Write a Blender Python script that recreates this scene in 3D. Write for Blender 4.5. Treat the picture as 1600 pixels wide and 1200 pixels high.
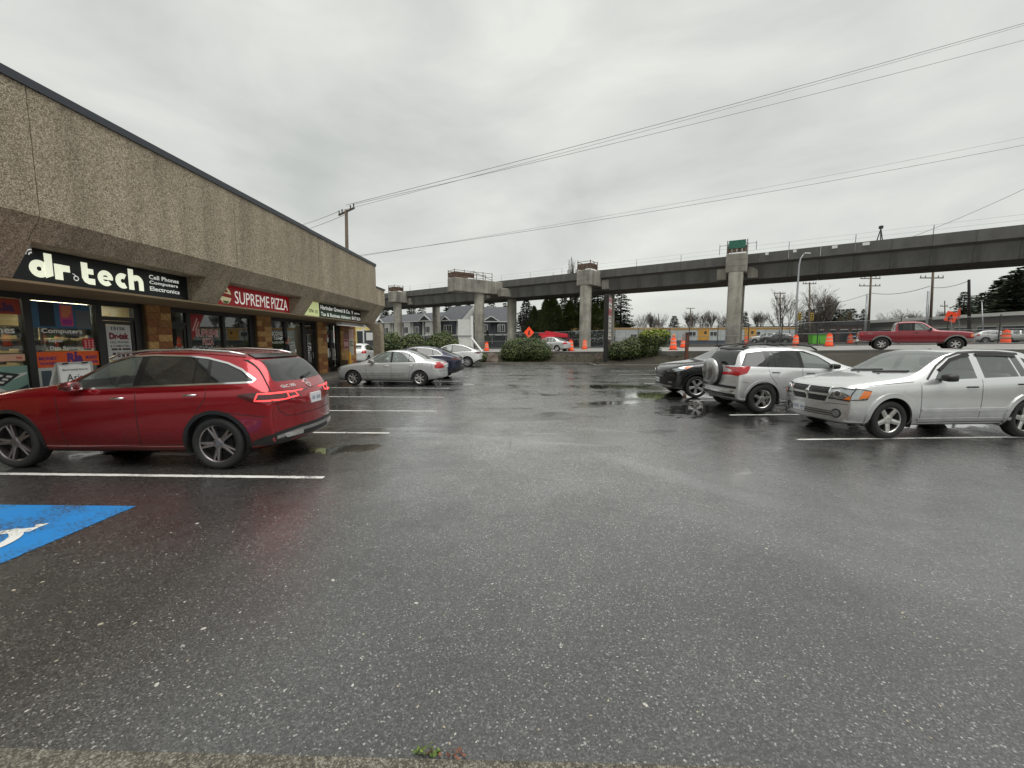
import bpy, bmesh, math, random
from mathutils import Vector, Matrix
from mathutils.bvhtree import BVHTree
from mathutils.geometry import delaunay_2d_cdt, tessellate_polygon

# ------------------------------------------------------------------ camera, world, sun, exposure
scene = bpy.context.scene
for o in list(bpy.data.objects):
    bpy.data.objects.remove(o)
C = scene.collection
R = math.radians
EYE = 1.75
PITCH, YAW = R(5.84), R(1.4247)
cam_data = bpy.data.cameras.new('camera')
cam_data.sensor_width = 36.0
cam_data.lens = 14.4
cam_data.clip_start = 0.05
cam_data.clip_end = 3000
cam = bpy.data.objects.new('camera', cam_data)
C.objects.link(cam)
cam.location = (0, 0, EYE)
cam.rotation_euler = (R(90) - PITCH, 0, YAW)
scene.camera = cam

world = bpy.data.worlds.new('World')
scene.world = world
world.use_nodes = True
wn, wl = world.node_tree.nodes, world.node_tree.links
wn.clear()
w_out = wn.new('ShaderNodeOutputWorld')
w_bg = wn.new('ShaderNodeBackground')
w_sky = wn.new('ShaderNodeTexSky')
w_sky.sky_type = 'NISHITA'
w_sky.sun_disc = False
SUN_EL, SUN_AZ = R(58), R(20)
w_sky.sun_elevation = SUN_EL
w_sky.sun_rotation = SUN_AZ
w_sky.dust_density = 4
w_tc = wn.new('ShaderNodeTexCoord')
w_map = wn.new('ShaderNodeMapping')
w_map.inputs['Scale'].default_value = (1.0, 1.0, 2.6)
w_map.inputs['Rotation'].default_value = (0.15, 0.1, 0.6)
w_noise = wn.new('ShaderNodeTexNoise')
w_noise.inputs['Scale'].default_value = 2.1
w_noise.inputs['Detail'].default_value = 5
w_noise.inputs['Roughness'].default_value = 0.52
w_noise.inputs['Distortion'].default_value = 0.35
w_ramp = wn.new('ShaderNodeValToRGB')
w_ramp.color_ramp.elements[0].position = 0.30
w_ramp.color_ramp.elements[0].color = (0.300, 0.312, 0.298, 1)
w_ramp.color_ramp.elements[1].position = 0.68
w_ramp.color_ramp.elements[1].color = (0.452, 0.457, 0.427, 1)
w_scale = wn.new('ShaderNodeVectorMath')
w_scale.operation = 'SCALE'
w_scale.inputs['Scale'].default_value = 0.06
w_mix = wn.new('ShaderNodeMix')
w_mix.data_type = 'RGBA'
w_mix.inputs[0].default_value = 0.93
wl.new(w_tc.outputs['Generated'], w_map.inputs['Vector'])
wl.new(w_map.outputs['Vector'], w_noise.inputs['Vector'])
wl.new(w_noise.outputs['Fac'], w_ramp.inputs['Fac'])
wl.new(w_sky.outputs['Color'], w_scale.inputs[0])
wl.new(w_scale.outputs['Vector'], w_mix.inputs[6])
wl.new(w_ramp.outputs['Color'], w_mix.inputs[7])
wl.new(w_mix.outputs[2], w_bg.inputs['Color'])
w_bg.inputs['Strength'].default_value = 1.0
wl.new(w_bg.outputs['Background'], w_out.inputs['Surface'])

sun_data = bpy.data.lights.new('sun', 'SUN')
sun_data.energy = 1.5
sun_data.angle = R(60)
sun_data.color = (1.0, 0.985, 0.95)
sun = bpy.data.objects.new('sun', sun_data)
C.objects.link(sun)
sun.location = (0, 0, 60)
sun_dir = Vector((math.sin(SUN_AZ) * math.cos(SUN_EL), -math.cos(SUN_AZ) * math.cos(SUN_EL) * 0.35, math.sin(SUN_EL)))
sun.rotation_euler = sun_dir.to_track_quat('Z', 'Y').to_euler()
w_sky.sun_rotation = math.atan2(sun_dir.x, sun_dir.y)
w_sky.sun_elevation = math.asin(sun_dir.normalized().z)

vs = scene.view_settings
vs.view_transform = 'Standard'
vs.look = 'None'
vs.exposure = 0.92
vs.gamma = 1.0
vs.use_curve_mapping = False
scene.cycles.max_bounces = 8
scene.cycles.transparent_max_bounces = 12

# ------------------------------------------------------------------ helpers
rng = random.Random(7)
V = Vector


def tag(o, label=None, cat=None, group=None, kind=None):
    if label: o['label'] = label
    if cat: o['category'] = cat
    if group: o['group'] = group
    if kind: o['kind'] = kind
    return o


def empty(name, loc=(0, 0, 0), rz=0.0, label=None, cat=None, group=None):
    o = bpy.data.objects.new(name, None)
    C.objects.link(o)
    o.location = loc
    o.rotation_euler = (0, 0, rz)
    o.empty_display_size = 0.2
    return tag(o, label, cat, group)


def copy_tree(o, parent=None):
    c = o.copy()
    C.objects.link(c)
    if parent is not None:
        c.parent = parent
    for ch in [k for k in o.children]:
        copy_tree(ch, c)
    return c


def spot(px, depth):
    """ground position at a bearing and a distance from the camera"""
    x = (px - 800) / 640.0 * depth
    return (x * math.cos(YAW) - depth * math.sin(YAW), x * math.sin(YAW) + depth * math.cos(YAW))


# the road and the viaduct run across the view; D points left and away, N away from the lot
D2 = V((-math.sin(R(56)), math.cos(R(56))))
N2 = V((math.cos(R(56)), math.sin(R(56))))


def sstep(a, b, x):
    t = max(0.0, min(1.0, (x - a) / (b - a)))
    return t * t * (3 - 2 * t)


def road_z(x):
    return 0.72 + 0.0215 * max(-20.0, min(44.0, x))


def ground_z(x, y):
    """height of the ground outside the parking lot"""
    t = x * N2.x + y * N2.y
    edge = (31.4 - x * N2.x) / N2.y
    if x < 5.35:
        near = sstep(32.2, min(edge, 35.0), y)
    elif x < 14.2:
        lot_y = 29.6 if x < 10.5 else 29.6 - 1.5 * (x - 10.5)
        near = sstep(lot_y, max(edge, lot_y + .5), y)
    else:
        near = sstep(26.0, 31.3, t)
    return 0.10 + (road_z(x) - 0.10) * near


class MB:
    """collects shapes; build() links them as ONE mesh object"""

    def __init__(self):
        self.v, self.f, self.m = [], [], []
        self.mi = 0

    def add(self, verts, faces):
        n = len(self.v)
        self.v += [V(p) for p in verts]
        for f in faces:
            self.f.append(tuple(i + n for i in f))
            self.m.append(self.mi)
        return self

    def box(self, a, b):
        x0, y0, z0 = [min(a[i], b[i]) for i in range(3)]
        x1, y1, z1 = [max(a[i], b[i]) for i in range(3)]
        return self.add([(x0, y0, z0), (x1, y0, z0), (x1, y1, z0), (x0, y1, z0), (x0, y0, z1), (x1, y0, z1), (x1, y1, z1), (x0, y1, z1)],
                        [(3, 2, 1, 0), (4, 5, 6, 7), (0, 1, 5, 4), (1, 2, 6, 5), (2, 3, 7, 6), (3, 0, 4, 7)])

    def obox(self, c, u, w, z0, z1, hu, hw):
        """box with horizontal half-axes u,w (2D unit vectors)"""
        P = [V((c[0], c[1])) + u * a * hu + w * b * hw for a, b in ((-1, -1), (1, -1), (1, 1), (-1, 1))]
        vs_ = [(p.x, p.y, z0) for p in P] + [(p.x, p.y, z1) for p in P]
        return self.add(vs_, [(3, 2, 1, 0), (4, 5, 6, 7), (0, 1, 5, 4), (1, 2, 6, 5), (2, 3, 7, 6), (3, 0, 4, 7)])

    def beam(self, p, q, w, h=None):
        """square bar from p to q"""
        p, q = V(p), V(q)
        h = h or w
        d = (q - p)
        if d.length < 1e-6: return self
        d.normalize()
        up = V((0, 0, 1)) if abs(d.z) < 0.95 else V((1, 0, 0))
        s = d.cross(up).normalized()
        t = s.cross(d).normalized()
        vs_ = []
        for c in (p, q):
            for a, b in ((-1, -1), (1, -1), (1, 1), (-1, 1)):
                vs_.append(c + s * a * w / 2 + t * b * h / 2)
        return self.add(vs_, [(3, 2, 1, 0), (4, 5, 6, 7), (0, 1, 5, 4), (1, 2, 6, 5), (2, 3, 7, 6), (3, 0, 4, 7)])

    def tube(self, pts, rad, n=8, cap=True):
        pts = [V(p) for p in pts]
        rads = rad if isinstance(rad, (list, tuple)) else [rad] * len(pts)
        rings = []
        ref = None
        for i, p in enumerate(pts):
            d = (pts[min(i + 1, len(pts) - 1)] - pts[max(i - 1, 0)]).normalized()
            if ref is None:
                ref = V((0, 0, 1)) if abs(d.z) < 0.9 else V((1, 0, 0))
            s = d.cross(ref)
            if s.length < 1e-5:
                s = d.cross(V((0, 1, 0.3)))
            s.normalize()
            t = s.cross(d).normalized()
            rings.append([p + (s * math.cos(k * 2 * math.pi / n) + t * math.sin(k * 2 * math.pi / n)) * rads[i] for k in range(n)])
        vs_ = [q for r in rings for q in r]
        fs = []
        for i in range(len(rings) - 1):
            for k in range(n):
                a, b = i * n + k, i * n + (k + 1) % n
                fs.append((a, b, b + n, a + n))
        if cap:
            fs.append(tuple(range(n - 1, -1, -1)))
            fs.append(tuple(range((len(rings) - 1) * n, len(rings) * n)))
        return self.add(vs_, fs)

    def lathe(self, prof, n=24, c=(0, 0, 0), axis='z', closed=False):
        c = V(c)
        vs_, fs = [], []
        m = len(prof)
        for k in range(n):
            a = 2 * math.pi * k / n
            for (r, z) in prof:
                if axis == 'z': vs_.append(c + V((r * math.cos(a), r * math.sin(a), z)))
                else: vs_.append(c + V((r * math.cos(a), z, -r * math.sin(a))))
        for k in range(n):
            for i in range(m - 1 if not closed else m):
                j = (i + 1) % m
                a, b = k * m + i, ((k + 1) % n) * m + i
                a2, b2 = k * m + j, ((k + 1) % n) * m + j
                fs.append((a, b, b2, a2))
        return self.add(vs_, fs)

    def prism(self, poly, o, u, w, depth):
        """2D polygon in plane (o; u, w) extruded by depth vector"""
        o, u, w, depth = V(o), V(u), V(w), V(depth)
        a = [o + u * p[0] + w * p[1] for p in poly]
        n = len(a)
        fs = [(i, (i + 1) % n, (i + 1) % n + n, i + n) for i in range(n)]
        tris = tessellate_polygon([[V((p[0], p[1], 0)) for p in poly]])
        fs += [tuple(t) for t in tris] + [tuple(i + n for i in reversed(t)) for t in tris]
        return self.add(a + [p + depth for p in a], fs)

    def flat(self, poly, o, u, w):
        o, u, w = V(o), V(u), V(w)
        tris = tessellate_polygon([[V((p[0], p[1], 0)) for p in poly]])
        return self.add([o + u * p[0] + w * p[1] for p in poly], [tuple(t) for t in tris])

    def stroke(self, line, wd, o, u, w, depth=None):
        """flat ribbon along a 2D polyline in the plane (o; u, w)"""
        n = len(line)
        L, Rr = [], []
        for i in range(n):
            a, b = V(line[max(i - 1, 0)]), V(line[min(i + 1, n - 1)])
            d = (b - a).normalized()
            nn = V((-d.y, d.x)) * wd / 2
            L.append(V(line[i]) + nn)
            Rr.append(V(line[i]) - nn)
        poly = [tuple(p) for p in L] + [tuple(p) for p in reversed(Rr)]
        o, u, w = V(o), V(u), V(w)
        pts = [o + u * p[0] + w * p[1] for p in poly]
        m = len(poly)
        return self.add(pts, [(i, i + 1, m - 2 - i, m - 1 - i) for i in range(n - 1)])

    def text(self, s, o, u, w, width=None, height=None, bold=0.0, align='L'):
        v, f, (x0, y0, x1, y1) = text_geo(s, bold)
        sx = sy = 1.0
        if height: sy = height / (y1 - y0)
        if width: sx = width / (x1 - x0)
        if not width: sx = sy
        if not height: sy = sx
        o, u, w = V(o), V(u), V(w)
        off = {'L': 0, 'C': -(x1 - x0) * sx / 2, 'R': -(x1 - x0) * sx}[align]
        return self.add([o + u * ((p[0] - x0) * sx + off) + w * ((p[1] - y0) * sy) for p in v], f)

    def mesh(self, name, smooth=False, org=None):
        me = bpy.data.meshes.new(name)
        og = V(org) if org is not None else V((0, 0, 0))
        me.from_pydata([p - og for p in self.v], [], self.f)
        if smooth:
            me.polygons.foreach_set('use_smooth', [True] * len(me.polygons))
        me.update()
        return me

    def build(self, name, mat, parent=None, smooth=False, base=None, bevel=0.0, recalc=True):
        """world-space verts; base = the parent's location (or own origin)"""
        org = V(base) if base is not None else (V(parent.location) if parent is not None and parent.parent is None else (own_org(parent) if parent is not None else V((0, 0, 0))))
        me = self.mesh(name, smooth, org)
        mats = mat if isinstance(mat, (list, tuple)) else [mat]
        for m_ in mats: me.materials.append(m_)
        if len(mats) > 1:
            me.polygons.foreach_set('material_index', self.m)
        if recalc or bevel:
            bm = bmesh.new()
            bm.from_mesh(me)
            if recalc: bmesh.ops.recalc_face_normals(bm, faces=bm.faces)
            bm.to_mesh(me)
            bm.free()
        o = bpy.data.objects.new(name, me)
        C.objects.link(o)
        if parent is not None: o.parent = parent
        elif base is not None: o.location = base
        if bevel:
            md = o.modifiers.new('bevel', 'BEVEL')
            md.width = bevel
            md.segments = 2
            md.limit_method = 'ANGLE'
        return o


def own_org(o):
    p = V((0, 0, 0))
    while o is not None:
        p += V(o.location)
        o = o.parent
    return p


_tcache = {}


def text_geo(s, bold=0.0):
    k = (s, bold)
    if k in _tcache: return _tcache[k]
    cu = bpy.data.curves.new('t', 'FONT')
    cu.body = s
    cu.size = 1.0
    cu.offset = bold
    cu.resolution_u = 3
    cu.fill_mode = 'FRONT'
    ob = bpy.data.objects.new('t', cu)
    C.objects.link(ob)
    dg = bpy.context.evaluated_depsgraph_get()
    me = ob.evaluated_get(dg).to_mesh()
    v = [tuple(p.co) for p in me.vertices]
    f = [tuple(p.vertices) for p in me.polygons]
    bpy.data.objects.remove(ob)
    bpy.data.curves.remove(cu)
    xs, ys = [p[0] for p in v], [p[1] for p in v]
    r = (v, f, (min(xs), min(ys), max(xs), max(ys)))
    _tcache[k] = r
    return r


def arc(cx, cy, r, a0, a1, n=12):
    return [(cx + r * math.cos(R(a0 + (a1 - a0) * i / n)), cy + r * math.sin(R(a0 + (a1 - a0) * i / n))) for i in range(n + 1)]


# ------------------------------------------------------------------ materials
def new_mat(name):
    m = bpy.data.materials.new(name)
    m.use_nodes = True
    return m, m.node_tree.nodes, m.node_tree.links, m.node_tree.nodes['Principled BSDF']


def lin(r, g, b):
    f = lambda c: (c / 255.0 / 12.92) if c / 255.0 <= 0.04045 else ((c / 255.0 + 0.055) / 1.055) ** 2.4
    return (f(r), f(g), f(b))


_mc = {}


def mat(name, col, rough=0.6, metal=0.0, coat=0.0, emit=0.0, spec=0.5, vary=0.0, vscale=3.0, bump=0.0, bscale=40.0):
    if name in _mc: return _mc[name]
    m, n, l, p = new_mat(name)
    p.inputs['Base Color'].default_value = (*col, 1)
    p.inputs['Roughness'].default_value = rough
    p.inputs['Metallic'].default_value = metal
    p.inputs['Specular IOR Level'].default_value = spec
    if coat:
        p.inputs['Coat Weight'].default_value = coat
        p.inputs['Coat Roughness'].default_value = 0.05
    if emit:
        p.inputs['Emission Color'].default_value = (*col, 1)
        p.inputs['Emission Strength'].default_value = emit
    if vary or bump:
        tc = n.new('ShaderNodeTexCoord')
        if vary:
            nz = n.new('ShaderNodeTexNoise')
            nz.inputs['Scale'].default_value = vscale
            nz.inputs['Detail'].default_value = 6
            l.new(tc.outputs['Object'], nz.inputs['Vector'])
            mx = n.new('ShaderNodeMix')
            mx.data_type = 'RGBA'
            mx.inputs[6].default_value = (*[c * (1 - vary) for c in col], 1)
            mx.inputs[7].default_value = (*[min(1, c * (1 + vary)) for c in col], 1)
            mr = n.new('ShaderNodeMapRange')
            mr.inputs[1].default_value = 0.3
            mr.inputs[2].default_value = 0.7
            l.new(nz.outputs['Fac'], mr.inputs[0])
            l.new(mr.outputs[0], mx.inputs[0])
            l.new(mx.outputs[2], p.inputs['Base Color'])
        if bump:
            nb = n.new('ShaderNodeTexNoise')
            nb.inputs['Scale'].default_value = bscale
            nb.inputs['Detail'].default_value = 3
            l.new(tc.outputs['Object'], nb.inputs['Vector'])
            b = n.new('ShaderNodeBump')
            b.inputs['Strength'].default_value = bump
            b.inputs['Distance'].default_value = 0.02
            l.new(nb.outputs['Fac'], b.inputs['Height'])
            l.new(b.outputs['Normal'], p.inputs['Normal'])
    _mc[name] = m
    return m


def glass_mat(name, tint=(0.6, 0.68, 0.65), refl_rough=0.02, ior=1.9, fog=0.0):
    """clear pane: tinted see-through with a sharp reflection"""
    if name in _mc: return _mc[name]
    m, n, l, p = new_mat(name)
    out = n['Material Output']
    n.remove(p)
    tr = n.new('ShaderNodeBsdfTransparent')
    tr.inputs['Color'].default_value = (*tint, 1)
    gl = n.new('ShaderNodeBsdfGlossy')
    gl.inputs['Roughness'].default_value = refl_rough
    gl.inputs['Color'].default_value = (1, 1, 1, 1)
    fr = n.new('ShaderNodeFresnel')
    geo = n.new('ShaderNodeNewGeometry')
    sel = n.new('ShaderNodeMapRange')             # a thin pane reflects alike from both sides
    sel.inputs[3].default_value = ior
    sel.inputs[4].default_value = 1.0 / ior
    l.new(geo.outputs['Backfacing'], sel.inputs[0])
    l.new(sel.outputs[0], fr.inputs['IOR'])
    mx = n.new('ShaderNodeMixShader')
    l.new(fr.outputs[0], mx.inputs[0])
    base = tr.outputs[0]
    if fog:                                   # breath and rain mist on the pane
        df, tl, md_, mf = n.new('ShaderNodeBsdfDiffuse'), n.new('ShaderNodeBsdfTranslucent'), n.new('ShaderNodeMixShader'), n.new('ShaderNodeMixShader')
        for q in (df, tl): q.inputs['Color'].default_value = (.80, .87, .83, 1)
        l.new(df.outputs[0], md_.inputs[1])
        l.new(tl.outputs[0], md_.inputs[2])
        mf.inputs[0].default_value = fog
        l.new(base, mf.inputs[1])
        l.new(md_.outputs[0], mf.inputs[2])
        base = mf.outputs[0]
    l.new(base, mx.inputs[1])
    l.new(gl.outputs[0], mx.inputs[2])
    l.new(mx.outputs[0], out.inputs['Surface'])
    _mc[name] = m
    return m


def ramp(n, stops):
    r = n.new('ShaderNodeValToRGB')
    e = r.color_ramp.elements
    while len(e) > 1: e.remove(e[-1])
    e[0].position, c = stops[0]
    e[0].color = (*c, 1) if len(c) == 3 else c
    for pos, c in stops[1:]:
        x = e.new(pos)
        x.color = (*c, 1) if len(c) == 3 else c
    return r


def math_node(n, l, op, a, b=None, clamp=False):
    m = n.new('ShaderNodeMath')
    m.operation = op
    m.use_clamp = clamp
    for i, x in enumerate((a, b)):
        if x is None: continue
        if isinstance(x, (int, float)): m.inputs[i].default_value = x
        else: l.new(x, m.inputs[i])
    return m.outputs[0]


def tex(n, l, kind, coord, scale, **kw):
    t = n.new('ShaderNodeTex' + kind)
    t.inputs['Scale'].default_value = scale
    for k, v in kw.items():
        if k in ('feature', 'distance'): setattr(t, k, v)
        else: t.inputs[k].default_value = v
    l.new(coord, t.inputs['Vector'])
    return t


def blob(n, l, coord, cx, cy, rx, ry, rot, soft, warp):
    """0..1 mask of a ragged ellipse on the ground (wear, stains, standing water)"""
    mp = n.new('ShaderNodeMapping')
    mp.vector_type = 'TEXTURE'
    mp.inputs['Location'].default_value = (cx, cy, 0)
    mp.inputs['Rotation'].default_value = (0, 0, rot)
    mp.inputs['Scale'].default_value = (rx, ry, 1)
    l.new(coord, mp.inputs['Vector'])
    ln = n.new('ShaderNodeVectorMath')
    ln.operation = 'LENGTH'
    l.new(mp.outputs['Vector'], ln.inputs[0])
    a = math_node(n, l, 'ADD', ln.outputs['Value'], warp)
    mr = n.new('ShaderNodeMapRange')
    mr.interpolation_type = 'SMOOTHSTEP'
    mr.inputs[1].default_value = 1 + soft
    mr.inputs[2].default_value = 1 - soft
    l.new(a, mr.inputs[0])
    return mr.outputs[0]


def asphalt_material():
    m, n, l, p = new_mat('wet_asphalt')
    tc = n.new('ShaderNodeTexCoord')
    co = tc.outputs['Object']
    stones = tex(n, l, 'Voronoi', co, 125.0, Randomness=1.0)
    fine = tex(n, l, 'Voronoi', co, 210.0, Randomness=1.0)
    macro = tex(n, l, 'Noise', co, 0.55, Detail=6, Roughness=0.6)
    mid = tex(n, l, 'Noise', co, 3.2, Detail=7, Roughness=0.65)
    sep = n.new('ShaderNodeSeparateColor')
    l.new(stones.outputs['Color'], sep.inputs[0])
    base = ramp(n, [(0.0, (0.012, 0.012, 0.0115)), (0.45, (0.032, 0.0315, 0.030)), (0.84, (0.062, 0.061, 0.058)), (0.965, (0.11, 0.108, 0.102)), (1.0, (0.30, 0.295, 0.275))])
    l.new(sep.outputs[0], base.inputs['Fac'])
    # scattered pale chips of aggregate
    chips = tex(n, l, 'Voronoi', co, 17.0, Randomness=1.0)
    sc = n.new('ShaderNodeSeparateColor')
    l.new(chips.outputs['Color'], sc.inputs[0])
    near_c = math_node(n, l, 'LESS_THAN', chips.outputs['Distance'], 0.10)
    rare = math_node(n, l, 'GREATER_THAN', sc.outputs[1], 0.93)
    chipm = math_node(n, l, 'MULTIPLY', near_c, rare)
    mxc = n.new('ShaderNodeMix')
    mxc.data_type = 'RGBA'
    l.new(chipm, mxc.inputs[0])
    l.new(base.outputs['Color'], mxc.inputs[6])
    mxc.inputs[7].default_value = (0.33, 0.325, 0.30, 1)
    # broad tone of the surface
    tone = n.new('ShaderNodeMapRange')
    tone.inputs[1].default_value = 0.3
    tone.inputs[2].default_value = 0.72
    tone.inputs[3].default_value = 0.72
    tone.inputs[4].default_value = 1.3
    l.new(macro.outputs['Fac'], tone.inputs[0])
    hs = n.new('ShaderNodeVectorMath')
    hs.operation = 'SCALE'
    l.new(mxc.outputs[2], hs.inputs[0])
    l.new(tone.outputs[0], hs.inputs['Scale'])
    # standing water
    warp = math_node(n, l, 'MULTIPLY', math_node(n, l, 'SUBTRACT', mid.outputs['Fac'], 0.5), 2.6)
    pools = None
    for args in ((5.2, 10.5, 1.7, 1.0, 0.25, 0.28), (4.7, 13.2, 1.7, 1.1, -0.3, 0.28), (3.6, 16.2, 1.6, 0.7, 0.1, 0.35), (2.6, 11.8, 1.1, 0.35, 0.3, 0.4),
                 (8.2, 8.9, 2.3, 0.45, 0.06, 0.12), (-5.9, 6.1, 1.1, 0.28, 0.05, 0.15), (-3.0, 6.5, 0.7, 0.25, 0.3, 0.2),
                 (-3.3, 16.9, 1.5, 0.35, 0.0, 0.2)):
        b = blob(n, l, co, *args, warp)
        pools = b if pools is None else math_node(n, l, 'MAXIMUM', pools, b)
    film = None
    warp2 = math_node(n, l, 'MULTIPLY', math_node(n, l, 'SUBTRACT', mid.outputs['Fac'], 0.5), 3.6)
    for args in ((0.8, 7.3, 1.3, 0.55, 0.2, 0.5), (0.9, 3.1, 0.55, 0.55, 0.9, 0.45), (-0.2, 9.2, 1.8, 0.5, 0.15, 0.6), (1.9, 5.4, 1.5, 0.22, -0.9, 0.6), (2.9, 6.6, 0.45, 0.13, 0.5, 0.4), (2.2, 3.6, 1.2, 0.25, -0.75, 0.8)):
        b = blob(n, l, co, *args, warp2)
        film = b if film is None else math_node(n, l, 'MAXIMUM', film, b)
    film = math_node(n, l, 'MULTIPLY', film, 0.6)
    damp = n.new('ShaderNodeMapRange')
    damp.inputs[1].default_value = 0.40
    damp.inputs[2].default_value = 0.66
    l.new(mid.outputs['Fac'], damp.inputs[0])
    dampm = math_node(n, l, 'MULTIPLY', damp.outputs[0], 0.22)
    # thin sheets of rain lying in the worn wheel tracks of the lane
    mpw = n.new('ShaderNodeMapping')
    mpw.inputs['Scale'].default_value = (0.55, 1.0, 1.0)
    mpw.inputs['Rotation'].default_value = (0, 0, 0.25)
    l.new(co, mpw.inputs['Vector'])
    sheet = tex(n, l, 'Noise', mpw.outputs['Vector'], 0.85, Detail=9, Roughness=0.68, Distortion=0.6)
    shm = n.new('ShaderNodeMapRange')
    shm.interpolation_type = 'SMOOTHSTEP'
    shm.inputs[1].default_value = 0.50
    shm.inputs[2].default_value = 0.62
    l.new(sheet.outputs['Fac'], shm.inputs[0])
    lane_xyz = n.new('ShaderNodeSeparateXYZ')
    l.new(co, lane_xyz.inputs[0])
    lane = n.new('ShaderNodeMapRange')
    lane.interpolation_type = 'SMOOTHSTEP'
    lane.inputs[1].default_value = 2.6
    lane.inputs[2].default_value = 7.0
    lane.inputs[3].default_value = 0.18
    lane.inputs[4].default_value = 0.72
    l.new(lane_xyz.outputs['Y'], lane.inputs[0])
    sheetm = math_node(n, l, 'MULTIPLY', shm.outputs[0], lane.outputs[0])
    wet = math_node(n, l, 'MAXIMUM', math_node(n, l, 'MAXIMUM', math_node(n, l, 'MAXIMUM', film, dampm), sheetm), pools)
    # cracks: thin dark lines
    ck = tex(n, l, 'Voronoi', co, 0.42, feature='DISTANCE_TO_EDGE', Randomness=1.0)
    wco = n.new('ShaderNodeMix')
    wco.data_type = 'VECTOR'
    wco.inputs[0].default_value = 0.16
    l.new(co, wco.inputs[4])
    nn = tex(n, l, 'Noise', co, 1.6, Detail=6)
    l.new(nn.outputs['Color'], wco.inputs[5])
    l.new(wco.outputs[1], ck.inputs['Vector'])
    yz = n.new('ShaderNodeSeparateXYZ')
    l.new(co, yz.inputs[0])
    ckm = math_node(n, l, 'LESS_THAN', ck.outputs['Distance'], 0.0035)
    ckm = math_node(n, l, 'MULTIPLY', ckm, math_node(n, l, 'MULTIPLY', math_node(n, l, 'GREATER_THAN', macro.outputs['Fac'], 0.50), math_node(n, l, 'GREATER_THAN', yz.outputs['Y'], 6.5)))
    dark = n.new('ShaderNodeMix')
    dark.data_type = 'RGBA'
    l.new(math_node(n, l, 'MULTIPLY', ckm, 0.7), dark.inputs[0])
    l.new(hs.outputs['Vector'], dark.inputs[6])
    dark.inputs[7].default_value = (0.008, 0.008, 0.008, 1)
    # paler driving lane: worn tar, with sky sheen put into the colour
    lx = n.new('ShaderNodeSeparateXYZ')
    l.new(co, lx.inputs[0])
    wob = math_node(n, l, 'ADD', lx.outputs['X'], math_node(n, l, 'MULTIPLY', math_node(n, l, 'SUBTRACT', macro.outputs['Fac'], 0.5), 4.0))
    wl_ = n.new('ShaderNodeMapRange')
    wl_.interpolation_type = 'SMOOTHSTEP'
    wl_.inputs[1].default_value = 2.9
    wl_.inputs[2].default_value = 0.8
    l.new(math_node(n, l, 'ABSOLUTE', math_node(n, l, 'SUBTRACT', wob, 0.6)), wl_.inputs[0])
    wy = n.new('ShaderNodeMapRange')
    wy.interpolation_type = 'SMOOTHSTEP'
    wy.inputs[1].default_value = 2.2
    wy.inputs[2].default_value = 7.5
    l.new(lx.outputs['Y'], wy.inputs[0])
    worn = n.new('ShaderNodeVectorMath')
    worn.operation = 'SCALE'
    l.new(dark.outputs[2], worn.inputs[0])
    l.new(math_node(n, l, 'ADD', 1.0, math_node(n, l, 'MULTIPLY', math_node(n, l, 'MULTIPLY', wl_.outputs[0], wy.outputs[0]), 1.9)), worn.inputs['Scale'])
    # older, darker strip of tar in the stalls by the shops, with a ragged joint
    sxyz = n.new('ShaderNodeSeparateXYZ')
    l.new(co, sxyz.inputs[0])
    jx = math_node(n, l, 'ADD', sxyz.outputs['X'], math_node(n, l, 'MULTIPLY', mid.outputs['Fac'], 0.7))
    old = n.new('ShaderNodeMapRange')
    old.inputs[1].default_value = -2.02
    old.inputs[2].default_value = -2.14
    l.new(jx, old.inputs[0])
    oldc = n.new('ShaderNodeMix')
    oldc.data_type = 'RGBA'
    l.new(math_node(n, l, 'MULTIPLY', old.outputs[0], 0.22), oldc.inputs[0])
    l.new(worn.outputs['Vector'], oldc.inputs[6])
    oldc.inputs[7].default_value = (0.012, 0.0112, 0.0098, 1)
    # pale scuffs and worn marks
    sc_m = None
    warp3 = math_node(n, l, 'MULTIPLY', math_node(n, l, 'SUBTRACT', mid.outputs['Fac'], 0.5), 3.0)
    for args in ((2.98, 5.42, 0.14, 0.035, 0.35, 0.35), (0.35, 7.75, 0.45, 0.05, 0.1, 0.6), (0.9, 6.95, 0.6, 0.08, -0.15, 0.7), (0.2, 8.9, 0.8, 0.10, 0.2, 0.8), (1.6, 8.1, 0.5, 0.06, -0.3, 0.8), (-1.9, 7.5, 0.9, 0.03, 0.05, 0.6)):
        b = blob(n, l, co, *args, warp3)
        sc_m = b if sc_m is None else math_node(n, l, 'MAXIMUM', sc_m, b)
    scuff = n.new('ShaderNodeMix')
    scuff.data_type = 'RGBA'
    l.new(math_node(n, l, 'MULTIPLY', sc_m, 0.38), scuff.inputs[0])
    l.new(oldc.outputs[2], scuff.inputs[6])
    scuff.inputs[7].default_value = (0.30, 0.30, 0.285, 1)
    wetc = n.new('ShaderNodeMix')
    wetc.data_type = 'RGBA'
    l.new(math_node(n, l, 'MULTIPLY', pools, 0.6), wetc.inputs[0])
    l.new(scuff.outputs[2], wetc.inputs[6])
    wetc.inputs[7].default_value = (0.012, 0.012, 0.011, 1)
    l.new(wetc.outputs[2], p.inputs['Base Color'])
    rg = n.new('ShaderNodeMapRange')
    rg.inputs[3].default_value = 0.30
    rg.inputs[4].default_value = 0.06
    l.new(wet, rg.inputs[0])
    l.new(rg.outputs[0], p.inputs['Roughness'])
    p.inputs['Specular IOR Level'].default_value = 0.62
    # film of rain lying over the stones
    filmr = n.new('ShaderNodeMapRange')
    filmr.inputs[1].default_value = 0.34
    filmr.inputs[2].default_value = 0.68
    filmr.inputs[3].default_value = 0.62
    filmr.inputs[4].default_value = 1.0
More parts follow.
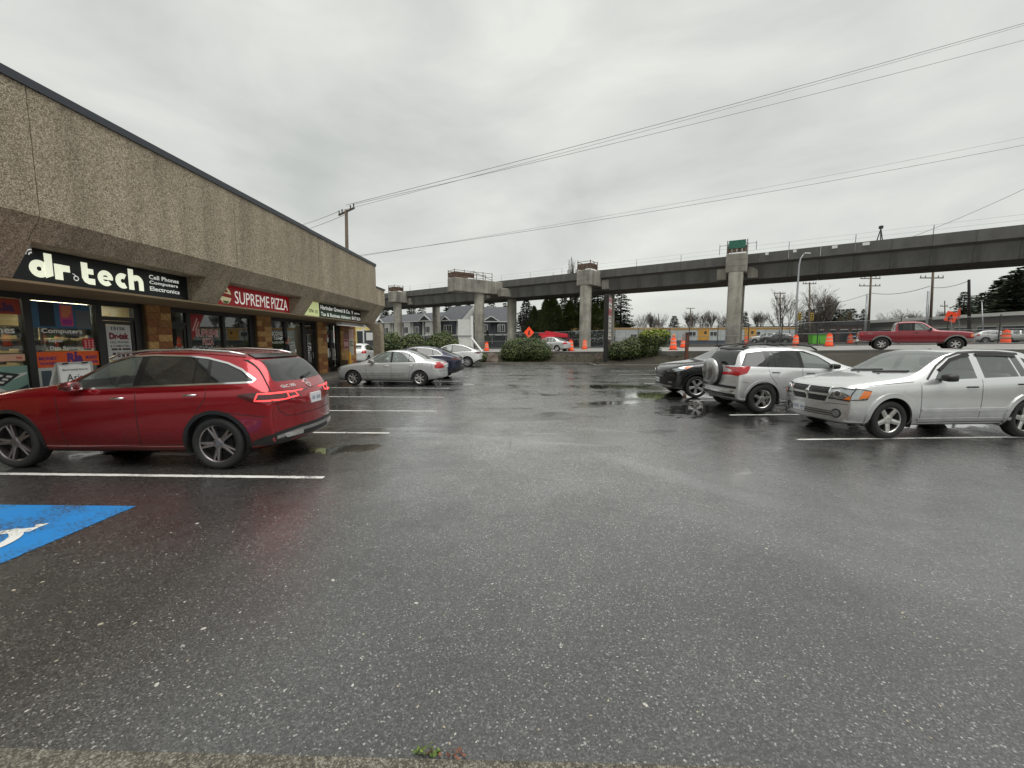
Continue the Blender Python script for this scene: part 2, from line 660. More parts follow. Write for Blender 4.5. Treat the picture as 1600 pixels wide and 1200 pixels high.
    mixn = math_node(n, l, 'ADD', math_node(n, l, 'MULTIPLY', macro.outputs['Fac'], 0.55), math_node(n, l, 'MULTIPLY', mid.outputs['Fac'], 0.45))
    l.new(mixn, filmr.inputs[0])
    cw = math_node(n, l, 'MULTIPLY', filmr.outputs[0], math_node(n, l, 'SUBTRACT', 1.0, math_node(n, l, 'MULTIPLY', old.outputs[0], 0.25)))
    l.new(cw, p.inputs['Coat Weight'])
    p.inputs['Coat IOR'].default_value = 1.72
    crg = n.new('ShaderNodeMapRange')
    crg.inputs[3].default_value = 0.29
    crg.inputs[4].default_value = 0.06
    l.new(wet, crg.inputs[0])
    l.new(crg.outputs[0], p.inputs['Coat Roughness'])
    # relief, drowned where water stands
    hsum = math_node(n, l, 'ADD', math_node(n, l, 'MULTIPLY', stones.outputs['Distance'], -0.9), math_node(n, l, 'MULTIPLY', fine.outputs['Distance'], -0.4))
    bm_ = n.new('ShaderNodeBump')
    bm_.inputs['Distance'].default_value = 0.006
    l.new(math_node(n, l, 'MULTIPLY', math_node(n, l, 'SUBTRACT', 1.0, wet, True), 0.26), bm_.inputs['Strength'])
    l.new(hsum, bm_.inputs['Height'])
    l.new(bm_.outputs['Normal'], p.inputs['Normal'])
    return m


def aggregate_material(name, cols, scale=55.0, streak=0.25, bump=0.8):
    """exposed-pebble precast concrete"""
    m, n, l, p = new_mat(name)
    tc = n.new('ShaderNodeTexCoord')
    co = tc.outputs['Object']
    vo = tex(n, l, 'Voronoi', co, scale, Randomness=1.0)
    v2 = tex(n, l, 'Voronoi', co, scale * 0.37, Randomness=1.0)
    sp = n.new('ShaderNodeSeparateColor')
    l.new(vo.outputs['Color'], sp.inputs[0])
    s2 = n.new('ShaderNodeSeparateColor')
    l.new(v2.outputs['Color'], s2.inputs[0])
    rp = ramp(n, cols)
    fac = math_node(n, l, 'ADD', math_node(n, l, 'MULTIPLY', sp.outputs[0], 0.72), math_node(n, l, 'MULTIPLY', s2.outputs[0], 0.28))
    l.new(fac, rp.inputs['Fac'])
    gap = n.new('ShaderNodeMapRange')
    gap.inputs[1].default_value = 0.35
    gap.inputs[2].default_value = 0.75
    gap.inputs[3].default_value = 1.0
    gap.inputs[4].default_value = 0.62
    l.new(vo.outputs['Distance'], gap.inputs[0])
    mp = n.new('ShaderNodeMapping')
    mp.inputs['Scale'].default_value = (1, 1, 0.16)
    l.new(co, mp.inputs['Vector'])
    st = tex(n, l, 'Noise', mp.outputs['Vector'], 1.6, Detail=6, Roughness=0.6)
    sm = n.new('ShaderNodeMapRange')
    sm.inputs[1].default_value = 0.3
    sm.inputs[2].default_value = 0.7
    sm.inputs[3].default_value = 1 - streak
    sm.inputs[4].default_value = 1 + streak * 0.6
    l.new(st.outputs['Fac'], sm.inputs[0])
    oi = n.new('ShaderNodeObjectInfo')
    pan = n.new('ShaderNodeMapRange')
    pan.inputs[3].default_value = 0.93
    pan.inputs[4].default_value = 1.08
    l.new(oi.outputs['Random'], pan.inputs[0])
    k = math_node(n, l, 'MULTIPLY', math_node(n, l, 'MULTIPLY', gap.outputs[0], sm.outputs[0]), pan.outputs[0])
    sc = n.new('ShaderNodeVectorMath')
    sc.operation = 'SCALE'
    l.new(rp.outputs['Color'], sc.inputs[0])
    l.new(k, sc.inputs['Scale'])
    l.new(sc.outputs['Vector'], p.inputs['Base Color'])
    p.inputs['Roughness'].default_value = 0.8
    b = n.new('ShaderNodeBump')
    b.inputs['Strength'].default_value = bump
    b.inputs['Distance'].default_value = 0.012
    b.invert = True
    l.new(vo.outputs['Distance'], b.inputs['Height'])
    l.new(b.outputs['Normal'], p.inputs['Normal'])
    return m


def concrete_material(name, col, streak=0.35, rough=0.85):
    m, n, l, p = new_mat(name)
    tc = n.new('ShaderNodeTexCoord')
    co = tc.outputs['Object']
    mp = n.new('ShaderNodeMapping')
    mp.inputs['Scale'].default_value = (1, 1, 0.12)
    l.new(co, mp.inputs['Vector'])
    st = tex(n, l, 'Noise', mp.outputs['Vector'], 0.9, Detail=7, Roughness=0.62)
    bl = tex(n, l, 'Noise', co, 0.5, Detail=6, Roughness=0.6)
    fi = tex(n, l, 'Noise', co, 14.0, Detail=4)
    a = math_node(n, l, 'ADD', math_node(n, l, 'MULTIPLY', st.outputs['Fac'], 0.55), math_node(n, l, 'MULTIPLY', bl.outputs['Fac'], 0.45))
    mr = n.new('ShaderNodeMapRange')
    mr.inputs[1].default_value = 0.34
    mr.inputs[2].default_value = 0.66
    mr.inputs[3].default_value = 1 - streak
    mr.inputs[4].default_value = 1 + streak
    l.new(a, mr.inputs[0])
    f2 = n.new('ShaderNodeMapRange')
    f2.inputs[3].default_value = 0.88
    f2.inputs[4].default_value = 1.12
    l.new(fi.outputs['Fac'], f2.inputs[0])
    k = math_node(n, l, 'MULTIPLY', mr.outputs[0], f2.outputs[0])
    sc = n.new('ShaderNodeVectorMath')
    sc.operation = 'SCALE'
    sc.inputs[0].default_value = col
    l.new(k, sc.inputs['Scale'])
    l.new(sc.outputs['Vector'], p.inputs['Base Color'])
    p.inputs['Roughness'].default_value = rough
    return m


def leaf_material(name, c0, c1, rough=0.5):
    if name in _mc: return _mc[name]
    m, n, l, p = new_mat(name)
    g = n.new('ShaderNodeNewGeometry')
    rp = ramp(n, [(0, c0), (0.7, tuple((a + b) / 2 for a, b in zip(c0, c1))), (1, c1)])
    l.new(g.outputs['Random Per Island'], rp.inputs['Fac'])
    l.new(rp.outputs['Color'], p.inputs['Base Color'])
    p.inputs['Roughness'].default_value = rough
    p.inputs['Specular IOR Level'].default_value = 0.3
    _mc[name] = m
    return m


def paint_wear_material(name, col, cover=0.62):
    """road paint with the tar showing through where it has worn"""
    m, n, l, p = new_mat(name)
    tc = n.new('ShaderNodeTexCoord')
    co = tc.outputs['Object']
    a = tex(n, l, 'Noise', co, 38.0, Detail=5, Roughness=0.7)
    b = tex(n, l, 'Noise', co, 2.4, Detail=5)
    s = math_node(n, l, 'ADD', math_node(n, l, 'MULTIPLY', a.outputs['Fac'], 0.6), math_node(n, l, 'MULTIPLY', b.outputs['Fac'], 0.4))
    rp = ramp(n, [(cover - 0.05, col), (cover + 0.04, (0.04, 0.04, 0.038))])
    l.new(s, rp.inputs['Fac'])
    l.new(rp.outputs['Color'], p.inputs['Base Color'])
    p.inputs['Roughness'].default_value = 0.42
    bp = n.new('ShaderNodeBump')
    bp.inputs['Strength'].default_value = 0.35
    bp.inputs['Distance'].default_value = 0.004
    vo = tex(n, l, 'Voronoi', co, 95.0)
    l.new(vo.outputs['Distance'], bp.inputs['Height'])
    l.new(bp.outputs['Normal'], p.inputs['Normal'])
    return m

# ------------------------------------------------------------------ shared materials
M_asphalt = asphalt_material()
M_walk = concrete_material('sidewalk_concrete', (0.15, 0.14, 0.125), 0.35, 0.5)
M_kerb = concrete_material('kerb_concrete', (0.12, 0.113, 0.10), 0.4, 0.6)
M_front = aggregate_material('kerb_gravel', [(0.0, (0.05, 0.045, 0.035)), (0.5, (0.14, 0.125, 0.095)), (1.0, (0.34, 0.32, 0.26))], 120.0, 0.2, 0.7)
M_road = concrete_material('road_surface', (0.26, 0.255, 0.24), 0.22, 0.42)
M_white_paint = paint_wear_material('white_line_paint', (0.66, 0.66, 0.63), 0.57)
M_blue_paint = paint_wear_material('blue_stall_paint', (0.014, 0.19, 0.50), 0.545)
M_pebble = aggregate_material('pebble_dash', [(0.0, (0.15, 0.115, 0.075)), (0.45, (0.41, 0.345, 0.245)), (0.8, (0.58, 0.50, 0.37)), (1.0, (0.74, 0.67, 0.54))], 66.0, 0.30, 0.8)
M_flash = mat('dark_flashing', lin(62, 66, 72), 0.45, 0.3)
M_joint = mat('joint_backing', (0.05, 0.045, 0.04), 0.9)  # dark backing colour behind the open panel joints
M_soffit = mat('soffit_paint', lin(150, 132, 104), 0.75, vary=0.18, vscale=1.2)
M_black_al = mat('black_aluminium', (0.018, 0.017, 0.016), 0.42)
M_white = mat('white_plastic', (0.75, 0.75, 0.73), 0.45)
M_shop_glass = glass_mat('shop_glass', (0.84, 0.87, 0.84), 0.01, 1.7)


def soil_material():
    m, n, l, p = new_mat('soil_and_grass')
    tc = n.new('ShaderNodeTexCoord')
    co = tc.outputs['Object']
    a = tex(n, l, 'Noise', co, 0.8, Detail=8, Roughness=0.7)
    b = tex(n, l, 'Noise', co, 9.0, Detail=6, Roughness=0.7)
    k = math_node(n, l, 'ADD', math_node(n, l, 'MULTIPLY', a.outputs['Fac'], 0.5), math_node(n, l, 'MULTIPLY', b.outputs['Fac'], 0.5))
    rp = ramp(n, [(0.3, (0.012, 0.009, 0.006)), (0.48, (0.026, 0.020, 0.013)), (0.58, (0.040, 0.036, 0.018)), (0.72, (0.030, 0.044, 0.012))])
    l.new(k, rp.inputs['Fac'])
    l.new(rp.outputs['Color'], p.inputs['Base Color'])
    p.inputs['Roughness'].default_value = 0.85
    bp = n.new('ShaderNodeBump')
    bp.inputs['Strength'].default_value = 0.8
    bp.inputs['Distance'].default_value = 0.06
    l.new(b.outputs['Fac'], bp.inputs['Height'])
    l.new(bp.outputs['Normal'], p.inputs['Normal'])
    return m


M_soil = soil_material()

# ------------------------------------------------------------------ ground, lot, walks, beds, road
def frange(a, b, st):
    n = max(1, int(round((b - a) / st)))
    return [a + (b - a) * i / n for i in range(n)]


gx = frange(-420, -60, 40) + frange(-60, -18, 4) + frange(-18, 5.33, 1.0) + frange(5.33, 22, 0.7) + frange(22, 60, 3) + frange(60, 440, 40) + [440]
gy = frange(-80, 20, 10) + frange(20, 31.9, 1.2) + frange(31.9, 36, 0.4) + frange(36, 60, 3) + frange(60, 560, 50) + [560]


def in_lot(x, y):
    return (x < 5.34 and y < 32.1) or (x < 14.2 and y < (29.45 if x < 10.5 else 29.45 - 1.5 * (x - 10.5)))


g = MB()
for y in gy:
    for x in gx:
        g.v.append(V((x, y, -0.06 if in_lot(x, y) else ground_z(x, y))))
nx = len(gx)
for j in range(len(gy) - 1):
    for i in range(nx - 1):
        a = j * nx + i
        g.f.append((a, a + 1, a + nx + 1, a + nx)); g.m.append(0)
tag(g.build('ground', M_soil, smooth=True), kind='structure')

lot = MB()
lot.add([(-8.66, 1.2, 0), (14.2, 1.2, 0), (14.2, 23.9, 0), (10.5, 29.45, 0), (5.34, 29.45, 0), (5.34, 32.05, 0), (-40, 32.05, 0), (-40, 26.2, 0), (-8.66, 26.2, 0)],
        [(0, 1, 2, 3, 4, 8), (4, 5, 6, 7, 8)])
tag(lot.build('parking_lot', M_asphalt), kind='structure')
walk = MB()
for i in range(10):                        # slabs with joints
    y0 = -3.6 + i * 3.0
    walk.box((-10.62, y0 + 0.006, -0.05), (-8.82, min(y0 + 2.994, 26.2), 0.13))
tag(walk.build('sidewalk', M_walk, bevel=0.008), kind='structure')
kb = MB()
for i in range(10):
    y0 = -3.6 + i * 3.0
    kb.box((-8.815, y0 + 0.005, -0.05), (-8.66, min(y0 + 2.995, 26.2), 0.135))
tag(kb.build('sidewalk_kerb', M_kerb, bevel=0.015), kind='structure')
fs_ = MB()
fs_.box((-14, -6, -0.05), (14, 1.545, 0.008))
tag(fs_.build('foreground_kerb', M_front, bevel=0.003), kind='structure')
kl = MB()
kl.box((-16, 32.05, -0.05), (5.18, 32.2, 0.15))
kl.box((5.18, 29.45, -0.05), (5.34, 32.2, 0.15))
kl.box((5.34, 29.45, -0.05), (10.5, 29.6, 0.15))
kl.beam((10.5, 29.5, .05), (14.2, 23.9, .05), .15, .2)
kl.box((14.05, 2, -0.05), (14.2, 23.9, 0.15))
tag(kl.build('bed_kerb', M_kerb, bevel=0.02), kind='structure')

rd = MB()
ts = [31.5, 34, 37, 41, 45, 49.5]
ss = [-90 + 6 * i for i in range(52)]
for s in ss:
    for t in ts:
        p = N2 * t + D2 * s
        rd.v.append(V((p.x, p.y, max(road_z(p.x), ground_z(p.x, p.y)) + 0.05)))
for j in range(len(ss) - 1):
    for i in range(len(ts) - 1):
        a = j * len(ts) + i
        rd.f.append((a, a + 1, a + len(ts) + 1, a + len(ts))); rd.m.append(0)
tag(rd.build('road', M_road, smooth=True), kind='structure')


def on_road(s, t, dz=0.0):
    p = N2 * t + D2 * s
    return V((p.x, p.y, road_z(p.x) + 0.05 + dz))


rk = MB()
for t0, t1 in ((31.25, 31.5), (49.5, 49.75)):
    for j in range(len(ss) - 1):
        q = [on_road(ss[j], t0), on_road(ss[j], t1), on_road(ss[j + 1], t1), on_road(ss[j + 1], t0)]
        rk.add([(p.x, p.y, p.z - 0.3) for p in q] + [(p.x, p.y, p.z + 0.09) for p in q], [(4, 5, 6, 7), (0, 1, 5, 4), (2, 3, 7, 6), (1, 2, 6, 5), (3, 0, 4, 7)])
tag(rk.build('road_kerb', M_kerb), kind='structure')
ml = MB()
for t in (34.6, 45.6):
    for j in range(len(ss) - 1):
        q = [on_road(ss[j], t, 0.006), on_road(ss[j], t + 0.12, 0.006), on_road(ss[j + 1], t + 0.12, 0.006), on_road(ss[j + 1], t, 0.006)]
        ml.add(q, [(0, 1, 2, 3)])
tag(ml.build('road_line', M_white_paint), kind='structure')


def line_on_lot(name, a, b, w=0.092, m=None):
    a, b = V((a[0], a[1])), V((b[0], b[1]))
    d = (b - a).normalized()
    s = V((-d.y, d.x)) * w / 2
    mb = MB()
    n_ = int((b - a).length / .06)
    vs_ = []
    for i in range(n_ + 1):                     # brushed edge, never quite straight
        c = a.lerp(b, i / n_) + s * rng.uniform(-.05, .05)
        vs_ += [(c - s * rng.uniform(.84, 1.04)).to_3d() + V((0, 0, .004)), (c + s * rng.uniform(.84, 1.04)).to_3d() + V((0, 0, .004))]
    mb.add(vs_, [(2 * i, 2 * i + 2, 2 * i + 3, 2 * i + 1) for i in range(n_)])
    return tag(mb.build(name, m or M_white_paint), kind='structure')


for y, xe in ((5.10, -2.57), (7.71, -2.56), (10.24, -2.15), (12.88, -2.5), (15.45, -2.75), (18.15, -2.72), (20.85, -2.7), (23.9, -2.62), (26.6, -2.5)):
    line_on_lot('stall_line', (xe, y), (-8.2, y + 0.06))
for i in range(8):
    y = 7.37 + i * 2.5
    line_on_lot('stall_line', (4.95 + 0.05 * i, y), (10.4, y + 0.40))

# accessible stall: blue square and the wheelchair mark
sq = MB()
sq.add([(-5.75, 2.55, .004), (-4.13, 2.55, .004), (-4.13, 4.13, .004), (-5.75, 4.13, .004)], [(0, 1, 2, 3)])
tag(sq.build('blue_stall_square', M_blue_paint), kind='structure')
wc = MB()
O_, U_, W_ = (-4.94, 3.26, .008), (0, 1, 0), (-1, 0, 0)     # reads from the lane: right is +Y, up is -X
wc.flat(arc(-0.16, 0.62, 0.10, 0, 360, 16)[:-1], O_, U_, W_)
wc.stroke([(-0.15, 0.50), (-0.12, 0.10), (0.16, 0.08), (0.30, -0.36), (0.42, -0.32)], 0.10, O_, U_, W_)
O_ = (-4.94, 3.26, .0095)
wc.stroke([(-0.14, 0.30), (0.14, 0.28)], 0.08, O_, U_, W_)
O_ = (-4.94, 3.26, .011)
wc.stroke(arc(-0.06, -0.12, 0.34, 105, 350, 20), 0.09, O_, U_, W_)
tag(wc.build('wheelchair_mark', M_white_paint), kind='structure')

# ------------------------------------------------------------------ the strip of shops
BX = V((-10.52, 11.0, 0.0))
shop = empty('shop_building', BX, 0, 'long low shop building with pebble-dash fascia over a recessed storefront', 'building')
UY, UZ = (0, 1, 0), (0, 0, 1)
joints = [-2.6, 2.1, 6.86, 11.62, 16.35, 22.7]
for a, b in zip(joints[:-1], joints[1:]):
    MB().box((-8.02, a + 0.008, 3.82), (-8.30, b - 0.008, 5.86)).build('fascia_panel', M_pebble, shop)
MB().box((-8.02, 22.7, 3.82), (-8.30, 24.05, 4.72)).build('fascia_panel', M_pebble, shop)
MB().box((-8.05, -2.6, 3.83), (-8.34, 22.69, 5.84)).box((-8.31, 22.3, 3.84), (-22, 24.0, 4.68)).build('fascia_backing', M_joint, shop)
fl = MB()
fl.box((-7.985, -2.62, 5.86), (-8.42, 15.6, 6.0))
fl.box((-7.985, 15.62, 5.85), (-8.42, 22.73, 5.985))
fl.box((-7.985, 22.75, 4.72), (-8.42, 24.1, 4.80))
fl.build('roof_flashing', M_flash, shop)
cb = MB()
for a, b in zip(joints[:-1] , joints[1:-1] + [24.05]):
    cb.prism([(-8.02, 3.815), (-8.28, 3.44), (-9.3, 3.44), (-9.3, 3.815)], (0, a + 0.006, 0), (1, 0, 0), UZ, (0, b - a - 0.012, 0))
cb.build('canopy_beam', M_pebble, shop)
for a, b in ((1.28, 2.18), (6.02, 6.92), (10.75, 11.65), (15.47, 16.35), (22.35, 24.05)):
    MB().prism([(-8.282, 3.437), (-8.70, 2.838), (-9.2, 2.838), (-9.2, 3.437)], (0, a, 0), (1, 0, 0), UZ, (0, b - a, 0)).build('canopy_fin', M_pebble, shop)
MB().box((-8.715, -2.6, 2.79), (-10.60, 24.0, 2.834)).build('soffit', M_soffit, shop)
# corner column at the far end
MB().prism([(-8.10, 2.79), (-8.05, 2.3), (-8.05, 0.0), (-8.5, 0.0), (-8.5, 2.3), (-9.0, 2.79)], (0, 23.3, 0), (1, 0, 0), UZ, (0, 0.5, 0)).build('corner_column', M_pebble, shop)
# body of the building behind
MB().box((-22, -2.6, 2.84), (-9.25, 24.9, 3.43)).box((-22, -2.6, 3.45), (-9.35, 22.6, 5.6)).box((-22, -2.6, 0), (-15, 24.9, 2.83)).build('building_mass', mat('render_wall', lin(140, 128, 108), 0.85), shop)
MB().box((-10.66, -2.6, 2.66), (-10.50, 23.3, 2.788)).build('storefront_head', M_black_al, shop)

BR = [mat('brick_tan', lin(168, 124, 74), 0.75, vary=0.25, vscale=9, bump=0.5, bscale=60), mat('brick_brown', lin(146, 104, 60), 0.75, vary=0.25, vscale=9, bump=0.5, bscale=60),
      mat('brick_buff', lin(186, 146, 92), 0.75, vary=0.25, vscale=9, bump=0.5, bscale=60), mat('brick_rust', lin(138, 88, 52), 0.75, vary=0.25, vscale=9, bump=0.5, bscale=60)]
M_mortar = mat('mortar', lin(92, 78, 60), 0.95)
_bm = {}


def brick_at(y0, y1, z0, z1, x, parent, r):
    L = round((y1 - y0) * 20) / 20.0
    k = (L, r.randrange(4))
    if k not in _bm:
        mb = MB().box((-0.05, -L / 2, -(z1 - z0) / 2), (0.0, L / 2, (z1 - z0) / 2))
        me = mb.mesh('brick')
        me.materials.append(BR[k[1]])
        _bm[k] = me
    o = bpy.data.objects.new('brick', _bm[k])
    C.objects.link(o)
    o.parent = parent
    o.scale = (1, ((y1 - y0) - 0.008) / L, 1)
    o.location = V((x + r.uniform(0, 0.014), (y0 + y1) / 2, (z0 + z1) / 2)) - BX
    return o


def brick_pier(ya, yb, z0=0.132, z1=2.785, x=-10.36, seed=0, deep=0.3):
    r = random.Random(seed)
    core = MB().box((x - deep, ya, z0), (x - 0.045, yb, z1)).build('brick_pier', M_mortar, shop)
    rows = max(1, int(round((z1 - z0) / 0.2)))
    hh = (z1 - z0) / rows
    for k in range(rows):
        y = ya
        cut = r.uniform(0.25, 0.6)
        while y < yb - 0.02:
            e = min(yb, y + cut)
            if yb - e < 0.14: e = yb
            o = brick_at(y, e, z0 + k * hh + 0.004, z0 + (k + 1) * hh - 0.004, x, core, r)
            y = e
            cut = r.uniform(0.3, 0.62)
    return core


brick_pier(11.17, 11.96, seed=1)
brick_pier(15.92, 16.8, seed=2)
brick_pier(20.65, 21.62, seed=3)
brick_pier(23.3, 25.4, seed=4)
brick_pier(22.95, 23.7, z1=0.72, x=-9.85, seed=5, deep=0.45)

GX = -10.53
# upright frames (y0, y1)
for y0, y1 in ((5.45, 5.57), (8.46, 8.60), (9.94, 10.08), (10.94, 11.16), (11.965, 12.03), (12.66, 12.82), (14.22, 14.34), (15.66, 15.91), (16.805, 16.86), (17.96, 18.16), (19.46, 19.70), (20.48, 20.645), (21.625, 21.70), (22.33, 22.40), (23.06, 23.29)):
    MB().box((-10.62, y0, 0.132), (-10.48, y1, 2.655)).build('storefront_upright', M_black_al, shop)
panes = [(5.57, 8.46, .52, 2.655), (8.60, 9.94, .52, 2.655), (10.08, 10.94, 2.40, 2.655), (12.03, 12.66, 2.36, 2.655), (12.82, 14.22, .62, 2.655), (14.34, 15.66, .62, 2.655),
         (16.86, 17.96, .5, 2.655), (18.16, 19.46, .5, 2.655), (19.70, 20.48, 2.36, 2.655), (21.70, 22.33, 2.36, 2.655), (22.40, 23.06, .4, 2.655)]
for y0, y1, z0, z1 in panes:
    MB().box((GX - 0.012, y0, z0), (GX, y1, z1)).build('window_pane', M_shop_glass, shop)
    if z0 < 1:
        MB().box((-10.66, y0, 0.132), (-10.47, y1, z0)).build('window_base', M_black_al, shop)
for y0, y1, zt in ((10.08, 10.94, 2.30), (12.03, 12.66, 2.26), (19.70, 20.48, 2.26), (21.70, 22.33, 2.26)):
    MB().box((-10.60, y0, zt), (-10.49, y1, zt + 0.10)).build('door_transom', M_black_al, shop)
    fr = MB()
    for a, b in (((y0 + .01, .14), (y0 + .09, zt - .01)), ((y1 - .09, .14), (y1 - .01, zt - .01)), ((y0 + .09, .14), (y1 - .09, .36)), ((y0 + .09, zt - .1), (y1 - .09, zt - .01))):
        fr.box((-10.57, a[0], a[1]), (-10.51, b[0], b[1]))
    door = fr.build('door', M_black_al, shop)
    MB().box((-10.545, y0 + .09, .36), (-10.535, y1 - .09, zt - .1)).build('door_glass', M_shop_glass, door, base=BX)
    MB().beam((-10.47, y1 - .16, .95), (-10.47, y1 - .16, 1.25), 0.025).build('door_handle', mat('brushed_steel', (0.5, 0.5, 0.5), 0.3, 1.0), door, base=BX)

# rooms behind the glass
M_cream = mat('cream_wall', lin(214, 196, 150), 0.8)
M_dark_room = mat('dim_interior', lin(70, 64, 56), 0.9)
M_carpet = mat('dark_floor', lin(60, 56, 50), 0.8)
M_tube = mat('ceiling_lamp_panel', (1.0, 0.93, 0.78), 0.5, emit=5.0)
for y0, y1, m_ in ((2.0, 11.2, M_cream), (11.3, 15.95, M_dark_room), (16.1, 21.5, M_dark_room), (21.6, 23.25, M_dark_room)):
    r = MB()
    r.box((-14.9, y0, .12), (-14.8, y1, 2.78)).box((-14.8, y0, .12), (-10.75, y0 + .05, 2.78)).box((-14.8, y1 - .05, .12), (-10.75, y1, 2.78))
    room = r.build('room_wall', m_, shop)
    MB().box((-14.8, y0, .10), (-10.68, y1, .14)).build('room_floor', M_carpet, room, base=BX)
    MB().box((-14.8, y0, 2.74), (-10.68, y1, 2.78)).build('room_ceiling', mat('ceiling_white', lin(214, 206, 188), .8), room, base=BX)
for y, m_ in ((4.5, 0), (7.0, 0), (9.6, 0)):
    for x in (-11.9, -13.6):
        MB().box((x, y, 2.70), (x + .3, y + 1.2, 2.735)).build('ceiling_lamp', M_tube, shop)
MB().box((-12.9, 17.5, 2.70), (-12.7, 18.7, 2.735)).build('ceiling_lamp', M_tube, shop)
MB().box((-12.9, 13.2, 2.70), (-12.8, 14.2, 2.735)).build('ceiling_lamp', M_tube, shop)

# racks with hanging goods in the phone shop
M_rack = mat('rack_steel', (0.32, 0.31, 0.3), 0.4, 0.7)
GOODS = [mat('goods_dark', (0.03, 0.03, 0.035), .5), mat('goods_grey', (0.25, 0.25, 0.25), .5), mat('goods_cream', (0.5, 0.42, 0.3), .6), mat('goods_brown', (0.13, 0.08, 0.05), .6)]
for i, (x, y) in enumerate(((-11.25, 6.9), (-11.25, 8.12), (-11.2, 9.34), (-12.6, 10.0))):
    rk_ = empty('display_rack', (x, y, .14), 0, ('steel rack of hanging phone cases, %s' % ('at the left edge of the shop window', 'second from the left in the shop window', 'behind the computer repair lettering', 'deep inside the phone shop doorway')[i]), 'rack', 'racks in the phone shop')
    f_ = MB()
    for yy in (y, y + 1.15):
        f_.beam((x, yy, .14), (x, yy, 2.15), .04)
    for z in (.5, .85, 1.2, 1.5, 1.8, 2.1):
        f_.beam((x, y, z), (x, y + 1.15, z), .025)
    f_.build('frame', M_rack, rk_)
    gd = MB()
    r = random.Random(i)
    for z in (.5, .85, 1.2, 1.5, 1.8, 2.1):
        yy = y + .03
        while yy < y + 1.08:
            w_ = r.uniform(.05, .11)
            gd.mi = r.randrange(4)
            gd.box((x + .03, yy, z - r.uniform(.18, .27)), (x + r.uniform(.07, .16), yy + w_, z - .02))
            yy += w_ + r.uniform(.008, .03)
    tag(gd.build('hanging_goods', GOODS, rk_), kind='stuff')
# blinds behind the tax office window, chequered counter in the pizza shop
M_blind = mat('blind_fabric', lin(120, 116, 98), .8)
for k in range(16):
    y = 18.2 + k * .078
    MB().box((-10.74, y, .55), (-10.725, y + .062, 2.6)).build('blind_slat', M_blind, shop)
for k in range(22):
    MB().box((-11.2, 12.85 + k * .128, 1.50 + .06 * (k % 2)), (-11.17, 12.85 + k * .128 + .064, 1.56 + .06 * (k % 2))).build('counter_tile', M_white, shop)
MB().box((-11.6, 12.83, .14), (-11.21, 15.6, 1.64)).build('counter', mat('counter_red', lin(112, 30, 26), .5), shop)

# ------------------------------------------------------------------ illuminated shop signs
SX = -8.80


def sign_box(name, y0, y1, colm, label, cat='sign', group=None, z0=2.838, z1=3.436):
    e = empty(name, (SX, (y0 + y1) / 2, z0), 0, label, cat, group)
    MB().box((SX, y0 + .004, z0), (SX - .14, y1 - .004, z1)).build('sign_panel', colm, e)
    return e


def letters(parent, name, m_, x=SX + .006):
    class T(MB):
        def done(self): return self.build(name, m_, parent, recalc=False)
    return T()


M_glow = mat('lit_cream_letter', (0.86, 0.90, 0.70), .4, emit=0.36)
M_glow_w = mat('lit_white_letter', (0.82, 0.84, 0.78), .4, emit=0.22)
M_sgreen = mat('sign_black_green', lin(20, 28, 28), .3)
s1 = sign_box('shop_sign', 6.92, 10.75, M_sgreen, 'black shop sign with large cream dr tech lettering above the phone shop', 'sign', 'signs over the shop fronts')
fx = SX + .006
L = letters(s1, 'letter', M_glow)
O0 = (fx, 7.26, 2.925)
w_ = 0.125
# d
L.stroke(arc(.155, .155, .098, 0, 360, 24), .118, O0, UY, UZ)
L.flat([(.245, .0), (.375, .06), (.375, .455), (.245, .455)], (fx + .002, 7.26, 2.925), UY, UZ)
L.done()
L = letters(s1, 'letter', M_glow)
o2 = (fx, 7.66, 2.93)
L.flat([(0, 0), (.14, 0), (.14, .29), (0, .29)], o2, UY, UZ)
L.stroke([(.10, .20), (.15, .225), (.27, .225)], .125, (fx + .001, 7.66, 2.93), UY, UZ)
L.done()
L = letters(s1, 'letter', M_glow)
o3 = (fx, 8.14, 2.92)
L.flat([(0, .10), (.125, .10), (.125, .42), (0, .42)], o3, UY, UZ)
L.stroke([(.0625, .12), (.085, .075), (.13, .058), (.25, .058)], .12, (fx + .001, 8.14, 2.92), UY, UZ)
L.flat([(.12, .20), (.23, .20), (.23, .31), (.12, .31)], (fx + .0015, 8.14, 2.92), UY, UZ)
L.done()
L = letters(s1, 'letter', M_glow)
o4 = (fx, 8.43, 2.925)
L.stroke(arc(.18, .165, .112, 0, 318, 24), .10, o4, UY, UZ)
L.stroke([(.12, .165), (.335, .165)], .055, (fx + .001, 8.43, 2.925), UY, UZ)
L.done()
L = letters(s1, 'letter', M_glow)
o5 = (fx, 8.82, 2.925)
L.stroke(arc(.165, .165, .105, 55, 305, 20), .12, o5, UY, UZ)
L.done()
L = letters(s1, 'letter', M_glow)
o6 = (fx, 9.12, 2.925)
L.flat([(0, 0), (.125, 0), (.125, .455), (0, .455)], o6, UY, UZ)
L.stroke([(.30, 0), (.30, .16)] + arc(.20, .18, .10, 0, 150, 8), .12, (fx + .001, 9.12, 2.925), UY, UZ)
L.done()
for k, t in enumerate(('Cell Phones', 'Computers', 'Electronics')):
    L = letters(s1, 'small_line', M_glow_w)
    L.text(t, (fx, 9.64, 3.235 - .135 * k), UY, UZ, width=(.84, .80, .84)[k], height=.10, bold=.02)
    L.done()
L = letters(s1, 'mouse_and_wave_marks', M_glow_w)
L.stroke(arc(8.03, 3.0, .042, 0, 360, 14), .018, (fx, 0, 0), UY, UZ)
L.stroke([(8.03, 3.04), (8.0, 3.07), (7.97, 3.085)], .014, (fx, 0, 0), UY, UZ)
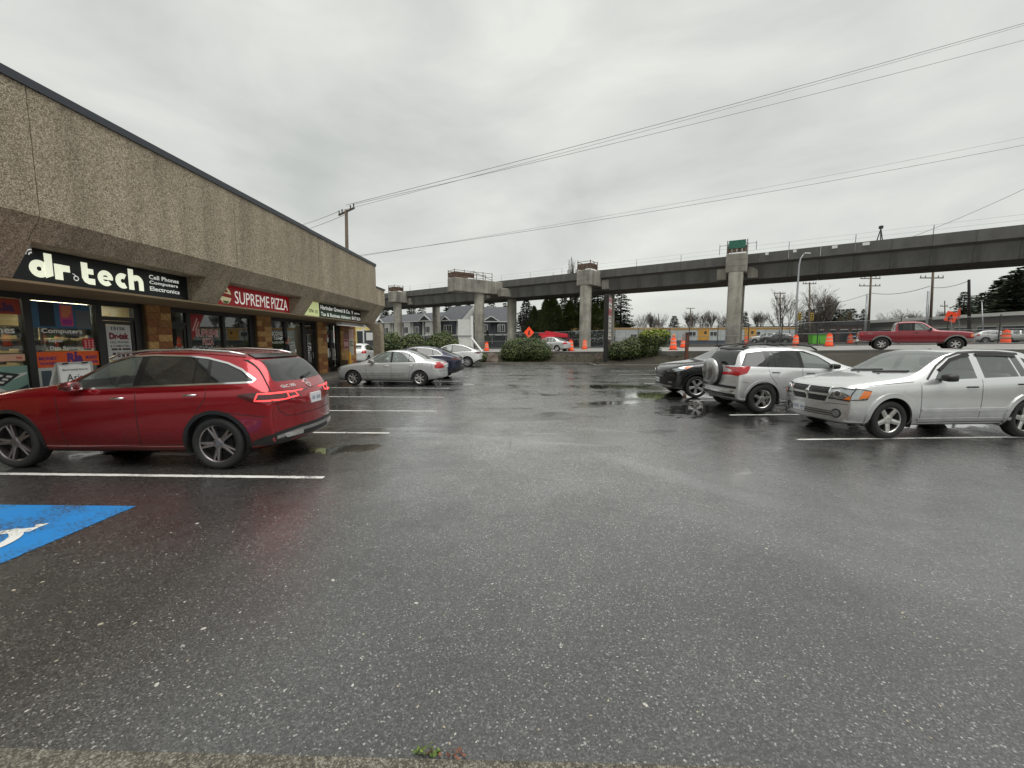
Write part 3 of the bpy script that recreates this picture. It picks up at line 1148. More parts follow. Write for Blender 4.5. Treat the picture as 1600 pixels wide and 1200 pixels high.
for r_ in (.05, .10, .15):
    L.stroke(arc(7.33, 3.30, r_, 90, 180, 8), .026, (fx, 0, 0), UY, UZ)
L.done()

M_sred = mat('sign_red', lin(168, 22, 34), .35, emit=0.05)
s2 = sign_box('shop_sign', 11.65, 15.47, M_sred, 'red shop sign with white SUPREME PIZZA lettering and round pizza logo', 'sign', 'signs over the shop fronts')
L = letters(s2, 'word', M_glow_w)
L.text('SUPREME', (fx, 12.52, 2.925), UY, UZ, width=1.72, height=.385, bold=.0)
L.done()
L = letters(s2, 'word', M_glow_w)
L.text('PIZZA', (fx, 14.36, 2.925), UY, UZ, width=.98, height=.385, bold=.0)
L.done()
L = letters(s2, 'round_logo', mat('logo_cream', lin(232, 222, 178), .5, emit=.08))
L.flat(arc(12.12, 3.13, .25, 0, 360, 24)[:-1], (fx, 0, 0), UY, UZ)
L.done()
L = letters(s2, 'logo_band', mat('logo_red', lin(178, 44, 36), .5))
L.flat([(11.9, 3.10), (12.42, 3.06), (12.42, 3.16), (11.9, 3.21)], (fx + .004, 0, 0), UY, UZ)
L.flat(arc(12.12, 3.22, .10, 0, 180, 8), (fx + .005, 0, 0), UY, UZ)
L.done()
L = letters(s2, 'logo_basil', mat('logo_green', lin(96, 130, 70), .5))
L.flat(arc(12.12, 3.02, .14, 200, 340, 8), (fx + .004, 0, 0), UY, UZ)
L.done()

M_sg2 = mat('sign_dark_green', lin(28, 66, 36), .35, emit=.04)
s3 = sign_box('shop_sign', 17.77, 21.08, M_sg2, 'green and black tax advisors sign in two lines of white lettering', 'sign', 'signs over the shop fronts')
MB().box((SX + .001, 17.78, 3.14), (SX + .003, 21.07, 3.43)).build('upper_band', mat('sign_near_black', lin(22, 26, 24), .35), s3)
L = letters(s3, 'lettering', M_glow_w)
L.text('Harinder Grewal & Co.', (fx, 17.9, 3.18), UY, UZ, width=3.05, height=.185, bold=.02)
L.text('Tax & Business Advisors', (fx, 17.9, 2.90), UY, UZ, width=3.1, height=.17, bold=.02)
L.done()
s4 = sign_box('shop_sign', 16.35, 17.76, mat('sign_pale_lime', lin(226, 236, 170), .4, emit=.16), 'pale lime accountant sign with small dark CPA lettering', 'sign', 'signs over the shop fronts')
L = letters(s4, 'lettering', mat('print_dark_green', lin(40, 60, 34), .6))
L.text('CPA', (fx, 16.88, 2.98), UY, UZ, width=.42, height=.14, bold=.03)
for k in range(3): L.flat([(17.38, 3.08 - .05 * k), (17.64, 3.08 - .05 * k), (17.64, 3.10 - .05 * k), (17.38, 3.10 - .05 * k)], (fx, 0, 0), UY, UZ)
L.done()
s5 = sign_box('shop_sign', 21.09, 22.35, mat('sign_maroon_black', lin(46, 24, 28), .35), 'dark maroon beauty salon sign at the far end of the sign row', 'sign', 'signs over the shop fronts')
L = letters(s5, 'lettering', M_glow_w)
L.text('V', (fx, 21.16, 3.16), UY, UZ, width=.15, height=.2, bold=.03)
L.text('eyebrow', (fx, 21.5, 3.18), UY, UZ, width=.72, height=.13, bold=.01)
L.text('BEAUTY SALON', (fx, 21.16, 2.90), UY, UZ, width=1.12, height=.17, bold=.02)
L.done()
s0 = sign_box('shop_sign', 2.18, 6.02, mat('sign_white_face', (0.6, 0.6, 0.58), .4), 'plain pale sign over the nearest bay of the shop row', 'sign', 'signs over the shop fronts')

# white strip light under the canopy end
e = empty('canopy_light', (-9.4, 22.8, 2.62), 0, 'long white light box under the far end of the shop canopy', 'light')
MB().box((-9.55, 21.0, 2.64), (-9.25, 24.4, 2.785)).build('light_box', M_white, e, bevel=.01)
MB().box((-9.53, 21.02, 2.62), (-9.27, 24.38, 2.638)).build('diffuser', mat('diffuser_white', (.82, .82, .8), .5, emit=.15), e)

# ------------------------------------------------------------------ posters and lettering in the windows
PX = -10.522


def poster(name, y0, y1, z0, z1, col, label, x=PX, cat='poster', rough=.4):
    m_ = col if not isinstance(col, tuple) else mat('poster_%d_%d_%d' % col, lin(*col), rough)
    e = empty(name, (x, (y0 + y1) / 2, z0), 0, label, cat, 'posters in the shop windows')
    MB().box((x, y0, z0), (x + .004, y1, z1)).build('sheet', m_, e)
    return e


def pr(parent, name, col, polys=(), texts=(), k=1, rough=.5, x=PX):
    m_ = mat('print_%d_%d_%d' % col, lin(*col), rough)
    L = MB()
    for p in polys: L.flat(p, (x + .004 + .0015 * k, 0, 0), UY, UZ)
    for (t, y, z, wd, ht, bd) in texts: L.text(t, (x + .004 + .0015 * k, y, z), UY, UZ, width=wd, height=ht, bold=bd)
    return L.build(name, m_, parent, recalc=False)


def rect(y0, y1, z0, z1): return [(y0, z0), (y1, z0), (y1, z1), (y0, z1)]


e = poster('phone_poster', 8.63, 9.84, 2.06, 2.64, (42, 92, 124), 'blue poster of a dark and a pink phone in the upper window')
pr(e, 'dark_phone', (22, 26, 36), [rect(8.76, 9.06, 2.10, 2.62)])
pr(e, 'pink_phone', (190, 70, 110), [rect(9.17, 9.44, 2.12, 2.60)])
pr(e, 'orange_screen', (206, 120, 84), [[(9.20, 2.34), (9.30, 2.30), (9.41, 2.42), (9.41, 2.58), (9.20, 2.58)]], k=2)
pr(e, 'purple_screen', (150, 40, 130), [rect(9.20, 9.41, 2.15, 2.27)], k=2)
pr(e, 'grey_panel', (92, 98, 100), [rect(9.50, 9.82, 2.08, 2.50)])
t = empty('window_lettering', (PX, 9.2, 1.54), 0, 'white Computers Repair Data Recovery lettering on the shop window', 'lettering')
pr(t, 'letter_line', (232, 232, 226), texts=[('Computers', 8.77, 1.92, .84, .135, .02)])
pr(t, 'letter_line', (232, 232, 226), texts=[('- Repair', 8.82, 1.725, .37, .105, .02)])
pr(t, 'letter_line', (232, 232, 226), texts=[('- Data Recovery', 8.83, 1.555, .78, .10, .02)])
e = poster('money_banner', 8.63, 9.93, 1.19, 1.535, (232, 92, 20), 'orange money transfer banner with purple Ria lettering', x=PX + .006)
pr(e, 'lettering', (92, 40, 118), texts=[('Ria', 9.22, 1.28, .34, .22, .06), ('MONEY', 8.66, 1.345, .36, .085, .04), ('TRANSFER', 8.66, 1.245, .36, .06, .04), ('MONEY', 9.62, 1.345, .28, .085, .04), ('TRANSFER', 9.62, 1.245, .28, .06, .04)], x=PX + .006)
pr(e, 'dot', (92, 40, 118), [arc(9.41, 1.505, .03, 0, 360, 12)[:-1]], x=PX + .006)
e = poster('printer_poster', 8.63, 9.6, .60, 1.185, (205, 208, 206), 'white poster showing a printer and a blue grey cabinet')
pr(e, 'cabinet', (70, 84, 96), [rect(8.68, 8.88, .64, 1.12)])
pr(e, 'printer', (40, 42, 44), [rect(8.95, 9.35, .82, .87), rect(8.95, 9.35, 1.05, 1.08), rect(9.3, 9.36, .8, 1.1)])
e = poster('red_flyer', 9.60, 9.86, 1.60, 1.84, (186, 20, 30), 'red flyer with rows of white dashes beside the lettering')
pr(e, 'dashes', (226, 200, 196), [rect(9.64 + .08 * i, 9.68 + .08 * i, 1.62 + .04 * j, 1.635 + .04 * j) for i in range(3) for j in range(5)])
e = poster('door_poster', 10.19, 10.83, 1.30, 2.19, (196, 196, 194), 'white door poster reading 15156 Dr-tek cell phones and computers', x=PX - .008)
pr(e, 'number', (40, 40, 42), texts=[('15156', 10.32, 2.06, .36, .085, .03), ('CELL PHONES', 10.26, 1.72, .50, .055, .02), ('& COMPUTERS', 10.26, 1.62, .52, .055, .02)], x=PX - .008)
pr(e, 'name', (120, 22, 34), texts=[('Dr-tek', 10.25, 1.82, .53, .17, .07)], x=PX - .008)
pr(e, 'blocks', (70, 50, 54), [rect(10.28, 10.44, 1.54, 1.59), rect(10.46, 10.54, 1.54, 1.59), rect(10.57, 10.80, 1.54, 1.59)] + [rect(10.30 + .12 * i, 10.38 + .12 * i, 1.36, 1.48) for i in range(4)], x=PX - .008)
e = poster('orange_sticker', 7.4, 8.44, 2.32, 2.64, (150, 44, 24), 'dark orange Ria sticker at the top of the nearest window')
pr(e, 'lettering', (70, 34, 80), texts=[('Ria', 7.98, 2.37, .36, .2, .05)])
e = poster('pill_sticker', 7.9, 8.42, 1.36, 1.50, (222, 176, 150), 'small pink pill shaped sticker low on the nearest window')
pr(e, 'lettering', (190, 60, 54), texts=[('nu', 8.27, 1.40, .10, .05, .04)])
e = poster('keyboard_poster', 7.0, 8.44, .56, 1.26, (132, 168, 158), 'teal poster of a white keyboard and tablet in the nearest window')
pr(e, 'white_desk', (222, 224, 218), [[(7.0, .58), (8.30, .58), (7.9, .86), (8.42, 1.08), (8.42, 1.12), (7.6, 1.0), (7.0, 1.2)]])
pr(e, 'tablet', (40, 44, 50), [[(8.16, .74), (8.42, .86), (8.42, .62), (8.3, .6)]], k=2)
pr(e, 'keyboard', (44, 48, 52), [[(7.3, 1.0), (8.0, .86), (8.30, 1.08), (7.6, 1.24)]], k=2)
pr(e, 'keys', (226, 226, 220), [[(7.46 + .15 * i + .07 * j, 1.02 - .03 * i + .055 * j), (7.55 + .15 * i + .07 * j, 1.0 - .03 * i + .055 * j), (7.58 + .15 * i + .07 * j, 1.035 - .03 * i + .055 * j), (7.49 + .15 * i + .07 * j, 1.055 - .03 * i + .055 * j)] for i in range(4) for j in range(3)], k=3)
t = empty('window_lettering', (PX, 7.9, 1.9), 0, 'white Cell Phones lettering on the nearest window', 'lettering')
pr(t, 'letter_line', (232, 232, 226), texts=[('Cell Phones', 7.25, 1.93, 1.05, .14, .02)])
e = poster('pizza_banner', 12.84, 13.45, 1.75, 2.64, (150, 24, 34), 'diagonal red pizza banner in the corner of the window')
e.children[0].data.clear_geometry()
MBt = MB().prism([(12.83, 2.64), (12.83, 1.86), (12.95, 1.86), (13.45, 2.64)], (PX, 0, 0), UY, UZ, (.004, 0, 0))
e.children[0].data.from_pydata([p - V(e.location) for p in MBt.v], [], MBt.f)
pr(e, 'slanting_print', (214, 170, 160), [[(12.90, 2.12), (12.95, 2.10), (13.16, 2.50), (13.11, 2.53)], [(13.0, 2.10), (13.05, 2.09), (13.22, 2.40), (13.17, 2.42)]])
t = empty('window_lettering', (PX, 13.5, 1.68), 0, 'red SUPREME PIZZA lettering with white outline on the window', 'lettering')
pr(t, 'outline', (224, 214, 206), texts=[('SUPREME', 13.04, 1.915, .98, .26, .045), ('PIZZA', 13.30, 1.655, .48, .22, .045)])
pr(t, 'letters', (182, 30, 44), texts=[('SUPREME', 13.06, 1.93, .94, .23, .0), ('PIZZA', 13.32, 1.67, .44, .19, .0)], k=2)
t = empty('window_lettering', (PX, 17.3, 1.68), 0, 'white INCOME TAX lettering with a telephone number on the window', 'lettering')
pr(t, 'letter_line', (224, 224, 216), texts=[('INCOME', 16.9, 2.02, .96, .18, .03)])
pr(t, 'letter_line', (224, 224, 216), texts=[('TAX', 17.18, 1.84, .42, .14, .03)])
pr(t, 'letter_line', (224, 224, 216), texts=[('604-630-4299', 16.88, 1.68, 1.02, .11, .02)])
for i, (y0, y1, z0, z1, col, lb) in enumerate(((21.75, 22.0, 2.0, 2.24, (196, 196, 188), 'small white notice high on the salon door'), (21.8, 22.15, .95, 1.42, (206, 206, 200), 'white notice low on the salon door'),
                                               (22.5, 22.8, .8, 1.4, (120, 118, 112), 'grey figure poster in the salon window'), (22.48, 22.72, 1.7, 2.4, (60, 72, 84), 'dark blue poster in the salon window'))):
    poster('door_notice', y0, y1, z0, z1, col, lb, x=PX + .004)
WX = -10.338
e = poster('wall_poster', 23.62, 24.25, 1.35, 1.92, (196, 150, 150), 'pink and maroon poster on the end brick wall', x=WX)
pr(e, 'maroon_bands', (130, 40, 48), [rect(23.66, 24.21, 1.38, 1.5), rect(23.66, 24.21, 1.78, 1.88)], x=WX)
e = poster('wall_poster', 23.62, 24.25, 1.95, 2.3, (120, 70, 62), 'brown poster above the pink one on the brick wall', x=WX)
e = poster('wall_board', 24.32, 25.0, .95, 2.5, (186, 182, 166), 'tall pale board with two dark letters on the end brick wall', x=WX, cat='board')
pr(e, 'letters', (44, 44, 40), texts=[('CC', 24.42, 1.5, .46, .32, .03)], x=WX)
pr(e, 'pink_strip', (190, 150, 146), [rect(24.34, 24.98, 1.98, 2.46)], x=WX)

# folding board on the walk
e = empty('sandwich_board', (-9.75, 8.62, .13), 0, 'white clip board sign reading Asia standing behind the red car', 'board')
MB().prism([(0, 0), (.06, 1.18), (.10, 1.18), (.55, 0), (.50, 0), (.08, 1.10), (.05, 0)], (-9.62, 8.28, .13), (-1, 0, 0), UZ, (0, .66, 0)).build('board', M_white, e)
fr = MB()
for a, b in (((8.27, .135), (8.27, 1.31)), ((8.95, .135), (8.95, 1.31)), ((8.27, 1.31), (8.95, 1.31))):
    fr.beam((-9.61 - .05 * (a[1] - .13), a[0], a[1]), (-9.61 - .05 * (b[1] - .13), b[0], b[1]), .03)
fr.build('rim', mat('alu_rim', (.55, .55, .55), .35, .8), e)
pt = MB()
pt.text('Asia', (-9.655, 8.42, .92), UY, UZ, width=.34, height=.15, bold=.0)
pt.text('Send money here to', (-9.66, 8.36, 1.13), UY, UZ, width=.5, height=.06, bold=.01)
pt.build('lettering', mat('print_slate', lin(52, 58, 64), .5), e, recalc=False)
for y in (8.42, 8.80):
    MB().beam((-9.65, y - .05, 1.30), (-9.65, y + .05, 1.30), .03).build('clip', M_black_al, e)

# yellow post near the end of the walk
e = empty('bollard', (-8.95, 21.1, .13), 0, 'thin yellow steel post on the shop sidewalk near the silver sedan', 'bollard')
MB().lathe([(0, 1.1), (.05, 1.09), (.055, 1.05), (.055, 0)], 12, (-8.95, 21.1, .13)).build('post', mat('yellow_paint', lin(204, 150, 30), .5, vary=.2), e, smooth=True)
MB().lathe([(.0, .012), (.1, .012), (.1, 0)], 12, (-8.95, 21.1, .13)).build('base_plate', M_black_al, e)

# ------------------------------------------------------------------ cars
def car_paint(name, col, metal=0.0, rough=0.28, flake=0.0):
    if name in _mc: return _mc[name]
    m, n, l, p = new_mat(name)
    p.inputs['Metallic'].default_value = metal
    p.inputs['Roughness'].default_value = rough
    p.inputs['Coat Weight'].default_value = 1.0
    p.inputs['Coat Roughness'].default_value = 0.04
    tc = n.new('ShaderNodeTexCoord')
    # road film low on the doors and sills, rain beads everywhere
    sx = n.new('ShaderNodeSeparateXYZ')
    l.new(tc.outputs['Object'], sx.inputs[0])
    nz = tex(n, l, 'Noise', tc.outputs['Object'], 6.0, Detail=6)
    g_ = math_node(n, l, 'ADD', sx.outputs['Z'], math_node(n, l, 'MULTIPLY', nz.outputs['Fac'], -0.35))
    mr = n.new('ShaderNodeMapRange')
    mr.inputs[1].default_value = 0.42
    mr.inputs[2].default_value = 0.02
    mr.inputs[4].default_value = 0.55
    l.new(g_, mr.inputs[0])
    mx = n.new('ShaderNodeMix')
    mx.data_type = 'RGBA'
    mx.inputs[6].default_value = (*col, 1)
    mx.inputs[7].default_value = (0.06, 0.055, 0.048, 1)
    l.new(mr.outputs[0], mx.inputs[0])
    l.new(mx.outputs[2], p.inputs['Base Color'])
    dr = tex(n, l, 'Voronoi', tc.outputs['Object'], 130.0)
    bp = n.new('ShaderNodeBump')
    bp.inputs['Strength'].default_value = 0.018
    bp.inputs['Distance'].default_value = 0.002
    l.new(dr.outputs['Distance'], bp.inputs['Height'])
    l.new(bp.outputs['Normal'], p.inputs['Coat Normal'])
    _mc[name] = m
    return m


G_clear = glass_mat('car_glass_clear', (0.78, 0.86, 0.82), 0.015, 1.75, .22)
G_tint = glass_mat('car_glass_tinted', (0.10, 0.11, 0.11), 0.015, 1.8, .02)
M_trim = mat('black_trim', (0.014, 0.014, 0.014), 0.45)
M_gloss = mat('gloss_black', (0.01, 0.01, 0.01), 0.12)
M_seam = mat('panel_gap', (0.012, 0.012, 0.012), 0.8)
M_chrome = mat('chrome', (0.78, 0.78, 0.77), 0.12, 1.0)
M_silverp = mat('silver_plastic', (0.45, 0.45, 0.44), 0.3, 0.9)
M_tyre = mat('tyre_rubber', (0.016, 0.016, 0.016), 0.7, bump=.3, bscale=60)
M_alloy = mat('alloy', (0.56, 0.55, 0.53), 0.28, 0.9, vary=.15, vscale=12)
M_alloy_dk = mat('dark_alloy', (0.10, 0.10, 0.11), 0.3, 0.8)
M_well = mat('wheel_well', (0.006, 0.006, 0.006), 0.9)
M_lamp = mat('lamp_reflector', (0.40, 0.43, 0.44), 0.10, 0.9, coat=1.0)
M_amber = mat('amber_lens', lin(226, 120, 40), 0.15, coat=1.0)
M_red = mat('red_lens', lin(170, 16, 26), 0.12, coat=1.0)
M_dkred = mat('dark_red_lens', lin(70, 6, 12), 0.1, coat=1.0)
M_redlit = mat('lit_red_lens', (0.95, 0.06, 0.06), 0.2, emit=.8)
M_plate = mat('plate_white', (0.66, 0.68, 0.70), .4)
M_plateb = mat('plate_blue', lin(96, 106, 140), .4)
M_cabin = mat('cabin_dark', (0.03, 0.03, 0.032), .8)
M_cabin_l = mat('cabin_grey', (0.34, 0.335, 0.32), .8)


def interp(rows, s, k):
    for a, b in zip(rows[:-1], rows[1:]):
        if a[0] <= s <= b[0]:
            t = (s - a[0]) / (b[0] - a[0])
            return a[k] + (b[k] - a[k]) * t
    return rows[0][k] if s < rows[0][0] else rows[-1][k]


class Car:
    def __init__(self, name, sp, loc, rz, label, group='cars parked in the lot', cat='car'):
        self.sp = sp
        self.L, self.W = sp['L'], sp['W']
        self.root = empty(name, loc, rz, label, cat, group)
        self.paint = sp['paint']
        self.cage()
        self.windows()
        self.wheels()
        self.cabin()
        self.common()

    # ---- body
    def ring(self, row):
        s, zb, zbelt, zt, W, wt = row[:6]
        ed = 0.045 if zt - zbelt > 0.2 else 0.022
        zm = zb + 0.52 * (zbelt - zb)
        tuck = self.sp.get('tuck', 0.035)
        yb = W - tuck
        up = zt - ed - zbelt
        return [(0, zb), (.6 * W, zb), (.90 * W, zb + .015), (.965 * W, zb + .11), (W, zm), (W - .006, zbelt - .085), (yb, zbelt - .012),
                (yb + (wt - yb) * .48, zbelt + up * .5), (wt + .01, zt - ed), (wt * .93, zt - ed * .35), (wt * .55, zt - .004), (0, zt)]

    def cage(self):
        rows = self.sp['rows']
        L = self.L
        verts, faces = [], []
        rings = []

        def vert(s, y, z, row):
            bow = row[6] if len(row) > 6 else 0.0
            k = (abs(y) / row[4]) ** 2.4 * bow
            x = s + (k if s < L / 2 else -k)
            verts.append((L / 2 - x, y, z))
            return len(verts) - 1
        for row in rows:
            rings.append([vert(row[0], y, z, row) for y, z in self.ring(row)])
        n = len(rings[0])
        for a, b in zip(rings[:-1], rings[1:]):
            for i in range(n - 1):
                faces.append((a[i], a[i + 1], b[i + 1], b[i]))
        for row, rg, flip in ((rows[0], rings[0], True), (rows[-1], rings[-1], False)):
            pts = self.ring(row)
            cols = []
            for i, (y, z) in enumerate(pts):
                if y == 0: cols.append([rg[i]] * 3)
                else: cols.append([vert(row[0], 0, z, row), vert(row[0], y * .55, z, row), rg[i]])
            for i in range(n - 1):
                for k in range(2):
                    q = [cols[i][k], cols[i][k + 1], cols[i + 1][k + 1], cols[i + 1][k]]
                    u = []
                    for x in q:
                        if x not in u: u.append(x)
                    if len(u) > 2:
                        faces.append(tuple(u if not flip else reversed(u)))
        me = bpy.data.meshes.new('cage')
        me.from_pydata(verts, [], faces)
        bm = bmesh.new()
        bm.from_mesh(me)
        bmesh.ops.remove_doubles(bm, verts=bm.verts, dist=1e-4)
        bmesh.ops.recalc_face_normals(bm, faces=bm.faces)
        bm.to_mesh(me)
        bm.free()
        ob = bpy.data.objects.new('cage', me)
        C.objects.link(ob)
        md = ob.modifiers.new('m', 'MIRROR')
        md.use_axis = (False, True, False)
        md.merge_threshold = 0.001
        md = ob.modifiers.new('s', 'SUBSURF')
        md.levels = 2
        dg = bpy.context.evaluated_depsgraph_get()
        ev = ob.evaluated_get(dg)
        em = ev.to_mesh()
        self.bm = bmesh.new()
        self.bm.from_mesh(em)
        ev.to_mesh_clear()
        bpy.data.objects.remove(ob)
        bmesh.ops.recalc_face_normals(self.bm, faces=self.bm.faces)
        self.bm.normal_update()
        self.bvh = BVHTree.FromBMesh(self.bm)
        # wheel arches
        sp = self.sp
        self.axles = (sp['foh'], sp['foh'] + sp['wb'])
        Ra = sp['R'] + sp.get('arch', .055)
        self.Ra = Ra
        for s in self.axles:
            poly = [(s - Ra, -.1), (s + Ra, -.1)] + [(s + Ra * math.cos(R(a)), sp['R'] + Ra * math.sin(R(a))) for a in range(0, 181, 9)]
            fs = self.cookie(poly, 'side', lambda f: abs(f.calc_center_median().y) > self.W * .52)
            bmesh.ops.delete(self.bm, geom=fs, context='FACES')

    def c2(self, co, axis):
        if axis == 'side': return V((self.L / 2 - co.x, co.z))
        if axis == 'end': return V((co.y, co.z))
        return V((self.L / 2 - co.x, co.y))

    def cookie(self, poly, axis, pred):
        """cut a convex outline into the body skin and return the faces inside it"""
        bm = self.bm
        P = [V(p) for p in poly]
        area = sum(P[i].x * P[(i + 1) % len(P)].y - P[(i + 1) % len(P)].x * P[i].y for i in range(len(P)))
        if area < 0: P.reverse()
        x0, x1 = min(p.x for p in P) - .12, max(p.x for p in P) + .12
        z0, z1 = min(p.y for p in P) - .12, max(p.y for p in P) + .12

        def near(f):
            q = self.c2(f.calc_center_median(), axis)
            return x0 < q.x < x1 and z0 < q.y < z1 and pred(f)
        for i in range(len(P)):
            a, b = P[i], P[(i + 1) % len(P)]
            d = b - a
            if d.length < 1e-6: continue
            nn = V((d.y, -d.x)).normalized()
            if axis == 'side': co, no = V((self.L / 2 - a.x, 0, a.y)), V((-nn.x, 0, nn.y))
            elif axis == 'end': co, no = V((0, a.x, a.y)), V((0, nn.x, nn.y))
            else: co, no = V((self.L / 2 - a.x, a.y, 0)), V((-nn.x, nn.y, 0))
            fs = [f for f in bm.faces if near(f)]
            geom = set(fs)
            for f in fs:
                geom.update(f.edges)
                geom.update(f.verts)
            bmesh.ops.bisect_plane(bm, geom=list(geom), dist=1e-5, plane_co=co, plane_no=no)
        out = []
        for f in bm.faces:
            if not near(f): continue
            q = self.c2(f.calc_center_median(), axis)
            if all((P[(i + 1) % len(P)] - P[i]).cross(q - P[i]) >= -1e-7 for i in range(len(P))):
                out.append(f)
        return out

    def lift(self, faces, name, m, sub=None):
        """move faces out of the body into parts of their own (one for each side)"""
        bm = self.bm
        res = []
        groups = {}
        for f in faces:
            k = 0 if sub == 'one' else (1 if f.calc_center_median().y > 0 else -1)
            groups.setdefault(k, []).append(f)
        for k, fs in groups.items():
            idx, vs_, ff = {}, [], []
            for f in fs:
                q = []
                for v in f.verts:
                    if v.index not in idx or True:
                        key = tuple(round(c, 5) for c in v.co)
                        if key not in idx:
                            idx[key] = len(vs_)
                            vs_.append(v.co.copy())
                        q.append(idx[key])
                ff.append(tuple(q))
            me = bpy.data.meshes.new(name)
            me.from_pydata(vs_, [], ff)
            me.polygons.foreach_set('use_smooth', [True] * len(ff))
            me.materials.append(m)
            o = bpy.data.objects.new(name, me)
            C.objects.link(o)
            o.parent = self.root
            res.append(o)
        bmesh.ops.delete(bm, geom=faces, context='FACES')
        return res

    def windows(self):
        sp = self.sp
        side_ok = lambda f: abs(f.normal.y) > .3
        if 'dlo' in sp:
            panes = []
            for poly, g_ in sp['panes']:
                fs = self.cookie(poly, 'side', side_ok)
                panes.append((fs, g_))
                self.lift(fs, 'side_window', g_)
            for poly in sp['dlo']:
                fs = self.cookie(poly, 'side', side_ok)
                self.lift(fs, 'window_frame', sp.get('frame_m', M_gloss))
        for key, nm, sg in (('wind', 'windscreen', 1), ('rearw', 'rear_window', -1)):
            if key in sp:
                poly, g_ = sp[key]
                poly = poly + [(-y, z) for y, z in reversed(poly)]
                smax = sp.get(key + '_s', (0, 99))
                fs = self.cookie(poly, 'end', lambda f: f.normal.x * sg > .12 and smax[0] < self.L / 2 - f.calc_center_median().x < smax[1])
                self.lift(fs, nm, g_, 'one')
        if 'bed' in sp:
            poly = sp['bed']
            fs = self.cookie(poly, 'top', lambda f: f.normal.z > .5)
            bmesh.ops.delete(self.bm, geom=fs, context='FACES')
        me = bpy.data.meshes.new('body')
        self.bm.to_mesh(me)
        self.bm.free()
        me.polygons.foreach_set('use_smooth', [True] * len(me.polygons))
        me.materials.append(self.paint)
        o = bpy.data.objects.new('body', me)
        C.objects.link(o)
        o.parent = self.root
        self.body = o

    def part(self, mb, name, m, parent=None, smooth=False, bevel=0):
        me = mb.mesh(name, smooth)
        me.materials.append(m)
        bm = bmesh.new()
        bm.from_mesh(me)
        bmesh.ops.recalc_face_normals(bm, faces=bm.faces)
        bm.to_mesh(me)
        bm.free()
        o = bpy.data.objects.new(name, me)
        C.objects.link(o)
        o.parent = parent or self.root
        if bevel:
            md = o.modifiers.new('b', 'BEVEL')
            md.width, md.segments, md.limit_method = bevel, 2, 'ANGLE'
        return o

    # ---- things laid on the skin
    def hit(self, p, axis, sign=1):
        if axis == 'side': o, d = V((self.L / 2 - p[0], sign * 3, p[1])), V((0, -sign, 0))
        elif axis == 'front': o, d = V((6, p[0], p[1])), V((-1, 0, 0))
        elif axis == 'rear': o, d = V((-6, p[0], p[1])), V((1, 0, 0))
        elif axis == 'top': o, d = V((self.L / 2 - p[0], p[1], 5)), V((0, 0, -1))
        else:
            a = R(axis)                              # yaw of the outward direction from the nose, to the left side
            out = V((math.cos(a), sign * math.sin(a), 0))
            u = V((math.sin(a), -sign * math.cos(a), 0)) * -1
            o, d = u * p[0] + V((0, 0, p[1])) + out * 6, -out
        h = self.bvh.ray_cast(o, d)
        if h[0] is None:
            h = self.bvh.find_nearest(o + d * (3 if axis == 'side' else 6 - self.L / 2 if axis in ('front', 'rear') else 4))
        n = h[1]
        if n.dot(d) > 0: n = -n
        return h[0], n

    def skin(self, pts, faces, m, name, axis, sign, off, parent, deep=.012):
        hs = [self.hit(p, axis, sign) for p in pts]
        vs_ = [h + n * off for h, n in hs]
        nv = len(vs_)
        ec = {}
        for f in faces:
            for i in range(len(f)):
                a, b = f[i], f[(i + 1) % len(f)]
                ec.setdefault((min(a, b), max(a, b)), []).append((a, b))
        fs = list(faces)
        sm = [True] * len(fs)
        for e, us in ec.items():
            if len(us) == 1:
                a, b = us[0]
                k = len(vs_)
                vs_ += [vs_[a].copy(), vs_[b].copy(), hs[b][0] - hs[b][1] * deep, hs[a][0] - hs[a][1] * deep]
                fs.append((k, k + 1, k + 2, k + 3))
                sm.append(False)
        me = bpy.data.meshes.new(name)
        me.from_pydata(vs_, [], fs)
        me.polygons.foreach_set('use_smooth', sm)
        me.materials.append(m)
        o = bpy.data.objects.new(name, me)
        C.objects.link(o)
        o.parent = parent or self.root
        return o

    def decal(self, name, poly, m, axis='side', sign=1, off=.005, res=.06, parent=None, deep=.012):
        P = [V(p) for p in poly]
        B = []
        for i in range(len(P)):
            a, b = P[i], P[(i + 1) % len(P)]
            k = max(1, int((b - a).length / res))
            B += [a + (b - a) * j / k for j in range(k)]
        x0, x1 = min(p.x for p in P), max(p.x for p in P)
        z0, z1 = min(p.y for p in P), max(p.y for p in P)
        inner = []
        x = x0 + res / 2
        while x < x1:
            z = z0 + res / 2
            while z < z1:
                c = False
                for i in range(len(P)):
                    a, b = P[i], P[i - 1]
                    if (a.y > z) != (b.y > z) and x < (b.x - a.x) * (z - a.y) / (b.y - a.y) + a.x: c = not c
                if c and min((V((x, z)) - q).length for q in B) > res * .4: inner.append(V((x, z)))
                z += res
            x += res
        r = delaunay_2d_cdt(B + inner, [], [list(range(len(B)))], 1, 1e-6)
        return self.skin([tuple(p) for p in r[0]], [tuple(f) for f in r[2]], m, name, axis, sign, off, parent, deep)

    def ribbon(self, name, line, wd, m, axis='side', sign=1, off=.003, closed=False, parent=None, step=.05, deep=.008):
        P = [V(p) for p in line]
        if closed: P.append(P[0])
        Q = []
        for a, b in zip(P[:-1], P[1:]):
            k = max(1, int((b - a).length / step))
            Q += [a + (b - a) * j / k for j in range(k)]
        Q.append(P[-1])
        pts, fs = [], []
        n = len(Q)
        for i in range(n):
            a = Q[i - 1] if i > 0 else (Q[-2] if closed else Q[0])
            b = Q[i + 1] if i < n - 1 else (Q[1] if closed else Q[-1])
            d = (b - a)
            d = d.normalized() if d.length > 1e-7 else V((1, 0))
            s = V((-d.y, d.x)) * wd / 2
            pts += [Q[i] + s, Q[i] - s]
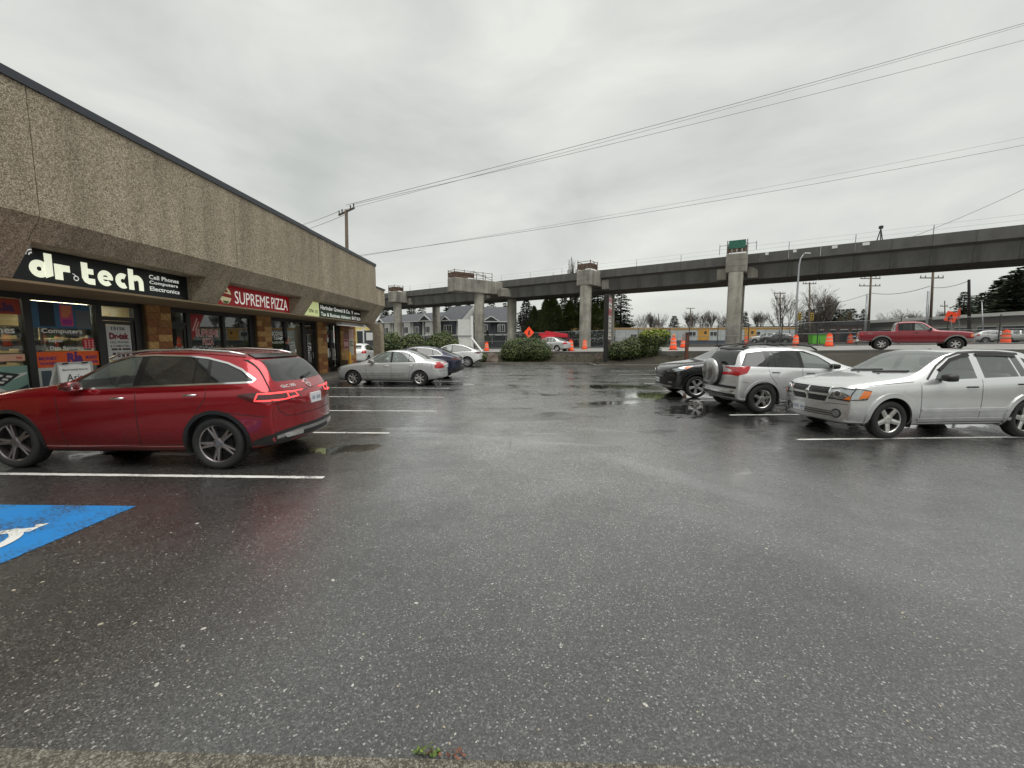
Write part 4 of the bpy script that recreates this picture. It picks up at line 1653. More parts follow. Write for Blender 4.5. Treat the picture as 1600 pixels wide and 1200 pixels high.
        for i in range(n - 1):
            fs.append((2 * i, 2 * i + 1, 2 * i + 3, 2 * i + 2))
        return self.skin([tuple(p) for p in pts], fs, m, name, axis, sign, off, parent, deep)

    def badge(self, name, s, o, wd, ht, m, axis, sign=1, off=.006, bold=.0, flip=1):
        v, f, (x0, y0, x1, y1) = text_geo(s, bold)
        pts = [(o[0] + flip * ((p[0] - x0) / (x1 - x0) - .5) * wd, o[1] + (p[1] - y0) / (y1 - y0) * ht) for p in v]
        return self.skin(pts, f, m, name, axis, sign, off, None, .002)

    def plate(self, axis, z, y=0, lean=0):
        w, h = .30, .15
        rect_ = [(y - w / 2, z - h / 2), (y + w / 2, z - h / 2), (y + w / 2, z + h / 2), (y - w / 2, z + h / 2)]
        p, n = self.hit((y, z), axis)
        x = p.x + (.018 if axis == 'front' else -.018)
        d = 1 if axis == 'front' else -1
        pl = self.part(MB().box((x, y - w / 2, z - h / 2), (x - d * .03, y + w / 2, z + h / 2)), 'licence_plate', M_plate)
        mk = MB()
        for k in range(6):
            yy = y - w * .36 + k * w * .145
            if k == 3: continue
            mk.box((x + d * .002, yy - .014, z - .034), (x, yy - .006, z + .026)).box((x + d * .002, yy + .006, z - .034), (x, yy + .013, z + .026)).box((x + d * .002, yy - .006, z - .004), (x, yy + .006, z + .004))
        self.part(mk, 'plate_print', M_plateb, pl)
        return pl

    def handle(self, s, z, m, sign):
        h, n = self.hit((s, z), 'side', sign)
        y = h.y
        pts = [(self.L / 2 - s + .10, y - sign * .004, z), (self.L / 2 - s + .07, y + sign * .028, z + .004), (self.L / 2 - s - .07, y + sign * .03, z + .006), (self.L / 2 - s - .10, y - sign * .004, z + .004)]
        self.part(MB().tube(pts, [.012, .014, .014, .012], 8), 'door_handle', m, smooth=True)

    def wing(self, s, z, m, sign, size=(.11, .10, .075), out=.13):
        h, n = self.hit((s, z - .03), 'side', sign)
        bm = bmesh.new()
        bmesh.ops.create_cube(bm, size=2)
        for v in bm.verts:
            v.co.x *= size[0]; v.co.y *= size[1]; v.co.z *= size[2]
            if v.co.x > 0: v.co.y *= .85; v.co.z *= .8
        me = bpy.data.meshes.new('wing_mirror')
        bmesh.ops.subdivide_edges(bm, edges=bm.edges, cuts=3, use_grid_fill=True)
        for v in bm.verts:
            q = V((v.co.x / size[0], v.co.y / size[1], v.co.z / size[2]))
            r_ = max(1e-6, q.length)
            mx_ = max(abs(c) for c in q)
            q = q * (1 - .45 * (1 - mx_ / r_) * 1.6)
            v.co = V((q.x * size[0], q.y * size[1], q.z * size[2]))
        bm.to_mesh(me)
        bm.free()
        me.polygons.foreach_set('use_smooth', [True] * len(me.polygons))
        me.materials.append(m)
        o = bpy.data.objects.new('wing_mirror', me)
        C.objects.link(o)
        o.parent = self.root
        c = V((self.L / 2 - s, h.y + sign * out, z))
        o.location = c
        a = MB().beam((self.L / 2 - s, h.y - sign * .01, z - .05), (self.L / 2 - s, h.y + sign * out * .6, z - .03), .05, .03)
        st = self.part(a, 'mirror_stalk', M_trim, o)
        st.location = -c
        gl_ = MB().box((-size[0] * .80, -size[1] * .68, -size[2] * .66), (-size[0] * .87, size[1] * .68, size[2] * .66))
        self.part(gl_, 'mirror_glass', M_chrome, o)

    # ---- wheels and cabin
    def wheels(self):
        sp = self.sp
        Rw, w = sp['R'], sp.get('tw', .225)
        Rr = sp.get('rim', Rw * .70)
        ty = MB()
        ty.lathe([(Rr - .012, w * .5 - .035), (Rr + .004, w * .5 - .012), ((Rr + Rw) / 2, w * .5), (Rw - .025, w * .5 - .008), (Rw - .006, w * .5 - .03), (Rw, w * .5 - .06), (Rw, -w * .5 + .06), (Rw - .006, -w * .5 + .03), (Rw - .025, -w * .5 + .008), (Rr, -w * .5 + .01)], 44, axis='y')
        tm = ty.mesh('tyre', True)
        tm.materials.append(M_tyre)
        rm = MB()
        yo = w * .5 - .022
        rm.lathe([(Rr - .012, yo - .11), (Rr - .016, yo - .012), (Rr + .002, yo + .004), (Rr + .008, yo - .002), (Rr + .006, yo - .015)], 44, axis='y')
        ns, wi, wo, twin = sp.get('spokes', (5, .09, .07, 0))
        hub = sp.get('hub', .075)
        for k in range(ns):
            for tw in ((0,) if not twin else (-1, 1)):
                a = 2 * math.pi * (k + .25) / ns
                da = tw * twin
                c0, c1 = V((math.cos(a + da * .5), 0, math.sin(a + da * .5))), V((math.cos(a + da), 0, math.sin(a + da)))
                t0 = V((-c0.z, 0, c0.x))
                t1 = V((-c1.z, 0, c1.x))
                p0, p1 = c0 * (hub * .8), c1 * (Rr - .012)
                yi, ye = yo - .012, yo - .012 + sp.get('dish', -.012)
                y0_, y1_ = V((0, ye, 0)), V((0, yi, 0))
                dn = V((0, -.035, 0))
                q = [p0 - t0 * wi / 2 + y0_, p0 + t0 * wi / 2 + y0_, p1 + t1 * wo / 2 + y1_, p1 - t1 * wo / 2 + y1_]
                ridge = [p0 + y0_ + V((0, .008, 0)), p1 + y1_ + V((0, .006, 0))]
                rm.add(q + [x + dn for x in q] + ridge, [(0, 8, 9, 3), (8, 1, 2, 9), (0, 3, 7, 4), (1, 5, 6, 2), (0, 4, 5, 1), (3, 9, 2)])
        ye = yo - .012 + sp.get('dish', -.012)
        rm.lathe([(0, ye + .012), (hub * .5, ye + .012), (hub, ye + .002), (hub, ye - .03)], 20, axis='y')
        rmesh = rm.mesh('rim', False)
        rmesh.materials.append(sp.get('rimmat', M_alloy))
        hubm = MB()
        hubm.lathe([(0, yo - .075), (Rr * .62, yo - .075), (Rr * .62, yo - .09), (Rr - .012, yo - .105), (Rr - .012, -w * .4), (0, -w * .4)], 28, axis='y')
        hm = hubm.mesh('wheel', False)
        hm.materials.append(sp.get('discmat', M_well))
        for s in self.axles:
            for sg in (1, -1):
                wv = interp(sp['rows'], s, 4)
                o = bpy.data.objects.new('wheel', hm)
                C.objects.link(o)
                o.parent = self.root
                o.location = (self.L / 2 - s, sg * (wv - .018 - w / 2), Rw - .004)
                o.rotation_euler = (0, rng.uniform(0, 6.28), 0) if sg > 0 else (0, rng.uniform(0, 6.28), math.pi)
                for nm, me in (('tyre', tm), ('rim', rmesh)):
                    c = bpy.data.objects.new(nm, me)
                    C.objects.link(c)
                    c.parent = o
        # liners inside the arches
        for s in self.axles:
            for sg in (1, -1):
                W = interp(sp['rows'], s, 4)
                Ra = self.Ra + .004
                mb = MB()
                n = 18
                vs_ = []
                for i in range(n + 1):
                    a = R(-20 + 220 * i / n)
                    x, z = self.L / 2 - s + Ra * math.cos(a), Rw + Ra * math.sin(a)
                    vs_ += [(x, sg * (W - .015), z), (x, sg * .42, z)]
                fs = [(2 * i, 2 * i + 1, 2 * i + 3, 2 * i + 2) for i in range(n)]
                k = len(vs_)
                vs_.append((self.L / 2 - s, sg * .42, Rw))
                fs += [(2 * i + 1, k, 2 * i + 3) for i in range(n)]
                mb.add(vs_, fs)
                self.part(mb, 'wheel_liner', M_well)

    def cabin(self):
        sp = self.sp
        m = sp.get('cabmat', M_cabin)
        zf = sp.get('floor', .32)
        s0, s1 = sp['cab']                 # dash .. rear bench
        W = self.W - .14
        X = lambda s: self.L / 2 - s
        zb = interp(sp['rows'], (s0 + s1) / 2, 2)
        b = MB()
        b.box((X(s0 - .3), -W, zf - .06), (X(s1 + .5), W, zf))
        b.box((X(s0 - .25), -W, zf), (X(s0 - .2), W, zb - .10))
        b.box((X(s1 + .45), -W, zf), (X(s1 + .5), W, zb - .12))
        b.box((X(s0 - .3), -W, zf), (X(s1 + .5), -W + .05, zb - .14))
        b.box((X(s0 - .3), W - .05, zf), (X(s1 + .5), W, zb - .14))
        self.part(b, 'cabin_tub', m)
        self.part(MB().prism([(0, zb - .36), (.42, zb - .34), (.42, zb - .08), (.2, zb - .03), (0, zb - .06)], (X(s0 - .22), -W, 0), (-1, 0, 0), (0, 0, 1), (0, 2 * W, 0)), 'dashboard', M_cabin, bevel=.02)
        for sg in (1, -1):
            y = sg * W * .5
            sx = X(s0 + .85)
            st = MB()
            st.box((sx - .05, y - .24, zf), (sx + .42, y + .24, zf + .26))
            self.part(st, 'seat', m, bevel=.05)
            bk = MB().prism([(0, zf + .2), (.14, zf + .2), (-.06, zf + .82), (-.16, zf + .82)], (sx - .06, y - .23, 0), (1, 0, 0), (0, 0, 1), (0, .46, 0))
            self.part(bk, 'seat_back', m, bevel=.05)
            hd = MB().box((sx - .25, y - .12, zf + .86), (sx - .14, y + .12, zf + 1.04))
            self.part(hd, 'headrest', m, bevel=.03)
        if s1 > s0 + 1.3:
            sx = X(s1)
            self.part(MB().box((sx - .02, -W + .06, zf), (sx + .45, W - .06, zf + .28)), 'rear_bench', m, bevel=.05)
            self.part(MB().prism([(0, zf + .2), (.14, zf + .2), (-.06, zf + .78), (-.16, zf + .78)], (sx - .06, -W + .06, 0), (1, 0, 0), (0, 0, 1), (0, 2 * W - .12, 0)), 'bench_back', m, bevel=.04)
            for sg in (1, -1):
                self.part(MB().box((sx - .26, sg * W * .5 - .12, zf + .82), (sx - .15, sg * W * .5 + .12, zf + .97)), 'headrest', m, bevel=.03)
        ring_ = [(X(s0 + .32) + .09 * math.sin(R(a)) * .5, W * .5 + .18 * math.cos(R(a)), zb - .05 + .17 * math.sin(R(a))) for a in range(0, 361, 24)]
        self.part(MB().tube(ring_, .014, 6), 'steering_wheel', M_trim, smooth=True)

    def common(self):
        sp = self.sp
        for sg in (1, -1):
            for ln in sp.get('seams', []):
                self.ribbon('panel_seam', ln, .009, M_seam, 'side', sg, .0012)
            if 'dlo_trim' in sp:
                self.ribbon('window_trim', sp['dlo_trim'], sp.get('dlo_w', .022), sp.get('dlo_m', M_chrome), 'side', sg, .006, closed=True)
            for s, z in sp.get('handles', []):
                self.handle(s, z, sp.get('handle_m', self.paint), sg)
            if 'wing' in sp:
                self.wing(*sp['wing'][:2], sp['wing'][2], sg)
            if 'sill' in sp:
                a, b, z0, z1 = sp['sill']
                self.decal('sill_trim', [(a, z0), (b, z0), (b, z1), (a, z1)], sp.get('sill_m', M_trim), 'side', sg, .006, .12)
            if 'flare' in sp:
                wd, m_ = sp['flare']
                for s in self.axles:
                    ln = [(s + (self.Ra + wd / 2 - .004) * math.cos(R(a)), sp['R'] + (self.Ra + wd / 2 - .004) * math.sin(R(a))) for a in range(-22, 203, 9)]
                    self.ribbon('arch_trim', ln, wd, m_, 'side', sg, sp.get('flare_off', .010))
            else:
                for s in self.axles:
                    ln = [(s + (self.Ra + .008) * math.cos(R(a)), sp['R'] + (self.Ra + .008) * math.sin(R(a))) for a in range(-16, 197, 9)]
                    self.ribbon('arch_lip', ln, .022, self.paint, 'side', sg, .006)


def star(mb, o, u, w, r):
    for k in range(3):
        a = R(90 + 120 * k)
        c, s = math.cos(a), math.sin(a)
        mb.flat([(r * c, r * s), (-.12 * r * s, .12 * r * c), (-.2 * r * c, -.2 * r * s), (.12 * r * s, -.12 * r * c)], o, u, w)


# ---- red crossover beside the shops
P_red = car_paint('red_paint', (0.34, 0.006, 0.015), .7, .22)
dlo = [(1.66, 1.105), (4.22, 1.205), (4.24, 1.235), (4.02, 1.37), (3.80, 1.455), (3.5, 1.525), (3.2, 1.555), (2.75, 1.565), (2.42, 1.55), (2.12, 1.46), (1.8, 1.26)]
glc = dict(L=4.67, W=.945, wb=2.873, foh=.85, R=.365, tw=.24, rim=.262, paint=P_red, spokes=(5, .05, .03, .13), rimmat=mat('glc_alloy', (.24, .22, .22), .3, .85), cab=(1.75, 3.45),
           rows=[(0, .32, .74, .82, .78, .55, .24), (.06, .26, .84, .93, .86, .66, .20), (.25, .22, .95, 1.02, .90, .72, .12), (.6, .21, 1.02, 1.08, .93, .76, .04), (1.1, .20, 1.06, 1.13, .942, .78, 0),
                 (1.5, .20, 1.09, 1.18, .945, .77, 0), (1.82, .20, 1.10, 1.36, .945, .71, 0), (2.25, .20, 1.12, 1.585, .945, .655, 0), (2.6, .20, 1.135, 1.635, .945, .63, 0), (3.2, .20, 1.16, 1.645, .945, .62, 0),
                 (3.75, .20, 1.185, 1.615, .94, .60, 0), (4.12, .22, 1.20, 1.565, .93, .58, 0), (4.30, .25, 1.17, 1.43, .915, .60, .03), (4.45, .28, 1.10, 1.20, .90, .66, .07), (4.56, .31, 1.03, 1.09, .88, .68, .12), (4.64, .33, .92, .99, .86, .66, .17), (4.67, .38, .80, .86, .80, .60, .2)],
           dlo=[dlo], panes=[([(1.72, 1.125), (2.60, 1.15), (2.57, 1.54), (2.42, 1.53), (2.12, 1.44), (1.82, 1.25)], glass_mat('car_glass_half', (.42, .47, .45), .015, 1.75, .05)),
                             ([(2.70, 1.155), (3.42, 1.18), (3.34, 1.53), (2.75, 1.545), (2.67, 1.54)], G_tint), ([(3.45, 1.182), (3.60, 1.188), (3.52, 1.505), (3.37, 1.525)], G_tint),
                             ([(3.66, 1.19), (4.19, 1.215), (4.0, 1.35), (3.79, 1.435), (3.57, 1.495)], G_tint)],
           wind=([(.0, 1.2), (.70, 1.2), (.60, 1.56), (.0, 1.575)], G_clear), wind_s=(1.3, 2.4),
           rearw=([(0, 1.175), (.64, 1.195), (.66, 1.23), (.55, 1.49), (0, 1.515)], G_tint), rearw_s=(4.0, 4.6), dlo_trim=dlo,
           seams=[[(1.55, 1.06), (1.58, .62), (1.62, .30)], [(2.66, 1.13), (2.66, .9), (2.66, .32)], [(3.64, 1.185), (3.62, 1.0), (3.5, .82), (3.36, .62), (3.3, .34)], [(1.62, .30), (3.3, .34)], [(3.86, .80), (4.5, .72)]],
           handles=[(2.42, .99), (3.42, 1.035)], handle_m=M_chrome, wing=(1.86, 1.16, P_red), sill=(1.25, 3.3, .215, .27), flare=(.05, M_trim), flare_off=.008)
k_ = Car('crossover_car', glc, (-5.57, 6.30, 0), R(180.3), 'dark red crossover parked by the shops with its tail lamps glowing')
for sg in (1, -1):
    rr = MB().tube([(k_.L / 2 - s, sg * y, z) for s, y, z in ((2.05, .615, 1.515), (2.2, .62, 1.585), (2.6, .625, 1.63), (3.2, .615, 1.645), (3.75, .60, 1.615), (3.98, .585, 1.57))], .016, 8)
    k_.part(rr, 'roof_rail', M_chrome, smooth=True)
    sidel = k_.decal('tail_lamp', [(4.04, 1.02), (4.28, .925), (4.585, .925), (4.60, 1.06), (4.34, 1.075), (4.1, 1.05)], M_dkred, 'side', sg, .008, .05)
    k_.ribbon('lamp_loop', [(4.28, .955), (4.56, .95), (4.57, 1.04), (4.32, 1.05)], .022, M_redlit, 'side', sg, .012, closed=True, parent=sidel)
    lens = k_.decal('tail_lamp', [(sg * .34, .955), (sg * .62, .935), (sg * .63, 1.065), (sg * .38, 1.055)], M_dkred, 'rear', 1, .008, .05)
    k_.ribbon('lamp_loop', [(sg * .40, .97), (sg * .58, .96), (sg * .58, 1.04), (sg * .43, 1.035)], .022, M_redlit, 'rear', 1, .012, closed=True, parent=lens)
    k_.decal('tail_lamp', [(sg * .66, .93), (sg * .84, .925), (sg * .84, 1.065), (sg * .67, 1.065)], M_dkred, 'rear', 1, .008, .05)
    k_.decal('tail_pipe', [(sg * .38, .40), (sg * .66, .40), (sg * .68, .46), (sg * .36, .46)], M_chrome, 'rear', 1, .022, .06)
    k_.decal('head_lamp', [(.62 * sg, .66), (.28 * sg, .70), (.36 * sg, .84), (.70 * sg, .86)], M_lamp, 'front', 1, .006)
    k_.decal('rear_valance', [(4.16, .33), (4.60, .33), (4.62, .52), (4.40, .47), (4.22, .40)], M_trim, 'side', sg, .008, .06)
k_.decal('lower_bumper', [(-.80, .38), (.80, .38), (.82, .50), (.4, .54), (-.4, .54), (-.82, .50)], M_trim, 'rear', 1, .008, .08)
k_.ribbon('bumper_strip', [(-.80, .43), (-.4, .47), (.4, .47), (.80, .43)], .045, M_silverp, 'rear', 1, .018)
k_.decal('roof_spoiler', [(-.56, 1.515), (.56, 1.515), (.50, 1.565), (-.50, 1.565)], M_gloss, 'rear', 1, .02, .08)
k_.ribbon('hatch_seam', [(-.80, 1.06), (-.74, .80), (-.6, .70), (.6, .70), (.74, .80), (.80, 1.06)], .010, M_seam, 'rear', 1, .001)
for sg in (1, -1): k_.ribbon('hatch_seam', [(sg * .62, 1.50), (sg * .74, 1.22), (sg * .80, 1.06)], .012, M_seam, 'rear', 1, .005)
k_.ribbon('rear_wiper', [(0, 1.205), (-.30, 1.245)], .03, M_trim, 'rear', 1, .03)
k_.badge('model_lettering', 'GLC 300', (.46, 1.10), .30, .04, M_chrome, 'rear', flip=-1, bold=.03)
k_.plate('rear', .90)
em = k_.ribbon('star_emblem', arc(0, 1.12, .055, 0, 360, 20)[:-1], .012, M_chrome, 'rear', 1, .012, closed=True, step=.02)
for a in (90, 210, 330):
    k_.ribbon('emblem_ray', [(0, 1.12), (.05 * math.cos(R(a)), 1.12 + .05 * math.sin(R(a)))], .012, M_chrome, 'rear', 1, .012, parent=em, step=.02)
k_.decal('grille', [(-.42, .50), (.42, .50), (.46, .78), (-.46, .78)], M_trim, 'front')

# ---- silver sedan
P_silver = car_paint('silver_paint', (0.66, 0.67, 0.67), .6, .3)
cdlo = [(1.50, .915), (3.47, .955), (3.50, .985), (3.36, 1.16), (3.16, 1.29), (2.95, 1.345), (2.5, 1.365), (2.2, 1.35), (1.98, 1.27), (1.7, 1.08)]
civ = dict(L=4.6, W=.862, wb=2.72, foh=.92, R=.305, tw=.195, rim=.20, paint=P_silver, spokes=(7, .055, .062, 0), hub=.06, cab=(1.65, 3.05), cabmat=M_cabin_l, floor=.26,
           rows=[(0, .30, .56, .64, .70, .5, .26), (.06, .24, .64, .70, .78, .6, .22), (.3, .19, .74, .80, .82, .66, .10), (.8, .17, .83, .885, .85, .70, 0), (1.28, .17, .88, .955, .862, .69, 0), (1.62, .17, .905, 1.14, .862, .63, 0),
                 (2.08, .17, .92, 1.385, .862, .57, 0), (2.5, .17, .93, 1.44, .862, .555, 0), (3.05, .17, .945, 1.425, .862, .55, 0), (3.45, .17, .96, 1.28, .86, .565, 0), (3.85, .18, .965, 1.06, .85, .62, 0), (4.2, .22, .96, 1.01, .835, .66, .04), (4.48, .27, .90, .955, .80, .62, .12), (4.6, .33, .74, .83, .74, .54, .18)],
           dlo=[cdlo], panes=[([(1.58, .93), (2.46, .945), (2.46, 1.345), (2.22, 1.33), (2.0, 1.25), (1.74, 1.08)], G_clear), ([(2.54, .95), (3.20, .965), (3.18, 1.26), (2.95, 1.325), (2.54, 1.345)], G_clear), ([(3.23, .965), (3.45, .975), (3.34, 1.14), (3.21, 1.24)], G_clear)],
           wind=([(0, .97), (.66, .97), (.55, 1.37), (0, 1.39)], G_clear), wind_s=(1.1, 2.3), rearw=([(0, 1.07), (.60, 1.07), (.52, 1.36), (0, 1.38)], G_clear), rearw_s=(3.0, 4.1),
           seams=[[(1.45, .88), (1.48, .5), (1.55, .25)], [(2.5, .93), (2.5, .26)], [(3.5, .95), (3.4, .75), (3.24, .55), (3.2, .27)], [(1.55, .25), (3.2, .27)], [(4.05, .99), (4.15, .86), (4.15, .62), (4.5, .56)], [(3.62, .80), (3.78, .80), (3.78, .91), (3.62, .91), (3.62, .80)]],
           handles=[(2.30, .80), (3.28, .82)], wing=(1.72, .99, P_silver), arch=.045)
k_ = Car('sedan_car', civ, (-5.44, 17.15, 0), R(178.5), 'silver four-door sedan parked nose to the shop sidewalk', cat='car')
for sg in (1, -1):
    k_.ribbon('side_moulding', [(1.30, .52), (3.05, .53)], .045, P_silver, 'side', sg, .014)
    k_.ribbon('lower_crease', [(1.32, .40), (3.05, .40)], .012, M_seam, 'side', sg, .001)
    tl = k_.decal('tail_lamp', [(4.28, .70), (4.54, .70), (4.56, .93), (4.36, .95), (4.24, .80)], M_red, 'side', sg, .008, .05)
    k_.decal('tail_lamp', [(sg * .47, .72), (sg * .76, .70), (sg * .76, .93), (sg * .54, .94)], M_red, 'rear', 1, .008, .05)
    k_.decal('head_lamp', [(.30 * sg, .58), (.66 * sg, .58), (.72 * sg, .68), (.36 * sg, .66)], M_lamp, 'front', 1, .006)
    k_.decal('head_lamp', [(.10, .58), (.42, .64), (.40, .74), (.16, .70)], M_lamp, 'side', sg, .006)
k_.ribbon('bumper_seam', [(-.76, .60), (0, .58), (.76, .60)], .010, M_seam, 'rear', 1, .001)
k_.plate('rear', .80)
k_.decal('grille', [(-.26, .56), (.26, .56), (.24, .63), (-.24, .63)], M_trim, 'front')

# ---- dark navy crossover one stall on
P_navy = car_paint('navy_paint', (0.012, 0.016, 0.045), .4, .3)
ndlo = [(1.70, 1.06), (3.9, 1.13), (3.95, 1.16), (3.65, 1.36), (3.3, 1.455), (2.8, 1.49), (2.45, 1.47), (2.1, 1.34)]
nav = dict(L=4.78, W=.93, wb=2.82, foh=.95, R=.36, tw=.235, paint=P_navy, spokes=(5, .06, .04, .14), cab=(1.8, 3.4),
           rows=[(0, .34, .76, .84, .76, .55, .26), (.06, .28, .86, .93, .84, .66, .22), (.3, .23, .96, 1.02, .89, .72, .1), (.8, .21, 1.01, 1.07, .92, .75, 0), (1.4, .21, 1.04, 1.13, .93, .75, 0), (1.75, .21, 1.06, 1.30, .93, .69, 0), (2.2, .21, 1.08, 1.52, .93, .63, 0), (2.7, .21, 1.10, 1.575, .93, .61, 0), (3.3, .21, 1.12, 1.55, .93, .59, 0),
                 (3.8, .22, 1.14, 1.42, .925, .58, 0), (4.2, .24, 1.13, 1.24, .91, .62, .02), (4.5, .27, 1.08, 1.13, .89, .66, .07), (4.68, .32, .98, 1.05, .86, .66, .13), (4.78, .40, .82, .90, .80, .60, .18)],
           dlo=[ndlo], panes=[([(1.80, 1.075), (2.66, 1.10), (2.64, 1.47), (2.45, 1.455), (2.12, 1.33)], G_tint), ([(2.74, 1.10), (3.48, 1.125), (3.40, 1.42), (2.8, 1.475), (2.72, 1.472)], G_tint), ([(3.53, 1.125), (3.88, 1.145), (3.62, 1.35), (3.46, 1.405)], G_tint)],
           wind=([(0, 1.15), (.70, 1.15), (.58, 1.51), (0, 1.53)], G_tint), wind_s=(1.2, 2.4), rearw=([(0, 1.21), (.60, 1.22), (.50, 1.45), (0, 1.47)], G_tint), rearw_s=(3.5, 4.5), dlo_trim=ndlo, dlo_m=M_silverp,
           seams=[[(1.6, 1.02), (1.64, .34)], [(2.7, 1.08), (2.7, .32)], [(3.62, 1.1), (3.4, .7), (3.34, .34)]], handles=[(2.5, .98), (3.45, 1.0)], wing=(1.92, 1.13, P_navy), flare=(.045, M_trim))
k_ = Car('hatchback_car', nav, (-5.3, 20.1, 0), R(179), 'dark navy crossover half hidden behind the silver sedan')
for sg in (1, -1):
    k_.decal('tail_lamp', [(4.36, .92), (4.70, .92), (4.70, 1.02), (4.40, 1.03)], M_dkred, 'side', sg, .008, .05)
    k_.decal('tail_lamp', [(sg * .40, .93), (sg * .78, .92), (sg * .78, 1.02), (sg * .42, 1.02)], M_dkred, 'rear', 1, .008, .05)
    k_.decal('rear_valance', [(4.4, .38), (4.7, .40), (4.7, .58), (4.5, .55)], M_trim, 'side', sg, .008, .06)
    k_.decal('head_lamp', [(.30 * sg, .72), (.66 * sg, .72), (.72 * sg, .80), (.36 * sg, .80)], M_lamp, 'front', 1, .006)
k_.decal('lower_bumper', [(-.78, .40), (.78, .40), (.78, .56), (-.78, .56)], M_trim, 'rear', 1, .008, .08)
k_.plate('rear', .80)

# ---- white fastback crossover
P_white = car_paint('white_paint', (0.74, 0.75, 0.74), 0.0, .3)
tdlo = [(1.45, 1.03), (4.05, 1.13), (4.08, 1.16), (3.7, 1.36), (3.3, 1.48), (2.8, 1.535), (2.4, 1.51), (2.0, 1.36)]
tes = dict(L=4.75, W=.96, wb=2.89, foh=.86, R=.36, tw=.25, paint=P_white, spokes=(10, .05, .05, 0), rimmat=mat('aero_cover', (.36, .36, .36), .4, .5), hub=.06, cab=(1.7, 3.3),
           rows=[(0, .32, .66, .72, .74, .55, .28), (.06, .26, .75, .80, .83, .64, .24), (.3, .20, .86, .91, .90, .72, .1), (.8, .19, .96, 1.01, .945, .76, 0), (1.3, .18, 1.0, 1.09, .96, .76, 0), (1.65, .18, 1.02, 1.28, .96, .70, 0), (2.15, .18, 1.05, 1.54, .96, .63, 0), (2.65, .18, 1.07, 1.62, .96, .60, 0), (3.2, .18, 1.09, 1.595, .96, .59, 0),
                 (3.75, .19, 1.12, 1.46, .955, .58, 0), (4.15, .22, 1.12, 1.28, .94, .60, .02), (4.42, .26, 1.08, 1.15, .91, .65, .07), (4.64, .32, .96, 1.05, .87, .66, .13), (4.75, .40, .80, .88, .80, .6, .18)],
           dlo=[tdlo], panes=[([(1.56, 1.045), (2.62, 1.085), (2.62, 1.505), (2.42, 1.495), (2.02, 1.345)], G_clear), ([(2.70, 1.088), (4.0, 1.135), (3.68, 1.345), (3.3, 1.462), (2.8, 1.515), (2.7, 1.51)], G_tint)],
           wind=([(0, 1.10), (.72, 1.10), (.58, 1.55), (0, 1.57)], G_tint), wind_s=(1.1, 2.4), rearw=([(0, 1.22), (.58, 1.23), (.48, 1.50), (0, 1.53)], G_tint), rearw_s=(3.3, 4.4), dlo_trim=tdlo, dlo_m=M_gloss,
           seams=[[(1.4, 1.0), (1.45, .32)], [(2.66, 1.06), (2.66, .30)], [(3.8, 1.1), (3.5, .72), (3.36, .32)]], handles=[(2.45, .98), (3.45, 1.02)], wing=(1.8, 1.10, P_white), sill=(1.2, 3.3, .195, .26), arch=.05)
k_ = Car('fastback_car', tes, (-5.30, 30.1, 0), R(180), 'white fastback crossover parked at the far end of the shop side')
for sg in (1, -1):
    k_.decal('tail_lamp', [(4.22, .99), (4.50, .93), (4.66, .93), (4.66, 1.03), (4.40, 1.06)], mat('smoked_red', lin(70, 20, 24), .12), 'side', sg, .008, .05)
    k_.decal('tail_lamp', [(sg * .44, .93), (sg * .80, .92), (sg * .80, 1.02), (sg * .46, 1.0)], mat('smoked_red', lin(70, 20, 24), .12), 'rear', 1, .008, .05)
    k_.decal('rear_valance', [(4.28, .30), (4.64, .34), (4.66, .50), (4.45, .46)], M_trim, 'side', sg, .008, .06)
    k_.decal('head_lamp', [(.30 * sg, .62), (.66 * sg, .64), (.72 * sg, .72), (.36 * sg, .69)], M_lamp, 'front', 1, .006)
k_.decal('lower_bumper', [(-.78, .38), (.78, .38), (.78, .52), (-.78, .52)], M_trim, 'rear', 1, .008, .08)
k_.plate('rear', .84)

